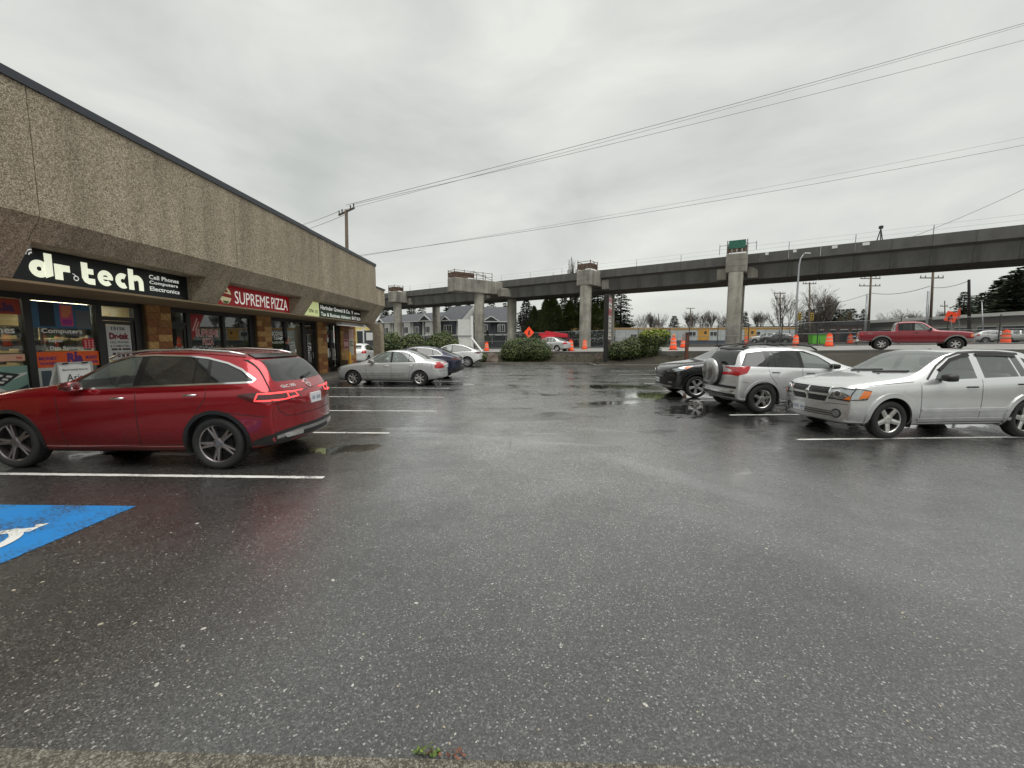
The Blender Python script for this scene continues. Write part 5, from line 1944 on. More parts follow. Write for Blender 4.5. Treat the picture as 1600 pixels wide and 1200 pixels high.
# ---- silver hatchback, right, nose to the lane
P_bright = car_paint('bright_silver_paint', (0.72, 0.725, 0.72), .72, .27)
bdlo = [(1.60, 1.0), (3.92, 1.095), (3.96, 1.13), (3.8, 1.33), (3.5, 1.435), (3.1, 1.465), (2.7, 1.472), (2.35, 1.455), (2.1, 1.385), (1.86, 1.235)]
cal = dict(frame_m=P_bright, L=4.41, W=.875, wb=2.635, foh=.90, R=.335, tw=.215, rim=.222, paint=P_bright, spokes=(5, .085, .075, 0), hub=.085, dish=-.02, cab=(1.78, 3.15), cabmat=M_cabin_l, floor=.34, arch=.06,
           rows=[(0, .28, .66, .77, .79, .60, .15), (.05, .24, .79, .875, .835, .67, .13), (.2, .22, .905, .955, .865, .71, .07), (.55, .21, .955, 1.015, .875, .745, .02), (1.05, .20, .975, 1.065, .875, .755, 0), (1.42, .20, .99, 1.12, .875, .735, 0), (1.66, .20, 1.0, 1.27, .875, .68, 0), (1.98, .20, 1.02, 1.455, .875, .625, 0), (2.25, .20, 1.03, 1.53, .875, .60, 0),
                 (2.6, .20, 1.04, 1.555, .875, .59, 0), (3.2, .20, 1.07, 1.555, .875, .585, 0), (3.7, .21, 1.09, 1.53, .87, .57, 0), (4.0, .23, 1.10, 1.37, .86, .56, .02), (4.2, .26, 1.06, 1.16, .85, .60, .05), (4.34, .30, .96, 1.04, .83, .62, .1), (4.41, .36, .78, .86, .78, .56, .14)],
           dlo=[bdlo], panes=[([(1.70, 1.02), (2.50, 1.05), (2.50, 1.45), (2.36, 1.436), (2.12, 1.367), (1.89, 1.225)], glass_mat('car_glass_mid', (.58, .64, .61), .015, 1.75, .18)), ([(2.64, 1.055), (3.30, 1.08), (3.26, 1.44), (2.7, 1.452), (2.64, 1.451)], glass_mat('car_glass_mid', (.58, .64, .61), .015, 1.75, .18)), ([(3.33, 1.08), (3.48, 1.086), (3.44, 1.42), (3.29, 1.436)], glass_mat('car_glass_mid', (.58, .64, .61), .015, 1.75, .18)),
                              ([(3.56, 1.09), (3.90, 1.11), (3.77, 1.31), (3.52, 1.405)], G_tint)],
           wind=([(0, 1.135), (.66, 1.135), (.69, 1.16), (.58, 1.49), (0, 1.515)], G_clear), wind_s=(1.2, 2.4), rearw=([(0, 1.15), (.58, 1.16), (.50, 1.42), (0, 1.44)], G_tint), rearw_s=(3.7, 4.4),
           seams=[[(1.42, .98), (1.44, .6), (1.46, .28)], [(2.58, 1.03), (2.58, .28)], [(3.48, 1.07), (3.42, .85), (3.28, .65), (3.22, .3)], [(1.46, .28), (3.22, .3)], [(.25, .88), (.6, .94), (1.3, .99)]],
           handles=[(2.38, .90), (3.36, .945)], handle_m=M_trim, flare=(.075, P_bright), flare_off=.022)
k_ = Car('hatchback_car', cal, (7.89, 8.40, 0), R(184), 'bright silver hatchback with cross-bar grille facing the lane on the right')
for sg in (1, -1):
    k_.root.scale = (1, 1, 1.045)
    k_.wing(1.80, 1.07, M_trim, sg, (.10, .12, .075), .15)
    k_.ribbon('door_guard', [(1.47, .50), (3.2, .52)], .05, P_bright, 'side', sg, .016)
    k_.ribbon('sill_step', [(1.42, .33), (3.22, .34)], .05, P_bright, 'side', sg, .014)
    k_.ribbon('roof_bow', [(1.57, 1.035), (1.83, 1.262), (2.08, 1.412), (2.34, 1.483), (2.7, 1.50), (3.1, 1.494), (3.5, 1.464)], .028, M_trim, 'side', sg, .012)
    k_.ribbon('rain_visor', [(1.84, 1.185), (2.1, 1.355), (2.36, 1.43), (2.50, 1.442)], .05, M_gloss, 'side', sg, .024)
    k_.ribbon('rain_visor', [(2.64, 1.447), (3.0, 1.445), (3.4, 1.425)], .045, M_gloss, 'side', sg, .024)
    hl = k_.decal('head_lamp', [(sg * 0.44, .70), (sg * .80, .66), (sg * .82, .84), (sg * .62, .86), (sg * .46, .83)], M_lamp, 'front', 1, .008, .05)
    hl2 = k_.decal('head_lamp', [(.06, .68), (.40, .70), (.48, .83), (.30, .86), (.06, .84)], M_lamp, 'side', sg, .009, .05)
    k_.ribbon('lamp_edge', [(.05, .67), (.41, .69), (.49, .835), (.30, .868), (.05, .848)], .014, M_trim, 'side', sg, .011, closed=True, parent=hl2)
    k_.ribbon('lamp_edge', [(sg * .43, .69), (sg * .79, .655), (sg * .81, .85), (sg * .62, .87), (sg * .45, .84)], .014, M_trim, 'front', 1, .011, closed=True, parent=hl)
    k_.decal('turn_lens', [(.26, .70), (.42, .72), (.50, .83), (.36, .84)], M_amber, 'side', sg, .013, .05, parent=hl2)
    k_.decal('turn_lens', [(sg * .70, .68), (sg * .80, .675), (sg * .80, .75)], M_amber, 'front', 1, .012, .05, parent=hl)
    k_.ribbon('lamp_ring', arc(sg * .60, .765, .058, 0, 360, 16)[:-1], .016, M_chrome, 'front', 1, .014, closed=True, step=.02, parent=hl)
    k_.decal('lamp_bulb', arc(sg * .60, .765, .045, 0, 360, 14)[:-1], mat('lamp_bowl', (.22, .23, .24), .1, .8), 'front', 1, .012, .03, parent=hl)
    k_.decal('fog_lamp', arc(sg * .60, .42, .062, 0, 360, 14)[:-1], M_lamp, 'front', 1, .010, .04)
    k_.ribbon('fog_rim', arc(sg * .60, .42, .072, 0, 360, 16)[:-1], .02, M_trim, 'front', 1, .008, closed=True, step=.03)
    k_.decal('tail_lamp', [(4.2, .80), (4.36, .80), (4.3, 1.0), (4.18, 1.02)], M_red, 'side', sg, .008, .05)
gr = k_.decal('grille', [(-.38, .61), (.38, .61), (.45, .73), (.43, .85), (-.43, .85), (-.45, .73)], M_trim, 'front', 1, .008, .06)
for z in (.64, .67, .70, .765, .795, .825):
    k_.ribbon('grille_bar', [(-.40, z), (.40, z)], .009, mat('grille_dark_bar', (.05, .05, .05), .35), 'front', 1, .014, parent=gr)
k_.ribbon('grille_cross', [(-.45, .735), (.45, .735)], .04, P_bright, 'front', 1, .02, parent=gr)
k_.ribbon('grille_cross', [(0, .61), (0, .85)], .04, P_bright, 'front', 1, .021, parent=gr)
k_.decal('ram_emblem', [(-.03, .70), (0, .68), (.03, .70), (.055, .77), (.03, .79), (-.03, .79), (-.055, .77)], M_chrome, 'front', 1, .03, .03, parent=gr)
k_.ribbon('grille_surround', [(-.40, .592), (.40, .592), (.475, .73), (.455, .868), (-.455, .868), (-.475, .73)], .026, P_bright, 'front', 1, .02, closed=True)
k_.decal('lower_grille', [(-.52, .36), (.52, .36), (.56, .45), (-.56, .45)], M_trim, 'front', 1, .006, .07)
for z in (.385, .425): k_.ribbon('lower_bar', [(-.54, z), (.54, z)], .012, P_bright, 'front', 1, .014)
k_.ribbon('bumper_seam', [(-.78, .60), (-.4, .58), (.4, .58), (.78, .60)], .009, M_seam, 'front', 1, .001)
k_.plate('front', .44, -.22)
for y0, y1 in ((-.5, .05), (.02, .56)):
    k_.ribbon('wiper', [(y0, 1.115), (y1, 1.15)], .022, M_trim, 'front', 1, .02)
for y in (-.22, .22): k_.decal('washer_jet', [(1.2, y - .02), (1.23, y - .02), (1.23, y + .02), (1.2, y + .02)], M_trim, 'top', 1, .008, .03)

# ---- silver crossover with the spare wheel on its tailgate
rdlo = [(1.55, 1.09), (4.02, 1.16), (4.0, 1.2), (3.83, 1.48), (3.4, 1.53), (2.7, 1.545), (2.35, 1.53), (2.0, 1.40)]
G_half = glass_mat('car_glass_privacy', (.07, .078, .08), .015, 1.6, .03)
rav = dict(L=4.22, W=.905, wb=2.66, foh=.82, R=.36, tw=.225, rim=.225, paint=car_paint('silver_white_paint', (.76, .765, .76), .65, .3), spokes=(5, .075, .06, 0), hub=.08, cab=(1.65, 3.15), cabmat=M_cabin_l, arch=.06,
           rows=[(0, .36, .72, .80, .74, .55, .24), (.06, .30, .82, .90, .82, .64, .2), (.25, .25, .94, 1.0, .87, .70, .1), (.7, .23, 1.02, 1.08, .90, .74, 0), (1.15, .22, 1.05, 1.13, .905, .75, 0), (1.48, .22, 1.075, 1.25, .905, .70, 0), (2.0, .22, 1.10, 1.54, .905, .63, 0), (2.5, .22, 1.115, 1.64, .905, .61, 0), (3.2, .22, 1.135, 1.655, .905, .60, 0),
                 (3.7, .23, 1.15, 1.625, .90, .59, 0), (3.95, .25, 1.15, 1.55, .89, .59, .02), (4.06, .28, 1.13, 1.32, .88, .63, .04), (4.13, .31, 1.08, 1.14, .87, .68, .07), (4.18, .34, .98, 1.03, .86, .70, .09), (4.22, .40, .80, .88, .82, .66, .1)],
           dlo=[rdlo], panes=[([(1.66, 1.105), (2.46, 1.128), (2.46, 1.515), (2.02, 1.385)], G_clear), ([(2.56, 1.13), (3.16, 1.148), (3.16, 1.515), (2.56, 1.525)], G_half), ([(3.19, 1.148), (3.33, 1.153), (3.25, 1.512), (3.19, 1.514)], G_half), ([(3.42, 1.155), (3.96, 1.175), (3.80, 1.465), (3.40, 1.508)], G_half)],
           wind=([(0, 1.16), (.68, 1.16), (.58, 1.56), (0, 1.58)], G_clear), wind_s=(1.0, 2.2), rearw=([(0, 1.16), (.62, 1.17), (.64, 1.21), (.54, 1.53), (0, 1.55)], G_half), rearw_s=(3.8, 4.2),
           seams=[[(1.5, 1.05), (1.52, .32)], [(2.52, 1.11), (2.52, .32)], [(3.38, 1.14), (3.34, .95), (3.16, .72), (3.10, .34)], [(1.52, .32), (3.10, .34)], [(2.62, .66), (3.0, .64)]],
           handles=[(2.32, .98), (3.2, 1.005)], handle_m=M_trim, wing=(1.78, 1.16, M_trim), flare=(.055, car_paint('silver_white_paint', (.47, .475, .47))), flare_off=.012)
rav_c = V((6.07 - .49 * 1.0, 10.41)) 
k_ = Car('crossover_car', rav, (7.22, 11.1, 0), R(4), 'silver crossover with a spare wheel on its tailgate, tail to the lane')
for sg in (1, -1):
    k_.decal('tail_lamp', [(3.92, .99), (4.12, .93), (4.19, .93), (4.16, 1.12), (3.92, 1.16), (3.82, 1.15)], M_red, 'side', sg, .010, .04)
    k_.decal('tail_lamp', [(sg * .70, .93), (sg * .84, .92), (sg * .84, 1.12), (sg * .72, 1.13)], M_red, 'rear', 1, .010, .04)
    k_.part(MB().tube([(k_.L / 2 - s, sg * y, z) for s, y, z in ((1.98, .60, 1.555), (2.15, .60, 1.645), (2.6, .60, 1.70), (3.3, .59, 1.71), (3.75, .575, 1.67), (3.86, .57, 1.625))], [.022, .022, .018, .018, .022, .03], 8), 'roof_rail', M_trim, smooth=True)
    k_.ribbon('bumper_seam', [(3.86, .75), (4.0, .78), (4.2, .78)], .009, M_seam, 'side', sg, .001)
    k_.decal('reflector', [(sg * .60, .50), (sg * .74, .50), (sg * .74, .54), (sg * .60, .54)], M_dkred, 'rear', 1, .008, .05)
for s in (2.45, 3.25):
    k_.part(MB().beam((k_.L / 2 - s, -.6, 1.70), (k_.L / 2 - s, .6, 1.70), .06, .025), 'roof_bar', M_trim)
sw = MB().lathe([(0, .02), (.25, .012), (.31, -.005), (.345, -.05), (.35, -.10), (.35, -.16), (.30, -.2), (0, -.2)], 40, axis='y')
spare = k_.part(sw, 'spare_wheel', k_.paint, smooth=True)
spare.rotation_euler = (0, 0, R(90))
spare.location = (-k_.L / 2 - .165, .06, .98)
rt = k_.part(MB().lathe([(.352, -.085), (.362, -.10), (.362, -.20), (.33, -.215)], 40, axis='y'), 'tyre_band', M_tyre, spare, smooth=True)
k_.part(MB().lathe([(.0, .024), (.235, .016), (.24, .009), (.235, .010)], 40, axis='y'), 'cover_disc', car_paint('warm_silver_paint', (.36, .35, .33), .6), spare, smooth=True)
k_.decal('bumper_top', [(-.78, .60), (.78, .60), (.80, .66), (-.80, .66)], M_trim, 'rear', 1, .02, .1)
k_.ribbon('tow_step', [(-.74, .50), (.74, .50)], .05, M_chrome, 'rear', 1, .05, deep=.02)
k_.decal('lower_bumper', [(-.76, .38), (.76, .38), (.76, .46), (-.76, .46)], M_trim, 'rear', 1, .01, .1)
k_.decal('roof_spoiler', [(-.54, 1.555), (.54, 1.555), (.50, 1.60), (-.50, 1.60)], M_trim, 'rear', 1, .03, .1)

# ---- black crossover behind it, nose to the lane
P_black = car_paint('black_paint', (0.008, 0.008, 0.009), .2, .25)
edlo = [(1.68, 1.06), (4.0, 1.17), (4.02, 1.2), (3.8, 1.43), (3.3, 1.52), (2.7, 1.54), (2.4, 1.52), (2.05, 1.38)]
esc = dict(L=4.52, W=.92, wb=2.69, foh=.90, R=.35, tw=.235, paint=P_black, spokes=(5, .05, .04, .14), rimmat=M_alloy, cab=(1.8, 3.3), cabmat=M_cabin_l, arch=.05,
           rows=[(0, .32, .72, .80, .74, .55, .24), (.05, .27, .84, .92, .82, .64, .2), (.22, .23, .94, 1.0, .87, .70, .1), (.6, .21, 1.0, 1.07, .905, .75, .02), (1.1, .20, 1.04, 1.12, .92, .76, 0), (1.45, .20, 1.06, 1.17, .92, .74, 0), (1.8, .20, 1.08, 1.36, .92, .68, 0), (2.25, .20, 1.10, 1.58, .92, .63, 0), (2.7, .20, 1.12, 1.655, .92, .61, 0), (3.3, .20, 1.15, 1.66, .92, .60, 0),
                 (3.8, .21, 1.17, 1.60, .915, .585, 0), (4.15, .24, 1.17, 1.43, .90, .59, .02), (4.34, .28, 1.10, 1.22, .88, .64, .06), (4.46, .32, .98, 1.08, .85, .64, .1), (4.52, .38, .80, .9, .80, .6, .14)],
           dlo=[edlo], panes=[([(1.80, 1.08), (2.6, 1.115), (2.6, 1.515), (2.42, 1.505), (2.07, 1.365)], G_tint), ([(2.68, 1.118), (3.4, 1.15), (3.36, 1.49), (2.7, 1.52)], G_tint), ([(3.46, 1.15), (3.96, 1.18), (3.78, 1.415), (3.42, 1.48)], G_tint)],
           wind=([(0, 1.18), (.68, 1.18), (.60, 1.58), (0, 1.60)], G_clear), wind_s=(1.3, 2.4), rearw=([(0, 1.2), (.60, 1.22), (.52, 1.5), (0, 1.52)], G_tint), rearw_s=(3.8, 4.5),
           seams=[[(1.55, 1.03), (1.58, .3)], [(2.64, 1.1), (2.64, .3)], [(3.45, 1.13), (3.3, .7), (3.22, .32)]], handles=[(2.45, .98), (3.35, 1.02)], wing=(1.9, 1.14, P_black), flare=(.04, M_trim))
k_ = Car('crossover_car', esc, (6.80, 13.9, 0), R(183), 'black crossover facing the lane behind the silver one with the spare wheel')
for sg in (1, -1):
    hl = k_.decal('head_lamp', [(.16, .80), (.55, .90), (.78, 1.0), (.5, .985), (.2, .90)], M_lamp, 'side', sg, .009, .05)
    k_.decal('turn_lens', [(.52, .90), (.75, .985), (.6, .985), (.5, .96)], M_amber, 'side', sg, .013, .05, parent=hl)
    k_.decal('head_lamp', [(sg * .46, .80), (sg * .78, .80), (sg * .80, .90), (sg * .50, .86)], M_lamp, 'front', 1, .009, .05)
    k_.decal('fog_lamp', [(sg * .52, .44), (sg * .68, .44), (sg * .70, .50), (sg * .54, .51)], M_lamp, 'front', 1, .01, .05)
    k_.decal('tail_lamp', [(4.2, .9), (4.46, .9), (4.36, 1.12), (4.1, 1.14)], M_red, 'side', sg, .008, .05)
    k_.part(MB().tube([(k_.L / 2 - s, sg * .58, z) for s, z in ((2.2, 1.60), (2.4, 1.68), (3.6, 1.70), (3.9, 1.62))], .018, 8), 'roof_rail', M_trim, smooth=True)
gr = k_.decal('upper_grille', [(-.40, .72), (.40, .72), (.42, .82), (-.42, .82)], M_trim, 'front', 1, .006, .06)
for z in (.75, .79): k_.ribbon('grille_bar', [(-.40, z), (.40, z)], .014, M_silverp, 'front', 1, .012, parent=gr)
k_.decal('lower_grille', [(-.46, .40), (.46, .40), (.40, .62), (-.40, .62)], mat('grille_mesh', (.02, .02, .02), .6), 'front', 1, .006, .06)
k_.ribbon('skid_strip', [(-.66, .35), (.66, .35)], .05, M_silverp, 'front', 1, .012)
k_.plate('front', .52, -.05)

# ---- red pickup on the road
P_pick = car_paint('pickup_red_paint', (0.24, 0.008, 0.020), .25, .35)
pkdlo = [(1.78, 1.14), (3.34, 1.15), (3.34, 1.60), (2.45, 1.615), (2.25, 1.57)]
pk = dict(L=5.15, W=.88, wb=3.19, foh=.85, R=.365, tw=.235, rim=.21, paint=P_pick, spokes=(6, .06, .055, 0), cab=(1.9, 2.9), cabmat=M_cabin_l, arch=.08, tuck=.02, floor=.5,
          rows=[(0, .46, .82, .90, .80, .62, .12), (.05, .42, .94, 1.0, .84, .68, .1), (.2, .40, 1.02, 1.06, .87, .72, .05), (.7, .40, 1.07, 1.10, .88, .76, 0), (1.3, .40, 1.09, 1.13, .88, .77, 0), (1.62, .40, 1.11, 1.17, .88, .76, 0), (1.78, .40, 1.11, 1.28, .88, .73, 0), (2.15, .40, 1.12, 1.61, .88, .68, 0), (2.35, .40, 1.12, 1.70, .88, .66, 0), (2.9, .40, 1.13, 1.72, .88, .65, 0),
                (3.28, .40, 1.13, 1.70, .88, .65, 0), (3.42, .40, 1.13, 1.62, .88, .66, 0), (3.455, .42, 1.13, 1.20, .88, .76, 0), (3.47, .44, 1.12, 1.135, .88, .84, 0), (3.6, .46, 1.12, 1.135, .88, .845, 0), (4.3, .48, 1.12, 1.135, .88, .845, 0), (5.0, .52, 1.12, 1.135, .88, .845, 0), (5.13, .56, 1.11, 1.13, .87, .83, .02), (5.15, .60, 1.07, 1.10, .85, .8, .03)],
          dlo=[pkdlo], panes=[([(1.88, 1.16), (2.60, 1.165), (2.60, 1.585), (2.46, 1.585), (2.28, 1.54)], G_clear), ([(2.72, 1.19), (3.12, 1.19), (3.12, 1.56), (2.74, 1.565)], G_half)],
          wind=([(0, 1.18), (.72, 1.18), (.62, 1.63), (0, 1.65)], G_clear), wind_s=(1.5, 2.5), rearw=([(0, 1.22), (.64, 1.22), (.60, 1.58), (0, 1.59)], G_clear), rearw_s=(3.3, 3.5), bed=[(3.62, -.76), (5.0, -.76), (5.0, .76), (3.62, .76)],
          seams=[[(1.55, 1.08), (1.58, .5)], [(2.66, 1.14), (2.66, .45)], [(3.25, 1.13), (3.25, .45)], [(3.44, 1.10), (3.44, .46)], [(3.5, .72), (5.1, .72)]], handles=[(2.5, 1.02)], handle_m=M_trim, flare=(.075, mat('grey_flare', (.22, .21, .205), .6)), flare_off=.03)
pp = on_road(0, 0)
pp = V((23.9, 25.9, 0)); pp.z = road_z(pp.x) + .055
k_ = Car('pickup_truck', pk, pp, math.atan2(-D2.y, -D2.x), 'dark red extended-cab pickup truck with grey wheel arch flares on the road', group='vehicles on the road', cat='pickup')
k_.part(MB().box((k_.L / 2 - 3.62, -.76, .62), (k_.L / 2 - 5.0, .76, .66)).box((k_.L / 2 - 3.60, -.77, .62), (k_.L / 2 - 3.63, .77, 1.11)).box((k_.L / 2 - 5.0, -.77, .62), (k_.L / 2 - 5.02, .77, 1.11)).box((k_.L / 2 - 3.62, .76, .62), (k_.L / 2 - 5.0, .775, 1.11)).box((k_.L / 2 - 3.62, -.775, .62), (k_.L / 2 - 5.0, -.76, 1.11)), 'bed_liner', M_trim)
for sg in (1, -1):
    k_.decal('tail_lamp', [(4.96, .86), (5.13, .86), (5.13, 1.04), (4.96, 1.04)], M_red, 'side', sg, .008, .05)
    k_.decal('tail_lamp', [(sg * .70, .84), (sg * .84, .84), (sg * .84, 1.06), (sg * .70, 1.06)], M_red, 'rear', 1, .008, .05)
    k_.decal('head_lamp', [(.04, .78), (.22, .78), (.20, .92), (.04, .92)], M_lamp, 'side', sg, .008, .05)
    k_.decal('turn_lens', [(.20, .76), (.30, .78), (.28, .92), (.20, .92)], M_amber, 'side', sg, .009, .05)
    k_.decal('head_lamp', [(sg * .44, .74), (sg * .78, .74), (sg * .78, .90), (sg * .44, .90)], M_lamp, 'front', 1, .008, .05)
    k_.decal('corner_bumper', [(.0, .48), (.42, .50), (.42, .66), (.0, .68)], mat('grey_bumper', (.2, .2, .2), .5), 'side', sg, .03, .06)
    k_.badge('four_by_four_lettering', '4x4', (4.62, .98), .22, .07, M_silverp, 'side', sg, flip=-sg)
    k_.wing(1.95, 1.22, M_trim, sg, (.07, .10, .10), .12)
k_.part(MB().box((k_.L / 2 - 5.13, -.82, .50), (k_.L / 2 - 5.27, .82, .64)), 'rear_bumper', M_chrome, bevel=.02)
k_.decal('grille', [(-.40, .72), (.40, .72), (.42, .92), (-.42, .92)], M_trim, 'front')
k_.plate('rear', .72)

# ------------------------------------------------------------------ elevated guideway
CAM_R = V((math.cos(YAW), math.sin(YAW), 0))
CAM_F = V((-math.sin(YAW) * math.cos(PITCH), math.cos(YAW) * math.cos(PITCH), -math.sin(PITCH)))
CAM_U = CAM_R.cross(CAM_F)


def point3(px, py, depth):
    return V((0, 0, EYE)) + (CAM_F + CAM_R * ((px - 800) / 640.0) + CAM_U * ((600 - py) / 640.0)) * depth


def gspot(px, depth, dz=0.0):
    x, y = spot(px, depth)
    return V((x, y, ground_z(x, y) + dz))


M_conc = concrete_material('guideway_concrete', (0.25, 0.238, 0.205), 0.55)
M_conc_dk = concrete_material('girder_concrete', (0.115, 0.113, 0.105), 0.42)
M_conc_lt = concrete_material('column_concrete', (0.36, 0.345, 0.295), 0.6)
M_steel = mat('galvanised_steel', (0.34, 0.35, 0.36), .45, .6)
M_rust = mat('brown_formwork', lin(92, 74, 62), .8, vary=.3, vscale=2)
M_wood = mat('weathered_wood', lin(86, 74, 62), .85, vary=.25, vscale=3)
M_wire = mat('cable_grey', lin(120, 122, 120), .6)
M_wire_dk = mat('cable_dark', lin(70, 70, 70), .6)

A0 = V(spot(1142, 52))
gw = empty('guideway', (A0.x, A0.y, 0), 0, 'long concrete elevated guideway crossing behind the lot on tall piers', 'viaduct')
S_PIERS = (-38.0, 0.0, 20.3, 41.6, 64.2, 87.0, 110.0)


def gp(s, t, z): 
    p = A0 + D2 * s + N2 * t
    return V((p.x, p.y, z))


sec = [(-3.7, 12.65), (-3.45, 12.65), (-3.45, 11.75), (3.45, 11.75), (3.45, 12.65), (3.7, 12.65), (3.7, 11.52), (3.2, 11.30), (2.98, 9.62), (-2.98, 9.62), (-3.2, 11.30), (-3.7, 11.52)]
seg_len = 3.05
D3, N3 = D2.to_3d(), N2.to_3d()
PLAT = {}
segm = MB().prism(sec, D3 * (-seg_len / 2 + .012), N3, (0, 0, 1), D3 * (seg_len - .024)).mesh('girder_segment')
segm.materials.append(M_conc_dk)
s = -48.0
while s < 124:
    o = bpy.data.objects.new('girder_segment', segm)
    C.objects.link(o)
    o.parent = gw
    c = gp(s + seg_len / 2, 5.0, 0)
    o.location = c - V(gw.location)
    s += seg_len
BENTS = {0.0: ((1142, 50.7, 1149, 63.0), (1142.3, 1147.5)), 20.3: ((909, 62.0, 963, 71.5), (913.5, 950)), 41.6: ((706, 69.5, 833, 80.5), (749, 800)), 64.2: ((614, 88.0, 693, 98.5), (624, 683))}
for i, s in enumerate(S_PIERS):
    zt = 12.42
    ends, cols = BENTS.get(s, (None, (0.0, 10.0)))
    if ends is None:
        pa, pb_ = gp(s, -1.35, 0).to_2d(), gp(s, 11.35, 0).to_2d()
        cpos = [gp(s, t, 0).to_2d() for t in cols]
    else:
        pa, pb_ = V(spot(*ends[:2])), V(spot(*ends[2:]))
        cpos = []
        for px in cols:                     # where the beam passes over each column
            best = min(range(101), key=lambda k: abs(800 + 640 * ((pa.lerp(pb_, k / 100)) @ V((math.cos(YAW), math.sin(YAW)))) / ((pa.lerp(pb_, k / 100)) @ V((-math.sin(YAW), math.cos(YAW)))) - px))
            cpos.append(pa.lerp(pb_, best / 100))
    bu = (pb_ - pa).normalized()
    bw = V((-bu.y, bu.x))
    MB().obox((pa + pb_) / 2, bu, bw, 10.15, zt, (pb_ - pa).length / 2, 1.15).build('straddle_beam', M_conc, gw, bevel=.12)
    for a in (-1, 1):
        k = .9
        while k < (pb_ - pa).length - .5:
            MB().obox(pa + bu * k + bw * a * 1.152, bu, bw, 10.2, zt - .1, .018, .006).build('formwork_line', M_conc_dk, gw)
            k += 1.2
    for z in (10.9, 11.65):
        MB().obox(pa - bu * .003, bu, bw, z, z + .03, .006, 1.0).build('formwork_line', M_conc_dk, gw)
    cb_ = MB()
    mid = gp(s, 5.0, 0).to_2d()
    q0 = pa + bu * max(0, min((pb_ - pa).length, (mid - pa) @ bu))
    for a in (-1.75, 1.75):
        cb_.obox(q0 + bw * a, bu, bw, 9.75, 11.2, 3.3, .58)
    cb_.build('bearing_corbel', M_conc, gw, bevel=.08)
    for c in cpos:
        z0 = ground_z(c.x, c.y) - .4
        cm = MB()
        n = 16
        ring_ = []
        for k in range(n):                   # rounded square shaft
            a = 2 * math.pi * (k + .5) / n
            x_, y_ = math.cos(a), math.sin(a)
            f_ = .80 / max(abs(x_), abs(y_)) ** .45
            ring_.append((bu * x_ + bw * y_) * f_)
        for z, sc_ in ((z0, 1.0), (9.2, 1.0), (10.16, 1.03)):
            for q in ring_: cm.v.append(V((c.x + q.x * sc_, c.y + q.y * sc_, z)))
        for j in range(2):
            for k in range(n):
                a_, b_ = j * n + k, j * n + (k + 1) % n
                cm.f.append((a_, b_, b_ + n, a_ + n)); cm.m.append(0)
        cm.build('column', M_conc_lt, gw, smooth=True)
    PLAT[s] = (pa, bu, bw)
# safety posts and lines along the parapet
pm = MB().box((-.028, -.028, 0), (.028, .028, .95)).mesh('parapet_post')
pm.materials.append(M_steel)
s = -48.0
while s < 122:
    for t in (1.42, 8.58):
        o = bpy.data.objects.new('parapet_post', pm)
        C.objects.link(o)
        o.parent = gw
        o.location = gp(s, t, 12.62) - V(gw.location)
    s += 6.1
for t in (1.42, 8.58):
    for z in (13.1, 13.6):
        MB().beam(gp(-48, t, z), gp(122, t, z), .013).build('safety_line', M_wire, gw)

# formwork platforms standing on the beams
for i, s in enumerate(S_PIERS[1:5]):
    pa, bu, bw = PLAT[s]
    long_ = 7.5 if i == 2 else 2.2

    def bp_(a, t, z):
        q = pa + bu * (t + .15) + bw * a
        return V((q.x, q.y, z))
    lab = ('platform with green tarpaulin on the tallest pier', 'brown boarded platform on the pier above the pylon sign', 'long brown scaffold platform on the straddle pier left of centre', 'low boarded platform on the pier beside the shop building')[i]
    pf = empty('work_platform', bp_(0, 1.0, 12.42), 0, lab, 'scaffold', 'work platforms on the piers')
    d_ = MB()
    t = 0.0
    while t <= long_ + .01:
        for a in (-1.05, 1.05): d_.beam(bp_(a, t, 12.42), bp_(a, t, 14.0 if i == 0 else 13.75), .10)
        t += long_ / (4 if i == 2 else 1)
    for z in (13.0, 13.6):
        for a in (-1.05, 1.05): d_.beam(bp_(a, 0, z), bp_(a, long_, z), .06)
        d_.beam(bp_(-1.05, 0, z), bp_(1.05, 0, z), .06)
    d_.beam(bp_(-1.05, 0, 12.5), bp_(-1.05, long_ * .5, 13.6), .06)
    d_.beam(bp_(-1.05, long_, 12.5), bp_(-1.05, long_ * .5, 13.6), .06)
    d_.build('frame', M_rust if i else M_steel, pf)
    for k in range(int(min(long_, 3.9) / .55)):
        t = k * .55
        for a in (-1.0, 1.0):
            MB().obox(bp_(a, t + .25, 0).to_2d(), bw, bu, 12.55, 13.35, .03, .26).build('board', M_rust, pf)
    for k in range(4):
        MB().obox(bp_(-.8 + k * .54, -.06, 0).to_2d(), bw, bu, 12.52, 13.3, .25, .025).build('board', M_rust, pf)
    if i == 0:
        MB().obox(bp_(0, -.12, 0).to_2d(), bw, bu, 13.0, 13.95, .9, .02).build('tarpaulin', mat('green_tarp', lin(44, 104, 88), .6, vary=.3, vscale=4), pf)
        MB().beam(bp_(-2.0, .2, 13.5), bp_(1.9, .2, 13.5), .05).beam(bp_(1.9, .2, 12.45), bp_(1.9, .2, 13.7), .06).beam(bp_(-2.0, .2, 12.7), bp_(-2.0, .2, 13.7), .06).build('outer_rail', M_steel, pf)
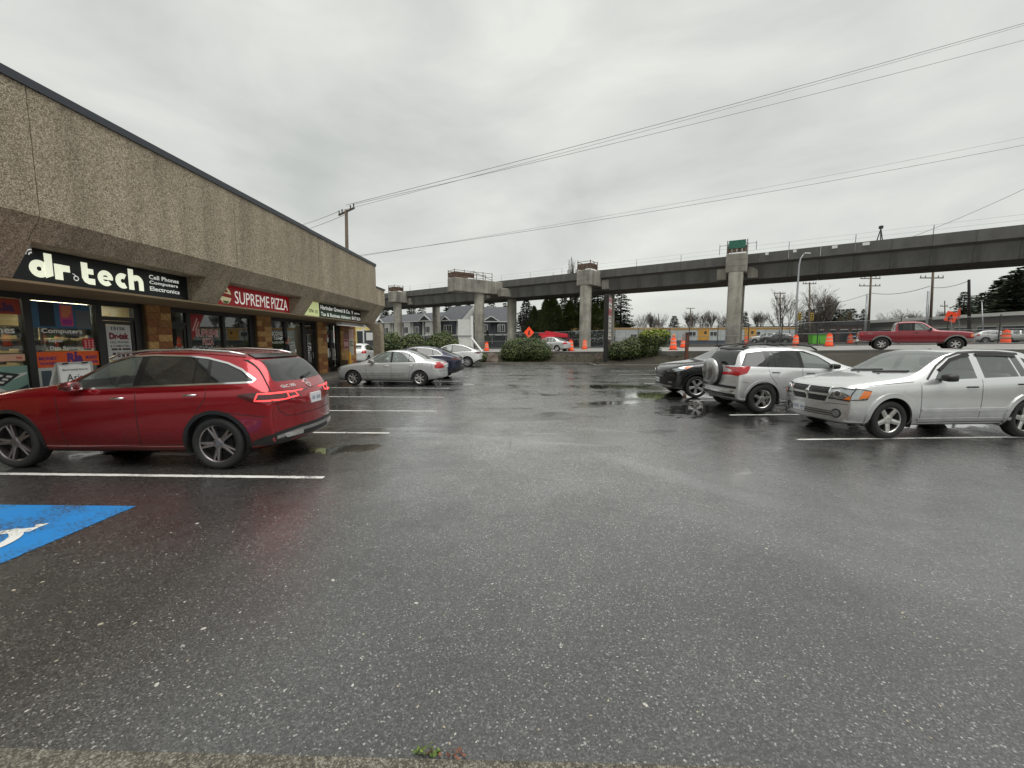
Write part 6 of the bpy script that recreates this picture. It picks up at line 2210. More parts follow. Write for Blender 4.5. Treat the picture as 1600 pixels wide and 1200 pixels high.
# tripod on the deck and paper notices on the parapet
e = empty('survey_tripod', gp(-13.5, 2.2, 11.75), 0, 'small surveying tripod standing on the guideway deck', 'tripod')
tp = MB()
for a in (0, 120, 240):
    tp.beam(gp(-13.5, 2.2, 14.0), gp(-13.5, 2.2, 11.75) + V((.5 * math.cos(R(a)), .5 * math.sin(R(a)), 0)), .07)
tp.build('legs', M_black_al, e)
MB().box(gp(-13.5, 2.2, 14.0) - V((.14, .14, 0)), gp(-13.5, 2.2, 14.0) + V((.14, .14, .3))).build('instrument_head', M_black_al, e)
for i, (s, w_) in enumerate(((-3.1, .35), (-5.9, .35), (-9.6, .5), (-12.3, .6))):
    tag(MB().obox(gp(s, 1.27, 0).to_2d(), D2, N2, 12.3 - .02 * i, 12.62 - .02 * i, w_ / 2, .015).build('paper_notice', M_white, None), 'small white notice on the guideway parapet, number %s right of the tallest pier' % ('one', 'two', 'three', 'four')[i], 'notice', 'notices on the guideway')

# ------------------------------------------------------------------ plants
L_bush = leaf_material('hedge_leaf', (0.022, 0.040, 0.012), (0.16, 0.20, 0.065), .4)
L_bush2 = leaf_material('fresh_leaf', (0.10, 0.15, 0.012), (0.32, 0.36, 0.045), .45)
L_con = leaf_material('conifer_needle', (0.035, 0.052, 0.034), (0.13, 0.16, 0.095), .6)
L_con2 = leaf_material('cedar_needle', (0.05, 0.075, 0.028), (0.17, 0.20, 0.08), .6)
L_brown = leaf_material('dull_twig', (0.045, 0.035, 0.026), (0.12, 0.095, 0.07), .8)
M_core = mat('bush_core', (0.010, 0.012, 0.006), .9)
M_bark = mat('bark', (0.060, 0.048, 0.038), .9, vary=.3, vscale=4)
M_twig = mat('bare_twig', (0.115, 0.10, 0.088), .9)


def leaf(mb, p, n, size, r, narrow=.55):
    n = (n + V((r.gauss(0, .45), r.gauss(0, .45), r.gauss(0, .45)))).normalized()
    a = n.cross(V((r.uniform(-1, 1), r.uniform(-1, 1), r.uniform(-1, 1))))
    if a.length < 1e-4: a = n.cross(V((0, 0, 1)))
    a.normalize()
    b = n.cross(a)
    s = size * r.uniform(.7, 1.3)
    k = len(mb.v)
    mb.v += [p - a * s, p + b * s * narrow + n * s * .12, p + a * s, p - b * s * narrow + n * s * .12]
    mb.f.append((k, k + 1, k + 2, k + 3)); mb.m.append(mb.mi)


def bush(name, base, lobes, label, n=5200, size=.075, top_fresh=None, seed=0):
    r = random.Random(seed)
    e = empty(name, base, 0, label, 'bush', 'clipped bushes in the planting beds')
    lv, fr = MB(), MB()
    core = MB()
    areas = [l[3] * l[5] for l in lobes]
    for (cx, cy, cz, rx, ry, rz) in lobes:
        prof = [(math.cos(R(a)) * .86, math.sin(R(a)) * .86) for a in range(-90, 91, 15)]
        m0 = len(core.v)
        core.lathe(prof, 14)
        for v in core.v[m0:]:
            k = 1 + .08 * math.sin(v.x * 9 + v.z * 7) * math.cos(v.y * 8)
            v.x, v.y, v.z = base[0] + cx + v.x * rx * k, base[1] + cy + v.y * ry * k, base[2] + cz + v.z * rz * k
    for k in range(n):
        l = r.choices(lobes, areas)[0]
        d = V((r.gauss(0, 1), r.gauss(0, 1), r.gauss(0, 1))).normalized()
        if d.z < -.75: d.z *= -1
        lump = 1 + .055 * math.sin(d.x * 9 + d.z * 5) * math.sin(d.y * 8 + 1) + .04 * math.sin(d.z * 13 + d.x * 4)
        rad = r.uniform(.84, 1.0) * lump + (r.random() ** 6) * .24
        q = V((l[0] + d.x * l[3] * rad, l[1] + d.y * l[4] * rad, l[2] + d.z * l[5] * rad))
        if q.z < .03: continue
        nn = V((d.x / l[3], d.y / l[4], d.z / l[5])).normalized()
        tgt = fr if (top_fresh is not None and q.z > top_fresh + r.gauss(0, .12)) else lv
        leaf(tgt, V(base) + q, nn, size, r)
    core.build('branches', M_core, e, smooth=True)  # near-black solid added inside the leaves to block light
    lv.build('foliage', L_bush, e, recalc=False)
    if fr.v: fr.build('new_growth', L_bush2, e, recalc=False)
    return e


def bb(px, depth): return gspot(px, depth)


b0 = bb(822, 33.6); b0.z = .18
bush('round_bush', b0, [(-.75, 0, .80, 1.35, 1.1, .95), (.75, .1, .82, 1.35, 1.1, .98), (0, 0, .98, 1.5, 1.15, .95), (1.2, 0, .55, .9, .9, .65), (-1.3, 0, .5, .8, .9, .6)], 'large rounded green bush left of the lot exit', 9000, .07, seed=1)
b0 = bb(630, 35.5); b0.z = .25
bush('round_bush', b0, [(-1.0, 0, 1.1, 1.15, 1.1, 1.2), (1.0, 0, 1.05, 1.15, 1.1, 1.15), (0, 0, .9, 1.2, 1.1, 1.05)], 'twin-lobed dark bush beyond the navy and silver cars', 5000, .085, seed=2)
b0 = bb(692, 35.0); b0.z = .2
bush('round_bush', b0, [(0, 0, 1.15, 1.4, 1.2, 1.15)], 'single domed dark bush beyond the white fastback', 3600, .085, seed=3)
b0 = bb(978, 31.2); b0.z = .45
bush('round_bush', b0, [(-.35, 0, .62, 1.0, .95, .75), (.45, 0, .80, .9, .9, .85), (-.9, 0, .45, .5, .7, .55)], 'low dark bush beside the pylon sign', 4600, .065, seed=4)
b0 = bb(1018, 31.0); b0.z = .5
bush('round_bush', b0, [(-.15, 0, .75, .7, .75, .75), (.15, 0, 1.45, 1.02, .85, .72), (.75, 0, 1.72, .55, .7, .45), (-.5, 0, 1.7, .5, .7, .42)], 'tall flat-topped bush with yellow-green new growth', 6200, .065, top_fresh=1.72, seed=5)
b0 = bb(752, 32.9); b0.z = .15
bush('low_shrub', b0, [(0, 0, .35, .5, .5, .42)], 'small low shrub behind the tail of the white fastback', 700, .06, seed=6)


def rock(px, depth, rx, rz, label, seed, z):
    r = random.Random(seed)
    b = gspot(px, depth); b.z = z
    mb = MB().lathe([(math.cos(R(a)), math.sin(R(a))) for a in range(-30, 91, 20)], 10)
    for v in mb.v:
        k = 1 + .18 * math.sin(v.x * 4 + seed) * math.cos(v.y * 5 + v.z * 3)
        v.x, v.y, v.z = b.x + v.x * rx * k, b.y + v.y * rx * .8 * k, b.z + v.z * rz * k
    tag(mb.build('boulder', mat('boulder_stone', lin(104, 92, 82), .85, vary=.3, vscale=3, bump=.6, bscale=12), None, base=b), label, 'rock', 'boulders in the beds')


rock(769, 32.9, .55, .75, 'brown boulder left of the large rounded bush', 1, .15)
rock(935, 31.8, .32, .45, 'small boulder at the foot of the pylon sign', 2, .45)

# --- conifers and bare trees: a few individuals, then copies
def conifer_mesh(seed, h=15.0, w=3.2, dens=1.0, droop=.28, gap=.0, low=.1):
    r = random.Random(seed)
    cr, tk = MB(), MB()
    tk.tube([(0, 0, -.5), (.05, .02, h * .5), (0, 0, h * .98)], [.26, .16, .03], 7)
    z = h * low
    while z < h * .985:
        f_ = (z / h - low) / (1 - low)
        reach = w * (1 - f_) ** .82 * r.uniform(.72, 1.12) + .18
        nb = max(6, int(17 * dens * (1 - f_) + 6))
        for k in range(nb):
            if r.random() < gap: continue
            a = r.uniform(0, 2 * math.pi)
            L_ = reach * r.uniform(.65, 1.1)
            d = V((math.cos(a), math.sin(a), 0))
            sd = V((-d.y, d.x, 0))
            ns = max(2, int(L_ / .42))
            if L_ > .8: tk.tube([V((0, 0, z)), d * L_ * .9 + V((0, 0, z - droop * L_ * .8))], [.035, .012], 3, False)
            for j in range(ns):
                t = (j + .6) / ns
                c = d * L_ * t + V((0, 0, z - droop * L_ * t * t + r.uniform(-.08, .08)))
                wd = (.62 * (1 - .5 * t)) * (.6 + .4 * reach / w) + .14
                for sg in (-1, 1):
                    tip = c + sd * sg * wd * r.uniform(.7, 1.5) + d * r.uniform(.05, .3) + V((0, 0, r.uniform(-.42, .02)))
                    q = c + d * .42
                    k0 = len(cr.v)
                    cr.v += [c - d * .12, tip, q + V((0, 0, r.uniform(-.06, .06)))]
                    cr.f.append((k0, k0 + 1, k0 + 2)); cr.m.append(0)
        z += h * .028 * r.uniform(.7, 1.25)
    return tk, cr


def cedar_mesh(seed, h=9.0, w=2.2):
    """dense columnar cedar: sprays packed through a cone"""
    r = random.Random(seed)
    cr, tk = MB(), MB()
    tk.tube([(0, 0, -.5), (0, 0, h * .9)], [.22, .05], 6)
    for k in range(4200):
        z = h * r.random() ** 1.25
        f_ = z / h
        rad = w * (1 - f_ ** 1.5) * r.uniform(.55, 1.0) ** .5 * (1 + .18 * math.sin(z * 3 + seed))
        a = r.uniform(0, 2 * math.pi)
        p = V((rad * math.cos(a), rad * math.sin(a), z + .2))
        d = V((math.cos(a), math.sin(a), .9)).normalized()
        s = V((-math.sin(a), math.cos(a), r.uniform(-.3, .3)))
        L_ = r.uniform(.22, .5)
        k0 = len(cr.v)
        cr.v += [p - s * L_ * .35, p + d * L_, p + s * L_ * .35]
        cr.f.append((k0, k0 + 1, k0 + 2)); cr.m.append(0)
    return tk, cr


def bare_mesh(seed, h=9.0, spread=.5, upright=.35, levels=7):
    r = random.Random(seed)
    tk, tw = MB(), MB()

    def grow(p, d, L_, rad, lv):
        q = p + d * L_
        mid = p + d * L_ * .5 + V((r.uniform(-.06, .06), r.uniform(-.06, .06), 0)) * L_
        (tk if lv > levels - 3 else tw).tube([p, mid, q], [rad, rad * .85, rad * .68], 5 if lv > levels - 3 else 3, False)
        if lv == 0: return
        for k in range(r.choice((3, 3, 4) if lv > 3 else (2, 2, 3))):
            nd = (d * 2.2 + V((r.uniform(-1, 1) * spread * .6, r.uniform(-1, 1) * spread * .6, upright * .3))).normalized() if k == 0 else (d + V((r.uniform(-1, 1) * spread, r.uniform(-1, 1) * spread, r.uniform(-.15, .3) + upright * .4))).normalized()
            grow(q if k == 0 or r.random() < .55 else mid, nd, L_ * (r.uniform(.72, .9) if k == 0 else r.uniform(.6, .85)), max(rad * .62, h * .0011), lv - 1)
    grow(V((0, 0, -.3)), V((0, 0, 1)), h * .20, h * .014, levels)
    return tk, tw


def tree_of(kind, px, depth, top_y, label, group, src, h0, crownm, barkm=None, wide=1.0, base_dz=0.0, cat='tree', crown='crown'):
    h0 = max(p.z for mb_ in src for p in mb_.v)
    g_ = gspot(px, depth, base_dz)
    tz = point3(px, top_y, depth).z
    sc = max(.2, (tz - g_.z) / h0)
    key = (kind, id(src))
    if key not in _trees:
        tk, cr = src
        a = tk.mesh('trunk'); a.materials.append(barkm or M_bark)
        b = cr.mesh(crown); b.materials.append(crownm)
        _trees[key] = (a, b)
    a, b = _trees[key]
    e = empty(kind, g_, rng.uniform(0, 6.28), label, cat, group)
    e.scale = (sc * wide, sc * wide, sc)
    for nm, me in (('trunk', a), (crown, b)):
        o = bpy.data.objects.new(nm, me)
        C.objects.link(o)
        o.parent = e
        if me.materials[0] is None: pass
    return e


_trees = {}
CON = [conifer_mesh(11, 15, 3.4), conifer_mesh(12, 15, 3.0, 1.1, .35), conifer_mesh(13, 15, 3.8, .8, .22, .25, .16)]
CED = [cedar_mesh(21), cedar_mesh(22, 9, 2.6)]
BARE = [bare_mesh(31, 9, .55, .4, 7), bare_mesh(32, 9, .42, .6, 7), bare_mesh(33, 9, .8, .3, 7), bare_mesh(34, 14, .16, 1.2, 6)]
for i, (px, dp, ty, k, wd, lb) in enumerate((
        (604, 135, 474, 0, 1.3, 'dark conifer seen just right of the shop building end'), (622, 140, 470, 1, 1.3, 'dark conifer behind the left guideway column'), (645, 140, 473, 0, 1.4, 'dark conifer over the townhouse roof ridge'),
        (661, 138, 478, 2, 1.4, 'broad conifer over the middle townhouse roof'), (702, 130, 470, 1, 1.5, 'tall conifer above the townhouse gable end'), (716, 128, 468, 0, 1.4, 'tall conifer just left of the white hoarding panel'),
        (733, 128, 474, 2, 1.2, 'conifer behind the white hoarding panel'), (768, 125, 470, 2, 1.4, 'conifer above the grey house roof'), (789, 125, 474, 0, 1.1, 'slim conifer between the paired straddle columns'),
        (880, 92, 452, 1, 1.1, 'tall dark conifer left of the thick centre column'), (897, 95, 455, 0, 1.1, 'tall dark conifer just behind the thick centre column'), (932, 90, 428, 1, 1.25, 'very tall dark conifer right of the centre column'), (948, 92, 446, 0, 1.2, 'dark conifer behind the pylon sign'),
        (968, 86, 452, 2, 1.5, 'open-branched conifer right of the pylon sign'), (1051, 120, 494, 0, 2.0, 'small round-topped dark conifer over the site trailers'), (1160, 125, 487, 1, 1.5, 'small dark conifer just right of the tallest pier'),
        (1262, 118, 484, 0, 2.8, 'dark conifer behind the traffic signal mast'), (1285, 120, 486, 1, 3.0, 'dark conifer right of the traffic signal mast'), (1305, 118, 484, 0, 3.0, 'dark conifer left of the leaning power pole'), (1322, 120, 482, 2, 2.6, 'loose conifer close to the leaning power pole'),
        (1343, 115, 483, 1, 1.3, 'small pointed conifer right of the leaning power pole'), (1496, 80, 457, 0, 1.6, 'pointed conifer left of the bare wooden pole'), (1527, 84, 456, 2, 1.9, 'loose conifer right of the bare wooden pole'), (1549, 80, 438, 1, 2.0, 'tall dark conifer near the right edge'),
        (1573, 76, 424, 0, 2.0, 'tallest dark conifer at the right edge'), (1600, 80, 428, 1, 2.0, 'dark conifer cut by the right edge'), (1450, 120, 503, 0, 1.0, 'tiny conifer under the tall power pole'), (822, 96, 470, 0, 1.8, 'dark conifer right of the paired straddle columns'), (858, 100, 458, 1, 1.6, 'dark conifer rising behind the cedars at centre'), (915, 100, 450, 0, 1.9, 'dark conifer hidden behind the centre column'), (1514, 90, 462, 1, 2.2, 'dark conifer right behind the plain wooden pole'), (1560, 90, 432, 0, 2.4, 'broad conifer behind the tallest one at the right'), (1588, 88, 418, 1, 2.4, 'very tall conifer close to the right edge'))):
    tree_of('conifer_tree', px, dp, ty, lb, 'conifers along the skyline', CON[k], 15, L_con, wide=wd)
for i, (px, dp, ty, k, wd, lb) in enumerate(((852, 72, 468, 0, 1.35, 'broad green cedar behind the red boom lift'), (834, 76, 478, 1, 1.25, 'green cedar right of the paired straddle columns'), (872, 80, 476, 0, 1.2, 'green cedar left of the centre column'), (910, 84, 466, 1, 1.5, 'green cedar hidden behind the centre column'),
                                             (1232, 105, 512, 1, 1.2, 'low cedar at the foot of the street lamp'), (762, 88, 516, 0, 1.0, 'small cedar in front of the grey house'), (862, 84, 462, 1, 1.5, 'tall cedar between the two nearest cedars'), (889, 82, 470, 0, 1.7, 'wide cedar left of the centre column'), (928, 80, 474, 1, 1.7, 'wide cedar right of the centre column'), (943, 84, 468, 0, 1.6, 'wide cedar behind the pylon sign'), (843, 82, 484, 1, 1.8, 'low wide cedar over the red boom lift'))):
    tree_of('cedar_tree', px, dp, ty, lb, 'cedars beyond the road', CED[k], 9, L_con2, wide=wd)
for i, (px, dp, ty, k, h0, wd, lb) in enumerate((
        (893, 98, 404, 3, 14, 1.0, 'tall slender bare poplar rising above the guideway'), (866, 98, 428, 3, 14, .9, 'slender bare tree left of the bare poplar'), (817, 80, 484, 1, 9, 1.0, 'brown bare tree right of the paired straddle columns'),
        (1000, 115, 488, 0, 9, 1.3, 'bare tree first in the row over the trailers'), (1016, 118, 486, 1, 9, 1.3, 'bare tree second in the row over the trailers'), (1031, 116, 490, 2, 9, 1.2, 'bare tree left of the round-topped conifer'), (1076, 118, 484, 1, 9, 1.3, 'bare tree right of the round-topped conifer'),
        (1092, 115, 482, 0, 9, 1.3, 'bare tree left of the tallest pier'), (1107, 118, 484, 1, 9, 1.2, 'slim bare tree left of the tallest pier'), (1123, 116, 486, 2, 9, 1.2, 'bare tree touching the tallest pier'), (1182, 112, 484, 1, 9, 1.3, 'bare tree right of the tallest pier'),
        (1222, 78, 450, 0, 9, 1.25, 'large bare tree left of the street lamp'), (1272, 84, 446, 2, 9, 1.2, 'large bare tree right of the street lamp'), (1292, 90, 456, 1, 9, 1.2, 'bare tree behind the wooden poles on the right'), (1378, 105, 488, 2, 9, 1.4, 'low bare tree above the store roof'),
        (1408, 98, 482, 2, 9, 1.7, 'rounded brown bare tree above the pickup cab'), (1426, 100, 486, 0, 9, 1.4, 'smaller brown bare tree above the pickup hood'), (1466, 112, 482, 1, 9, 1.0, 'thin pale bare tree left of the pointed conifer'))):
    tree_of('bare_tree', px, dp, ty, lb, 'leafless trees along the skyline', BARE[k], h0 * (.80 if k != 3 else 1.0), M_twig, wide=wd, crown='branches')
# dull brown thicket that reads as one mass under the poles on the right
th = MB()
r_ = random.Random(5)
for k in range(5200):
    px, dp = r_.uniform(1246, 1338), r_.uniform(96, 108)
    g_ = gspot(px, dp)
    z = r_.random() * (5.2 + 1.6 * math.sin(px * .13) + 1.0 * math.sin(px * .41))
    leaf(th, g_ + V((0, 0, z)), V((0, -1, .4)), .30, r_)
tag(th.build('thicket', leaf_material('thicket_leaf', (.022, .024, .014), (.085, .07, .042), .8), None, recalc=False), 'brown-green thicket behind the traffic signals', 'thicket', kind='stuff')

# ------------------------------------------------------------------ poles, lamps, wires
def utility_pole(px0, dp, top_y, label, arms=(), lean_px=0, rad=.15, double=False, wood=None, arm_dir=None):
    g_ = gspot(px0, dp, -.1)
    top = point3(px0 + lean_px, top_y, dp)
    e = empty('utility_pole', g_, 0, label, 'pole', 'utility poles')
    m_ = wood or M_wood
    MB().tube([g_, top], [rad, rad * .7], 10).build('pole', m_, e, smooth=True)
    if double:
        q = V((.45, 0, 0))
        MB().tube([g_ - q, top - q * .6 - V((0, 0, (top.z - g_.z) * .38))], [rad, rad * .7], 10).build('stub_pole', M_steel, e, smooth=True)
    ad = (arm_dir or CAM_R).normalized()
    for dz, half in arms:
        c = top - V((0, 0, dz))
        MB().beam(c - ad * half, c + ad * half, .10, .12).build('cross_arm', m_, e)
        for k in (-.95, -.55, .55, .95):
            MB().lathe([(0, .26), (.05, .25), (.06, .15), (.035, .12), (.05, .05), (.03, 0)], 8, c + ad * half * k + V((0, 0, .06))).build('insulator', M_wire_dk, e, smooth=True)
    return e, top


e, ptop = utility_pole(545, 31, 328, 'wooden power pole rising behind the shop roof', [(.12, 1.25)], -4, .16, arm_dir=V((.75, -.66, 0)))
utility_pole(1353, 62, 412, 'power pole with two cross arms behind the pickup bed', [(2.2, 1.5), (3.3, 1.6)], 9, .17, True)
utility_pole(1449, 54, 404, 'leaning power pole with two cross arms above the pickup cab', [(1.2, 1.3), (2.5, 1.55)], 10, .17, True)
utility_pole(1511, 46, 437, 'plain dark wooden pole without arms at the right', [], 3, .17, wood=mat('dark_wood', lin(46, 42, 40), .85))
utility_pole(1217, 78, 456, 'slim power pole left of the street lamp', [(.3, 1.0), (1.3, .9)], 2, .15)
utility_pole(1263, 68, 441, 'power pole right of the street lamp', [(.25, 1.1)], 2, .16)
utility_pole(1079, 110, 481, 'distant power pole over the site trailers', [(.2, 1.1)], 0, .18)
utility_pole(1029, 112, 490, 'far thin pole left of the round-topped conifer', [], 0, .15)
utility_pole(1474, 90, 470, 'thin far pole left of the pointed conifer', [(1.2, .8)], 2, .14)


def wire(name, p, q, sag, rad, label, m_=None):
    pts = []
    for i in range(25):
        t = i / 24
        c = p.lerp(q, t)
        pts.append(c - V((0, 0, sag * 4 * t * (1 - t))))
    o = MB().tube(pts, rad, 5).build(name, m_ or M_wire, None)
    return tag(o, label, 'wire', 'overhead wires')


tA = ptop
adr = V((.75, -.66, 0))
wire('overhead_wire', tA + V((0, 0, .35)), point3(1720, 2, 30), .25, .016, 'topmost overhead wire from the pole top up to the right', M_wire_dk)
wire('overhead_wire', tA - adr * 1.1 + V((0, 0, .15)), point3(1720, 5, 30.9), .25, .013, 'overhead wire running just under the topmost one')
wire('overhead_wire', tA + adr * 1.1 + V((0, 0, .15)), point3(1720, 31, 29.2), .25, .015, 'third overhead wire leaving the near end of the cross arm')
wire('overhead_wire', tA - adr * 1.1 + V((0, 0, .15)), point3(430, 361, 46), .2, .016, 'short wire from the cross arm down behind the shop roof')
wire('overhead_wire', tA + V((0, 0, -.3)), point3(440, 368, 46), .2, .016, 'lower short wire down behind the shop roof')
wire('overhead_wire', point3(540, 404, 46), point3(1720, 190, 46), .55, .014, 'thin wire crossing mid sky above the guideway')
wire('overhead_wire', point3(540, 402, 45), point3(1720, 203, 45), .65, .019, 'thicker low wire crossing mid sky above the guideway', M_wire_dk)
wire('overhead_wire', point3(1420, 372, 60), point3(1680, 256, 52), .4, .03, 'wire rising to the right edge above the guideway')
wire('overhead_wire', point3(1362, 458, 61), point3(1453, 447, 53.5), .5, .035, 'slack wire between the two leaning power poles', M_wire_dk)
wire('overhead_wire', point3(1455, 449, 53.5), point3(1513, 439, 46), .3, .03, 'slack wire to the plain dark pole', M_wire_dk)
wire('overhead_wire', point3(1240, 482, 70), point3(1358, 459, 61), .5, .03, 'slack wire left of the first leaning pole')

e = empty('street_lamp', gspot(1242, 43), 0, 'tall galvanised street lamp with curved arm right of the tallest pier', 'lamp')
b_ = gspot(1242, 43)
pts = [b_, point3(1245, 470, 43), point3(1248.5, 415, 43), point3(1251, 404, 43), point3(1255, 398, 43), point3(1260, 396, 43)]
MB().tube(pts, [.13, .10, .08, .06, .05, .045], 10).build('pole', M_steel, e, smooth=True)
hp = point3(1261, 396, 43)
MB().obox(hp.to_2d(), CAM_R.to_2d(), V((0, 1)), hp.z - .08, hp.z + .06, .33, .14).build('lamp_head', M_silverp, e, bevel=.04)
for px, dp, ty, lb in ((1216, 64, 485, 'thin grey pole at the left of the crossing'), (1232, 66, 484, 'thin pale pole beside the crossing'), (1533, 62, 470, 'pale lamp post in front of the right conifers')):
    g_ = gspot(px, dp)
    e = empty('thin_post', g_, 0, lb, 'post', 'thin posts by the road')
    t_ = point3(px + 1, ty, dp)
    MB().tube([g_, t_], [.09, .06], 8).build('post', M_steel, e, smooth=True)
    MB().box(t_ - V((.2, .1, .02)), t_ + V((.2, .1, .12))).build('cap', M_steel, e)
# traffic signals
e = empty('traffic_signal', gspot(1264, 60), 0, 'traffic signal mast with two yellow signal heads', 'signal')
g_ = gspot(1264, 60)
MB().tube([g_, point3(1264, 486, 60)], .12, 8).build('mast', M_wood, e, smooth=True)
MB().beam(point3(1245, 494.5, 60), point3(1268, 494, 60), .10).build('mast_arm', M_steel, e)
for px in (1249, 1268):
    c = point3(px, 495, 60)
    hd = MB().box(c - V((.22, .15, .55)), c + V((.22, .15, .55))).build('signal_head', mat('signal_yellow', lin(190, 160, 70), .5), e, bevel=.04)
    for k in range(3):
        MB().lathe([(0, 0), (.12, 0), (.12, .05)], 10, (c.x, c.y - .16, c.z + .33 - .33 * k), axis='y').build('lens', M_black_al, hd, base=e.location)

# ------------------------------------------------------------------ signs and posts in the beds
e = empty('pylon_sign', gspot(945, 30.6), 0, 'tall black pylon sign with narrow white and red panels beside the bush', 'sign')
c0 = V(spot(945.5, 30.6)); zg = .35
u_ = V((math.sin(R(19.5)), math.cos(R(19.5)))); w_2 = V((u_.y, -u_.x))
ctr = c0 + u_ * .80
MB().obox(ctr, u_, w_2, 1.75, 5.25, .80, .17).build('frame', M_black_al, e, bevel=.02)
MB().obox(c0 + u_ * .12, u_, w_2, zg - .1, 1.75, .12, .15).build('leg', M_black_al, e)
MB().obox(c0 + u_ * 1.45, u_, w_2, zg - .1, 1.75, .12, .15).build('leg', mat('pylon_stone', lin(120, 112, 100), .9), e)
zz = 1.95
PANEL = [((205, 200, 192), .40), ((200, 198, 190), .32), ((190, 186, 178), .32), ((206, 200, 196), .40), ((196, 190, 184), .36), ((178, 60, 66), .50), ((206, 196, 192), .45), ((190, 130, 130), .38)]
for col, hgt in PANEL:
    fc = ctr + w_2 * .175
    pn_ = MB().obox(fc, u_, w_2, zz, zz + hgt - .03, .74, .012).build('tenant_panel', mat('panel_%d_%d_%d' % col, lin(*col), .4), e)
    st = MB()
    for k in range(3):
        st.obox(fc + u_ * (-.45 + .42 * k) + w_2 * .014, u_, w_2, zz + hgt * .25, zz + hgt * .62, .13, .004)
    st.build('panel_print', mat('panel_ink', lin(60, 52, 56), .5), pn_, base=e.location)
    zz += hgt
e = empty('wooden_post', gspot(1072, 27.6), 0, 'brown wooden post standing in the verge behind the black crossover', 'post')
g_ = gspot(1072, 27.6)
MB().box(g_ - V((.09, .09, .2)), g_ + V((.09, .09, 2.25))).build('post', mat('brown_post', lin(96, 60, 46), .8, vary=.2), e)
MB().box(g_ + V((-.32, -.02, 1.75)), g_ + V((-.1, .02, 2.2))).build('back_plate', mat('plate_back', lin(150, 140, 136), .6), e)
MB().box(g_ + V((-.11, -.11, 2.251)), g_ + V((.11, .11, 2.30))).build('cap', M_wood, e)


def road_spot(px, dp):
    x, y = spot(px, dp)
    t = x * N2.x + y * N2.y
    return V((x, y, (road_z(x) + .055) if 31.5 < t < 49.5 else ground_z(x, y) + .01))


# orange drums
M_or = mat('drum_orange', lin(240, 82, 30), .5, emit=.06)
M_refl = mat('drum_white_band', lin(236, 190, 170), .4)
drum_parts = []
for nm, prof, m_ in (('drum_body', [(.0, 1.0), (.19, 1.0), (.20, .97), (.21, .80), (.225, .78), (.235, .55), (.25, .53), (.26, .30), (.275, .28), (.285, .06), (.285, .05)], M_or), ('rubber_base', [(.285, .0), (.40, .0), (.40, .045), (.30, .06), (.285, .07)], mat('drum_base', lin(150, 40, 24), .8)),
                     ('upper_band', [(.214, .82), (.226, .68), (.232, .68), (.222, .82)], M_refl), ('lower_band', [(.248, .52), (.26, .38), (.268, .38), (.256, .52)], M_refl)):
    me = MB().lathe(prof, 16).mesh(nm, True)
    me.materials.append(m_)
    drum_parts.append((nm, me))
me = MB().box((-.09, -.03, 1.0), (-.06, .03, 1.09)).box((.06, -.03, 1.0), (.09, .03, 1.09)).box((-.09, -.03, 1.09), (.09, .03, 1.12)).mesh('handle')
me.materials.append(M_or)
drum_parts.append(('handle', me))
for px, dp, sc, lb in ((760.5, 50, 1.0, 'orange drum beside the white hoarding panel'), (891.5, 40.7, 1.0, 'nearer orange drum left of the centre column base'), (913, 48, 1.0, 'orange drum at the foot of the centre column'), (1051, 37, 1.05, 'orange drum with an amber flasher right of the flat-topped bush'),
                       (1066.5, 45, 1.05, 'orange drum just left of the brown wooden post'), (1164.5, 49, 1.05, 'orange drum over the roof rack of the silver crossover'), (1241, 41, 1.05, 'orange drum at the foot of the street lamp'), (1293, 37, 1.05, 'large orange drum right of the green bins'),
                       (1325.5, 50, 1.0, 'slim orange drum left of the pickup tailgate'), (1567, 35, 1.12, 'large orange drum near the right edge'), (1509, 42, 1.0, 'orange drum peeking over the pickup hood')):
    c = road_spot(px, dp)
    e = empty('traffic_drum', c, 0, lb, 'drum', 'orange traffic drums')
    e.scale = (sc, sc, sc)
    for nm, me in drum_parts:
        o = bpy.data.objects.new(nm, me)
        C.objects.link(o)
        o.parent = e
    if 'flasher' in lb:
        fl_ = MB().lathe([(0, 1.32), (.09, 1.30), (.10, 1.22), (.09, 1.13), (0, 1.12)], 12).mesh('flasher', True)
        fl_.materials.append(M_amber)
        o = bpy.data.objects.new('flasher', fl_); C.objects.link(o); o.parent = e

# diamond warning signs on stands
def road_sign(px, dp, cy, half, label, roll=0.0, yaw=0.0):
    g_ = road_spot(px, dp)
    c = point3(px, cy, dp)
    e = empty('road_sign', g_, 0, label, 'sign', 'orange road work signs')
    u2 = V((math.cos(yaw), math.sin(yaw), 0))
    pl = [(half * math.cos(R(a) + roll), half * math.sin(R(a) + roll)) for a in (0, 90, 180, 270)]
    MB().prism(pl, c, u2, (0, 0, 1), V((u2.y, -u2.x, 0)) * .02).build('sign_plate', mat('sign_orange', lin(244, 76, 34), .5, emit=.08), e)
    nrm = V((u2.y, -u2.x, 0))
    MB().flat([(-.16, -.30), (-.05, -.30), (0, -.05), (.06, -.30), (.17, -.30), (.08, .05), (.12, .18), (.02, .24), (-.08, .14)], c + nrm * .026, u2, (0, 0, 1)).build('symbol', M_black_al, e, recalc=False)
    MB().tube([g_, c - V((0, 0, .1)) - nrm * .03], .03, 6).build('stand', M_steel, e)
    ft = MB()
    for a in (45, 135, 225, 315): ft.beam(g_ + V((0, 0, .25)), g_ + V((.5 * math.cos(R(a)), .5 * math.sin(R(a)), .02)), .035)
    ft.build('feet', M_steel, e)


road_sign(826.5, 42, 519.5, .60, 'orange diamond road work sign behind the large rounded bush', yaw=.55)
road_sign(1486, 43, 495, .72, 'orange road work sign tilted above the pickup hood', roll=.5, yaw=-.2)
road_sign(1498, 45, 490, .70, 'second tilted orange sign just right of the first', roll=.35, yaw=1.0)

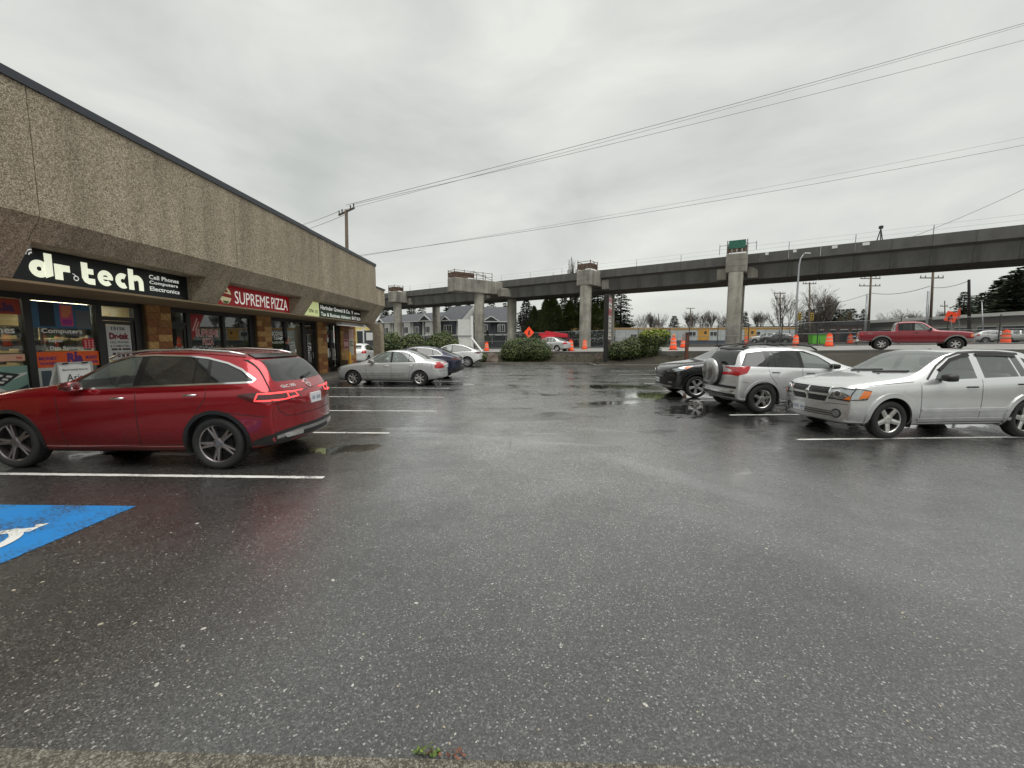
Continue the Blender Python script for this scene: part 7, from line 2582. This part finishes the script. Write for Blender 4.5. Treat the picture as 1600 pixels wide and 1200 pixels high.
# ------------------------------------------------------------------ construction side of the road
def mesh_material():
    m, n, l, p = new_mat('chain_link')
    out = n['Material Output']
    tr = n.new('ShaderNodeBsdfTransparent')
    mx = n.new('ShaderNodeMixShader')
    p.inputs['Base Color'].default_value = (.16, .17, .175, 1)
    p.inputs['Roughness'].default_value = .5
    tc = n.new('ShaderNodeTexCoord')
    nz = tex(n, l, 'Noise', tc.outputs['Object'], 1.2, Detail=3)
    k = math_node(n, l, 'MULTIPLY', nz.outputs['Fac'], .34)
    l.new(k, mx.inputs[0])
    l.new(tr.outputs[0], mx.inputs[1])
    l.new(p.outputs[0], mx.inputs[2])
    l.new(mx.outputs[0], out.inputs['Surface'])
    return m


M_link = mesh_material()
fe = empty('chain_link_fence', on_road(0, 51), 0, 'long chain-link construction fence along the far side of the road', 'fence')


def fence_pt(s, z): 
    p = N2 * 51 + D2 * s
    return V((p.x, p.y, road_z(p.x) + z))


s = -40.0
while s < 95:
    MB().tube([fence_pt(s, -.05), fence_pt(s, 2.45)], .045, 6).build('post', mat('dark_post', (.05, .05, .05), .5, .4), fe)
    a, b = fence_pt(s, .1), fence_pt(s + 3.0, .1)
    MB().add([a, b, b + V((0, 0, 2.2)), a + V((0, 0, 2.2))], [(0, 1, 2, 3)]).build('mesh_panel', M_link, fe)
    for z in (2.35, 1.25, .12):
        MB().tube([fence_pt(s, z), fence_pt(s + 3.0, z)], .026, 5).build('rail', M_steel, fe)
    s += 3.0
M_trl = mat('trailer_grey', lin(206, 212, 212), .6, vary=.08)
M_trlb = mat('trailer_blue_base', lin(84, 96, 110), .7)
M_yel = mat('trailer_yellow', lin(226, 168, 62), .6)
M_win = mat('dark_window_glass', (.02, .025, .03), .08)


def trailer(pxa, da, pxb, db, label, wins, doors, ztop):
    a, b = V(spot(pxa, da)), V(spot(pxb, db))
    u = (b - a).normalized(); n = V((u.y, -u.x))          # n faces the camera
    L_ = (b - a).length
    zg_ = min(ground_z(a.x, a.y), ground_z(b.x, b.y))
    e = empty('site_trailer', ((a + b) / 2).to_3d() + V((0, 0, zg_)), 0, label, 'trailer', 'site office trailers')
    c = (a + b) / 2 - n * 1.6
    MB().obox(c, u, n, zg_ + .75, ztop - .36, L_ / 2, 1.6).build('wall', M_trl, e)
    MB().obox(c, u, n, zg_, zg_ + .75, L_ / 2 - .05, 1.55).build('skirt', M_trlb, e)
    MB().obox(c, u, n, ztop - .36, ztop - .12, L_ / 2 + .03, 1.63).build('yellow_band', M_yel, e)
    MB().obox(c, u, n, ztop - .12, ztop, L_ / 2 + .1, 1.7).build('roof', mat('trailer_roof', lin(226, 196, 150), .6), e)
    for f_ in wins:
        q = a + u * L_ * f_ + n * .012
        w_ = MB().obox(q, u, n, zg_ + 1.55, zg_ + 2.35, .62, .02).build('window', M_white, e)
        for sg in (-1, 1): MB().obox(q + u * .29 * sg + n * .02, u, n, zg_ + 1.61, zg_ + 2.29, .255, .012).build('pane', M_win, w_, base=e.location)
    for f_ in doors:
        q = a + u * L_ * f_ + n * .02
        d_ = MB().obox(q, u, n, zg_ + .78, zg_ + 2.75, .95, .03).build('door', M_yel, e)
        MB().obox(q + u * .3 + n * .03, u, n, zg_ + 1.9, zg_ + 2.4, .2, .012).build('door_light', M_win, d_, base=e.location)
    k = 1.22
    while k < L_ - .5:
        MB().obox(a + u * k + n * .008, u, n, zg_ + .8, ztop - .47, .02, .006).build('panel_rib', mat('rib_grey', lin(150, 156, 156), .6), e)
        k += 2.44


trailer(886, 80, 1044, 77, 'long pale site trailer with yellow roof band behind the pylon sign', (.12, .39, .66), (), 4.45)
trailer(1046, 76, 1243, 72, 'long pale site trailer with two yellow doors crossing behind the tallest pier', (.18, .35, .69), (.27, .64), 4.35)


def simple_building(name, pxa, da, pxb, db, ztop, wall, roofm, label, depth=8.0, rooft=.35, over=.4, wins=(), base=0.0, wm=None, band=None, cat='building'):
    a, b = V(spot(pxa, da)), V(spot(pxb, db))
    u = (b - a).normalized(); n = V((u.y, -u.x))
    L_ = (b - a).length
    zg_ = min(ground_z(a.x, a.y), ground_z(b.x, b.y)) - .1 + base
    e = empty(name, ((a + b) / 2).to_3d() + V((0, 0, zg_)), 0, label, cat, 'buildings beyond the road')
    c = (a + b) / 2 - n * depth / 2
    MB().obox(c, u, n, zg_, ztop - rooft, L_ / 2, depth / 2).build('wall', wall, e)
    MB().obox(c, u, n, ztop - rooft, ztop, L_ / 2 + over, depth / 2 + over).build('roof', roofm, e)
    for f0, f1, z0, z1 in wins:
        q = a + u * L_ * (f0 + f1) / 2 + n * .02
        w_ = MB().obox(q, u, n, zg_ + z0, zg_ + z1, L_ * (f1 - f0) / 2, .03).build('window', wm or M_win, e)
        MB().obox(q + n * .02, u, n, zg_ + z1, zg_ + z1 + .12, L_ * (f1 - f0) / 2 + .05, .05).build('lintel', M_white, w_, base=e.location)
    if band:
        MB().obox((a + b) / 2 + n * .05, u, n, ztop - rooft - 1.0, ztop - rooft - .02, L_ / 2 - .1, .04).build('sign_band', band, e)
    return e


G1, G2 = mat('dark_siding', lin(74, 76, 80), .8), mat('pale_roof_edge', lin(186, 188, 186), .6)
simple_building('flat_roof_building', 916, 98, 984, 96, 6.0, G1, G2, 'dark grey flat-roofed building behind the pylon sign', 10, .4, 1.2, [(.1, .25, 1.5, 3.2), (.35, .5, 1.5, 3.2), (.7, .9, 1.5, 3.2)])
simple_building('flat_roof_building', 948, 110, 962, 110, 10.2, mat('grey_block', lin(112, 116, 118), .8), G2, 'taller pale grey block behind the pylon sign', 5, .3, .3, [(.2, .5, 5.5, 7.2)])
simple_building('store_building', 1268, 92, 1345, 86, 6.2, mat('brown_store', lin(84, 62, 58), .8), mat('dark_fascia', lin(52, 50, 52), .7), 'brown store with dark fascia right of the traffic signals', 10, .9, .3, [(.05, .2, .4, 2.8), (.3, .45, .4, 2.8), (.55, .7, .4, 2.8), (.78, .95, .4, 2.8)])
simple_building('store_building', 1150, 104, 1262, 98, 5.6, mat('red_brown_store', lin(120, 92, 82), .8), mat('dark_fascia', lin(52, 50, 52), .7), 'low red-brown store roofs seen behind the street lamp', 10, .8, .3, [(.1, .3, .5, 2.8), (.4, .6, .5, 2.8), (.7, .9, .5, 2.8)])
simple_building('store_building', 1346, 92, 1608, 62, 6.4, mat('pale_store', lin(150, 146, 136), .8, vary=.15), mat('white_roof_edge', lin(206, 206, 200), .6), 'long low pale store with a white roof edge behind the pickup', 12, .55, 1.2,
                [(.03 + .12 * k, .12 + .12 * k, .4, 2.7) for k in range(8)], band=mat('store_band', lin(112, 106, 100), .7))
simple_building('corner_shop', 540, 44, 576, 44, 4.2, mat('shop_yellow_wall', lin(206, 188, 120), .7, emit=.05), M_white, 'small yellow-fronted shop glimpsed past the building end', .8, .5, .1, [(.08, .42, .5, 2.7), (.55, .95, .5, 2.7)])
e = empty('notice_kiosk', gspot(579, 38), 0, 'white framed notice kiosk glimpsed beside the corner column', 'kiosk')
g_ = gspot(579, 38)
for sx in (-.55, .55): MB().box(g_ + V((sx - .06, -.06, 0)), g_ + V((sx + .06, .06, 2.6))).build('post', M_white, e)
MB().box(g_ + V((-.49, -.03, 1.0)), g_ + V((.49, .03, 2.4))).build('notice_panel', G1, e)
MB().box(g_ + V((-.3, -.05, 1.5)), g_ + V((.3, -.035, 2.2))).build('notice_sheet', M_white, e)

# townhouses
M_tw, M_td, M_tr = mat('white_siding', lin(206, 206, 202), .7), mat('slate_siding', lin(66, 68, 74), .8), mat('roof_shingle', lin(84, 86, 90), .85, vary=.15, vscale=2)


def window_on(e, q, u, n, z0, z1, hw):
    w_ = MB().obox(q + n * .03, u, n, z0 - .08, z1 + .08, hw + .1, .04).build('window', M_white, e)
    MB().obox(q + n * .075, u, n, z0, z1, hw, .012).build('pane', M_win, w_, base=e.location)
    MB().obox(q + n * .095, u, n, z0, z1, .035, .012).build('glazing_bar', M_white, w_, base=e.location)


def townhouse(pxa, da, pxb, db, eave, ridge, label, units, gable_end=False, gables=(), dark_first=0):
    a, b = V(spot(pxa, da)), V(spot(pxb, db))
    u = (b - a).normalized(); n = V((u.y, -u.x))
    L_ = (b - a).length
    zg_ = .6
    dpt = 9.0
    e = empty('townhouse_row', ((a + b) / 2).to_3d() + V((0, 0, zg_)), 0, label, 'house', 'townhouses beyond the guideway')
    c = (a + b) / 2 - n * dpt / 2
    MB().obox(c, u, n, zg_, eave, L_ / 2, dpt / 2).build('wall', M_tw, e)
    rf = MB()
    A_, B_ = a - u * .5, b + u * .5
    pts = [A_ + n * .5, B_ + n * .5, B_ - n * (dpt / 2), A_ - n * (dpt / 2), B_ - n * (dpt + .5), A_ - n * (dpt + .5)]
    zs = [eave - .1, eave - .1, ridge, ridge, eave - .1, eave - .1]
    rf.add([(p.x, p.y, z) for p, z in zip(pts, zs)], [(0, 1, 2, 3), (3, 2, 4, 5)])
    roof = rf.build('roof', M_tr, e)
    MB().beam((A_ + n * .5).to_3d() + V((0, 0, eave - .16)), (B_ + n * .5).to_3d() + V((0, 0, eave - .16)), .14, .22).build('gutter', M_white, roof, base=e.location)
    for P_ in (A_, B_):
        MB().add([(P_ + n * .2).to_3d() + V((0, 0, eave - .05)), (P_ - n * dpt / 2).to_3d() + V((0, 0, ridge - .12)), (P_ - n * (dpt + .2)).to_3d() + V((0, 0, eave - .05))], [(0, 1, 2)]).build('gable_wall', M_tw, e)
    un = L_ / units
    for k in range(units):
        m_ = M_td if (k + dark_first) % 2 else M_tw
        q = a + u * un * (k + .5)
        MB().obox(q + n * .25, u, n, zg_ + 2.9, eave - .3, un * .30, .25).build('bay', M_td if m_ is M_tw else M_tw, e)
        MB().obox(q - u * un * .42 + n * .06, u, n, zg_, eave - .3, un * .07, .05).build('siding_panel', m_ if m_ is M_td else M_td, e)
        window_on(e, q + n * .5, u, n, zg_ + 3.6, zg_ + 5.1, un * .11)
        window_on(e, q - u * un * .20 + n * .5, u, n, zg_ + 3.6, zg_ + 5.1, un * .06)
        window_on(e, q + u * un * .28, u, n, zg_ + .9, zg_ + 2.4, un * .10)
        MB().obox(q - u * un * .15 + n * .04, u, n, zg_ + .05, zg_ + 2.2, .5, .05).build('door', M_td, e)
        MB().obox(q + n * .5, u, n, zg_ + 2.72, zg_ + 2.9, un * .46, .5).build('porch_roof', M_white, e)
    for f_, wd in gables:
        q = a + u * L_ * f_ + n * .55
        zb_ = eave - .15
        hh_ = wd * .62
        MB().add([(q - u * wd).to_3d() + V((0, 0, zb_)), (q + u * wd).to_3d() + V((0, 0, zb_)), q.to_3d() + V((0, 0, zb_ + hh_))], [(0, 1, 2)]).build('gable_face', M_td, e)
        tr_ = MB()
        tr_.beam((q - u * wd * 1.1 + n * .06).to_3d() + V((0, 0, zb_ - .06)), (q + n * .06).to_3d() + V((0, 0, zb_ + hh_ + .1)), .12, .22)
        tr_.beam((q + u * wd * 1.1 + n * .06).to_3d() + V((0, 0, zb_ - .06)), (q + n * .06).to_3d() + V((0, 0, zb_ + hh_ + .1)), .12, .22)
        tr_.beam((q - u * wd + n * .06).to_3d() + V((0, 0, zb_)), (q + u * wd + n * .06).to_3d() + V((0, 0, zb_)), .10, .18)
        tr_.build('gable_trim', M_white, e)
        back = (q - n * 5).to_3d() + V((0, 0, zb_ + hh_ + .06))
        MB().add([(q - u * wd * 1.1).to_3d() + V((0, 0, zb_ - .04)), q.to_3d() + V((0, 0, zb_ + hh_ + .06)), back, (q + u * wd * 1.1).to_3d() + V((0, 0, zb_ - .04))], [(0, 1, 2), (1, 3, 2)]).build('gable_roof', M_tr, e)
    return e


townhouse(588, 120, 682, 104, 7.3, 9.6, 'long row of white and slate townhouses behind the left columns', 6, gables=[(.12, 1.6), (.86, 2.2)])
townhouse(690, 100, 720, 97, 7.0, 10.6, 'pale townhouse end with tall dark roof left of the hoarding', 1, gables=[(.3, 1.4)])
townhouse(745, 96, 799, 96, 6.6, 10.2, 'slate grey house with white trimmed gable between the straddle columns', 2, gables=[(.42, 1.9)], dark_first=1)
for o in bpy.data.objects:
    if o.name.startswith('townhouse_row') and 'slate grey house' in o.get('label', ''):
        for ch in o.children:
            if ch.name.split('.')[0] in ('wall', 'gable_wall', 'bay'): ch.data.materials[0] = M_td

# hoarding panel with brace
e = empty('hoarding_panel', gspot(729, 48), 0, 'tall white braced panel standing behind the white fastback', 'panel')
a, b = V(spot(716.5, 48)), V(spot(738, 48))
u = (b - a).normalized(); n = V((u.y, -u.x)); zg_ = gspot(729, 48).z
for k in range(2):
    MB().obox((a + b) / 2, u, n, zg_ + .05 + 1.9 * k, zg_ + 1.9 + 1.9 * k, (b - a).length / 2, .05).build('panel', mat('hoarding_white', lin(205, 206, 202), .6, vary=.06), e)
MB().beam(b.to_3d() + V((0, 0, zg_)), b.to_3d() + V((0, 0, zg_ + 4.2)), .28).build('post', M_white, e)
MB().beam(b.to_3d() + V((0, -.1, zg_ + 1.6)), V((*spot(754, 46.5), zg_ + .05)), .14).build('brace', M_white, e)
MB().beam((a.to_3d() + V((0, -.1, zg_ + 1.88))), b.to_3d() + V((0, -.1, zg_ + 1.88)), .1).build('rail', M_steel, e)

# red boom lift
e = empty('boom_lift', gspot(868, 54), 0, 'red boom lift with folded arm behind the large rounded bush', 'machine')
g_ = gspot(868, 54)
M_rl = mat('lift_red', lin(186, 26, 44), .4)
X_ = CAM_R
bx_ = lambda x0, x1, y0, y1, z0, z1: MB().obox((g_ + X_ * (x0 + x1) / 2).to_2d() + V((0, (y0 + y1) / 2)), X_.to_2d(), V((0, 1)), g_.z + z0, g_.z + z1, (x1 - x0) / 2, (y1 - y0) / 2)
bx_(-1.5, 1.4, -.8, .8, .55, .95).build('chassis', M_trim, e, bevel=.04)
bx_(-1.9, -.2, -.7, .7, 1.0, 1.75).build('turret', M_rl, e, bevel=.08)
MB().beam(g_ + V((-2.2, 0, 1.95)), g_ + V((1.5, 0, 1.70)), .35, .4).build('lower_boom', M_rl, e, bevel=.03)
MB().beam(g_ + V((1.5, 0, 1.85)), g_ + V((-1.4, 0, 2.25)), .28, .3).build('upper_boom', M_rl, e, bevel=.03)
MB().beam(g_ + V((1.5, 0, 1.9)), g_ + V((1.95, 0, .9)), .25, .25).build('jib', mat('lift_maroon', lin(96, 24, 44), .5), e)
kg = MB()
for x in (1.3, 2.2):
    for z in (.5, 1.0, 1.5): kg.beam(g_ + V((x, -.5, z)), g_ + V((x, .5, z)), .05)
    for y in (-.5, .5): kg.beam(g_ + V((x, y, .5)), g_ + V((x, y, 1.5)), .05)
for z in (.5, 1.0, 1.5):
    for y in (-.5, .5): kg.beam(g_ + V((1.3, y, z)), g_ + V((2.2, y, z)), .05)
kg.build('basket', mat('lift_maroon', lin(96, 24, 44), .5), e)
for x in (-1.1, 1.0):
    for y in (-.85, .85):
        MB().lathe([(0, -.15), (.40, -.15), (.46, -.1), (.46, .1), (.40, .15), (0, .15)], 18, g_ + V((x, y, .46)), axis='y').build('wheel', M_tyre, e, smooth=True)
MB().obox((g_ + V((-.4, -.82, 0))).to_2d(), V((1, 0)), V((0, 1)), g_.z + .95, g_.z + 1.5, .5, .04).build('control_box', M_white, e)

# green bins and a white barrier board
for i, (px, lb) in enumerate(((1269, 'bright green waste bin left of its twin by the fence'), (1280, 'bright green waste bin right of its twin by the fence'))):
    g_ = road_spot(px, 46)
    e = empty('waste_bin', g_, 0, lb, 'bin', 'green bins by the fence')
    MB().prism([(-.34, .12), (.34, .12), (.42, 1.08), (-.42, 1.08)], g_ + V((0, -.35, 0)), (1, 0, 0), (0, 0, 1), (0, .7, 0)).build('bin_body', mat('bin_green', lin(96, 190, 40), .5), e, bevel=.02)
    MB().box(g_ + V((-.45, -.4, 1.085)), g_ + V((.45, .4, 1.16))).build('lid', mat('bin_lid', lin(70, 150, 40), .5), e, bevel=.02)
    for sx in (-.3, .3): MB().lathe([(0, -.05), (.12, -.05), (.12, .05), (0, .05)], 12, g_ + V((sx, .3, .12)), axis='y').build('wheel', M_tyre, e)

# ------------------------------------------------------------------ traffic and cars in the distance (copies of the near ones)
def find_root(text):
    return [o for o in bpy.data.objects if o.parent is None and text in o.get('label', '')][0]


def far_car(src, px, dp, rz, label, paint, group='cars beyond the fence', z=None, scale=1.0):
    o = copy_tree(src)
    g_ = road_spot(px, dp)
    if z is not None: g_.z = z
    o.location = g_
    o.rotation_euler = (0, 0, rz)
    tag(o, label, 'car', group)
    for ch in o.children_recursive:
        for i, sl in enumerate(ch.material_slots):
            if sl.material in PAINTS:
                sl.link = 'OBJECT'
                sl.material = paint
    return o


PAINTS = {P_red, P_silver, P_navy, P_white, P_bright, P_black, P_pick}
P_grey = car_paint('grey_car_paint', (.16, .165, .17), .6, .3)
P_blue = car_paint('blue_car_paint', (.03, .06, .13), .5, .3)
sedan, cross, fast, hatch = find_root('silver four-door'), find_root('black crossover'), find_root('white fastback'), find_root('bright silver hatchback')
rd_ang = math.atan2(D2.y, D2.x)
far_car(sedan, 858, 41.5, rd_ang, 'silver sedan driving away behind the large rounded bush', P_silver, 'vehicles on the road')
far_car(cross, 566, 33, R(95), 'white crossover glimpsed past the end of the shop building', P_white, 'cars parked in the lot', z=0.0)
for px, dp, rz, src, pt_, lb in ((1555, 55, rd_ang + math.pi, cross, P_white, 'white crossover parked behind the fence, left of the large drum'), (1592, 53, rd_ang + math.pi, hatch, P_silver, 'silver hatchback parked behind the fence at the right edge'),
                                 (1484, 60, rd_ang, sedan, P_blue, 'dark blue sedan behind the fence above the pickup hood'), (1528, 62, rd_ang + math.pi, sedan, P_grey, 'grey sedan behind the fence right of the plain pole'), (1210, 66, rd_ang, cross, P_grey, 'grey crossover behind the fence left of the street lamp'),
                                 (1192, 68, rd_ang, hatch, P_white, 'white hatchback behind the fence right of the tallest pier'), (1347, 68, rd_ang, cross, P_blue, 'dark blue crossover behind the fence over the pickup bed'), (1440, 66, rd_ang, hatch, P_grey, 'grey hatchback behind the fence over the pickup cab')):
    far_car(src, px, dp, rz, lb, pt_)

# ------------------------------------------------------------------ person at the tax office window
def person(loc, rz):
    e = empty('person', loc, rz, 'person in a dark jacket standing by the tax office window behind the red car', 'person')
    J = {}
    verts, edges, rad = [], [], []

    def v(x, y, z, r):
        verts.append((x, y, z)); rad.append(r); return len(verts) - 1
    pel = v(0, 0, .95, .15)
    wst = v(0, .01, 1.10, .14); chs = v(0, .01, 1.32, .165); sh = v(0, 0, 1.47, .11); nk = v(0, .01, 1.55, .055); hb = v(0, .02, 1.60, .06)
    edges += [(pel, wst), (wst, chs), (chs, sh), (sh, nk), (nk, hb)]
    for sg in (1, -1):
        hp_ = v(sg * .10, 0, .90, .10); kn = v(sg * .12, .02, .50, .065); an = v(sg * .12, -.02, .09, .045); toe = v(sg * .14, .16, .04, .04)
        edges += [(pel, hp_), (hp_, kn), (kn, an), (an, toe)]
        s_ = v(sg * .19, 0, 1.44, .075); el = v(sg * .25, .02, 1.16, .052); wr = v(sg * .12, .24, 1.14, .036); hn = v(sg * .06, .30, 1.17, .034)
        edges += [(sh, s_), (s_, el), (el, wr), (wr, hn)]
        for k in range(4):
            f0 = v(sg * .045 + sg * .014 * (k - 1.5), .345, 1.165 + .004 * k, .011); f1 = v(sg * .03 + sg * .012 * (k - 1.5), .37, 1.185, .009)
            edges += [(hn, f0), (f0, f1)]
        t0 = v(sg * .02, .32, 1.20, .012); edges.append((hn, t0))
    me = bpy.data.meshes.new('body')
    me.from_pydata(verts, edges, [])
    ob = bpy.data.objects.new('body', me)
    C.objects.link(ob)
    sk = ob.modifiers.new('s', 'SKIN')
    for i, d in enumerate(me.skin_vertices[0].data):
        d.radius = (rad[i], rad[i] * (.78 if i in (0, 1, 2, 3) else 1))
        d.use_root = (i == 0)
    ss_ = ob.modifiers.new('u', 'SUBSURF'); ss_.levels = 2
    dg = bpy.context.evaluated_depsgraph_get()
    m2 = bpy.data.meshes.new_from_object(ob.evaluated_get(dg))
    bpy.data.objects.remove(ob)
    skin_, jack, jeans, shoe = mat('skin', lin(176, 128, 104), .6), mat('dark_jacket', lin(26, 27, 32), .8), mat('dark_trousers', lin(38, 40, 50), .85), mat('shoe', lin(20, 20, 20), .5)
    m2.materials.clear()
    for m_ in (skin_, jack, jeans, shoe): m2.materials.append(m_)
    for p in m2.polygons:
        c = p.center
        p.use_smooth = True
        p.material_index = 3 if c.z < .10 else 2 if c.z < .93 else 0 if (c.z > 1.545 or (c.y > .27 and c.z < 1.3)) else 1
    o = bpy.data.objects.new('body', m2)
    C.objects.link(o); o.parent = e
    hd = MB().lathe([(math.cos(R(a)), math.sin(R(a))) for a in range(-90, 91, 15)], 18)
    for q in hd.v:
        jaw = 1 - .22 * max(0, -q.z)
        nose = .022 * math.exp(-((q.x / .22) ** 2 + ((q.z + .08) / .22) ** 2)) if q.y > .5 else 0
        brow = -.008 * math.exp(-(((abs(q.x) - .35) / .16) ** 2 + ((q.z - .05) / .10) ** 2)) if q.y > .4 else 0
        q.x, q.y, q.z = q.x * .077 * jaw, q.y * .098 * jaw + .03 + nose + brow, q.z * .118 + 1.69
    me_ = hd.mesh('head', True); me_.materials.append(skin_)
    h_ = bpy.data.objects.new('head', me_); C.objects.link(h_); h_.parent = e
    hr = MB().lathe([(math.cos(R(a)) * 1.09, math.sin(R(a)) * 1.09) for a in range(-20, 91, 10)], 18)
    for q in hr.v:
        if q.y > .35 and q.z < .55: q.y = .35
        q.x, q.y, q.z = q.x * .078, q.y * .100 + .02, q.z * .120 + 1.695
    me_ = hr.mesh('hair', True); me_.materials.append(mat('dark_hair', lin(28, 22, 20), .7))
    o = bpy.data.objects.new('hair', me_); C.objects.link(o); o.parent = h_
    fc = MB()
    for sg in (1, -1):
        fc.lathe([(0, .012), (.012, .004), (.012, -.004), (0, -.012)], 8, (sg * .03, .118, 1.70), axis='y')
        fc.lathe([(0, .01), (.02, .004), (.02, -.01)], 8, (sg * .080, .02, 1.685))
    fc.box((-.024, .108, 1.625), (.024, .119, 1.634))
    me_ = fc.mesh('face'); me_.materials.append(mat('face_detail', lin(70, 44, 40), .6))
    o = bpy.data.objects.new('face', me_); C.objects.link(o); o.parent = h_
    o = MB().box((-.09, .33, 1.20), (.09, .345, 1.32)).mesh('paper'); o.materials.append(M_white)
    q = bpy.data.objects.new('paper', o); C.objects.link(q); q.parent = e
    return e


person((-9.85, 16.95, .13), R(-70))

# ------------------------------------------------------------------ small things on the asphalt
r_ = random.Random(99)
pb = MB()
for k in range(520):
    x, y = r_.uniform(-4.5, 4.5), 1.6 + abs(r_.gauss(0, 1.6))
    sz = r_.uniform(.003, .007) if k > 26 else r_.uniform(.007, .013)
    m0 = len(pb.v)
    pb.mi = r_.randrange(3)
    pb.lathe([(0, .55), (.8, .35), (1, 0)], 6, (0, 0, 0))
    a = r_.uniform(0, 6.28)
    for v in pb.v[m0:]:
        px_, py_ = v.x * sz * 1.4, v.y * sz * r_.uniform(.75, 1.0)
        v.x, v.y, v.z = x + px_ * math.cos(a) - py_ * math.sin(a), y + px_ * math.sin(a) + py_ * math.cos(a), .001 + v.z * sz * .7
tag(pb.build('pebbles', [mat('pebble_white', (.40, .39, .35), .7), mat('pebble_tan', (.30, .27, .20), .7), mat('pebble_grey', (.24, .24, .235), .7)], None), 'loose pale chips of gravel lying on the near asphalt', 'gravel', kind='stuff')
for i, (x, y, n_, lb) in enumerate(((-.40, 1.57, 40, 'low green weed growing at the kerb edge in the foreground centre'), (-.29, 1.565, 14, 'reddish weed growing at the kerb right beside the green one'))):
    e = empty('weed', (x, y, 0), 0, lb, 'weed', 'weeds at the foreground kerb')
    lv = MB()
    for k in range(n_):
        a, l_ = r_.uniform(0, 6.28), r_.uniform(.015, .05)
        leaf(lv, V((x + math.cos(a) * l_ * 1.3, y + math.sin(a) * l_ * .5 , .004 + r_.uniform(0, .022))), V((0, 0, 1)), .010, r_)
    lv.build('leaves', leaf_material('weed_green' if i != 1 else 'weed_red', (.05, .09, .015) if i != 1 else (.10, .03, .02), (.16, .22, .05) if i != 1 else (.22, .09, .05)), e, recalc=False)
    st = MB()
    for k in range(5):
        a = r_.uniform(0, 6.28)
        st.tube([(x, y, 0), (x + .03 * math.cos(a), y + .02 * math.sin(a), .03)], [.0015, .001], 4)
    st.build('stems', mat('weed_stem', lin(120, 84, 60), .7), e)

# leaf litter and tufts in the planting beds
lt = MB()
for k in range(5200):
    if r_.random() < .5: x, y = r_.uniform(-9, 5.1), r_.uniform(32.25, 35.5)
    else: x, y = r_.uniform(5.4, 13.5), r_.uniform(26.5, 33.5)
    if in_lot(x, y) or (x > 5.34 and x < 10.5 and y < 29.65) or x * N2.x + y * N2.y > 31.2: continue
    lt.mi = r_.choices((0, 1, 2), (5, 3, 3))[0]
    p = V((x, y, ground_z(x, y) + r_.uniform(.0, .05)))
    if lt.mi == 2:
        k0 = len(lt.v); a = r_.uniform(0, 6.28); h_ = r_.uniform(.06, .16)
        lt.v += [p + V((.02 * math.cos(a), .02 * math.sin(a), -.03)), p - V((.02 * math.cos(a), .02 * math.sin(a), .03)), p + V((r_.uniform(-.06, .06), r_.uniform(-.06, .06), h_))]
        lt.f.append((k0, k0 + 1, k0 + 2)); lt.m.append(2)
    else:
        leaf(lt, p, V((0, 0, 1)), .055, r_)
tag(lt.build('leaf_litter', [mat('litter_brown', (.055, .036, .02), .8), mat('litter_tan', (.13, .095, .055), .8), mat('tuft_green', (.05, .075, .02), .7)], None, recalc=False), 'fallen leaves and grass tufts covering the planting beds', 'leaf litter', kind='stuff')
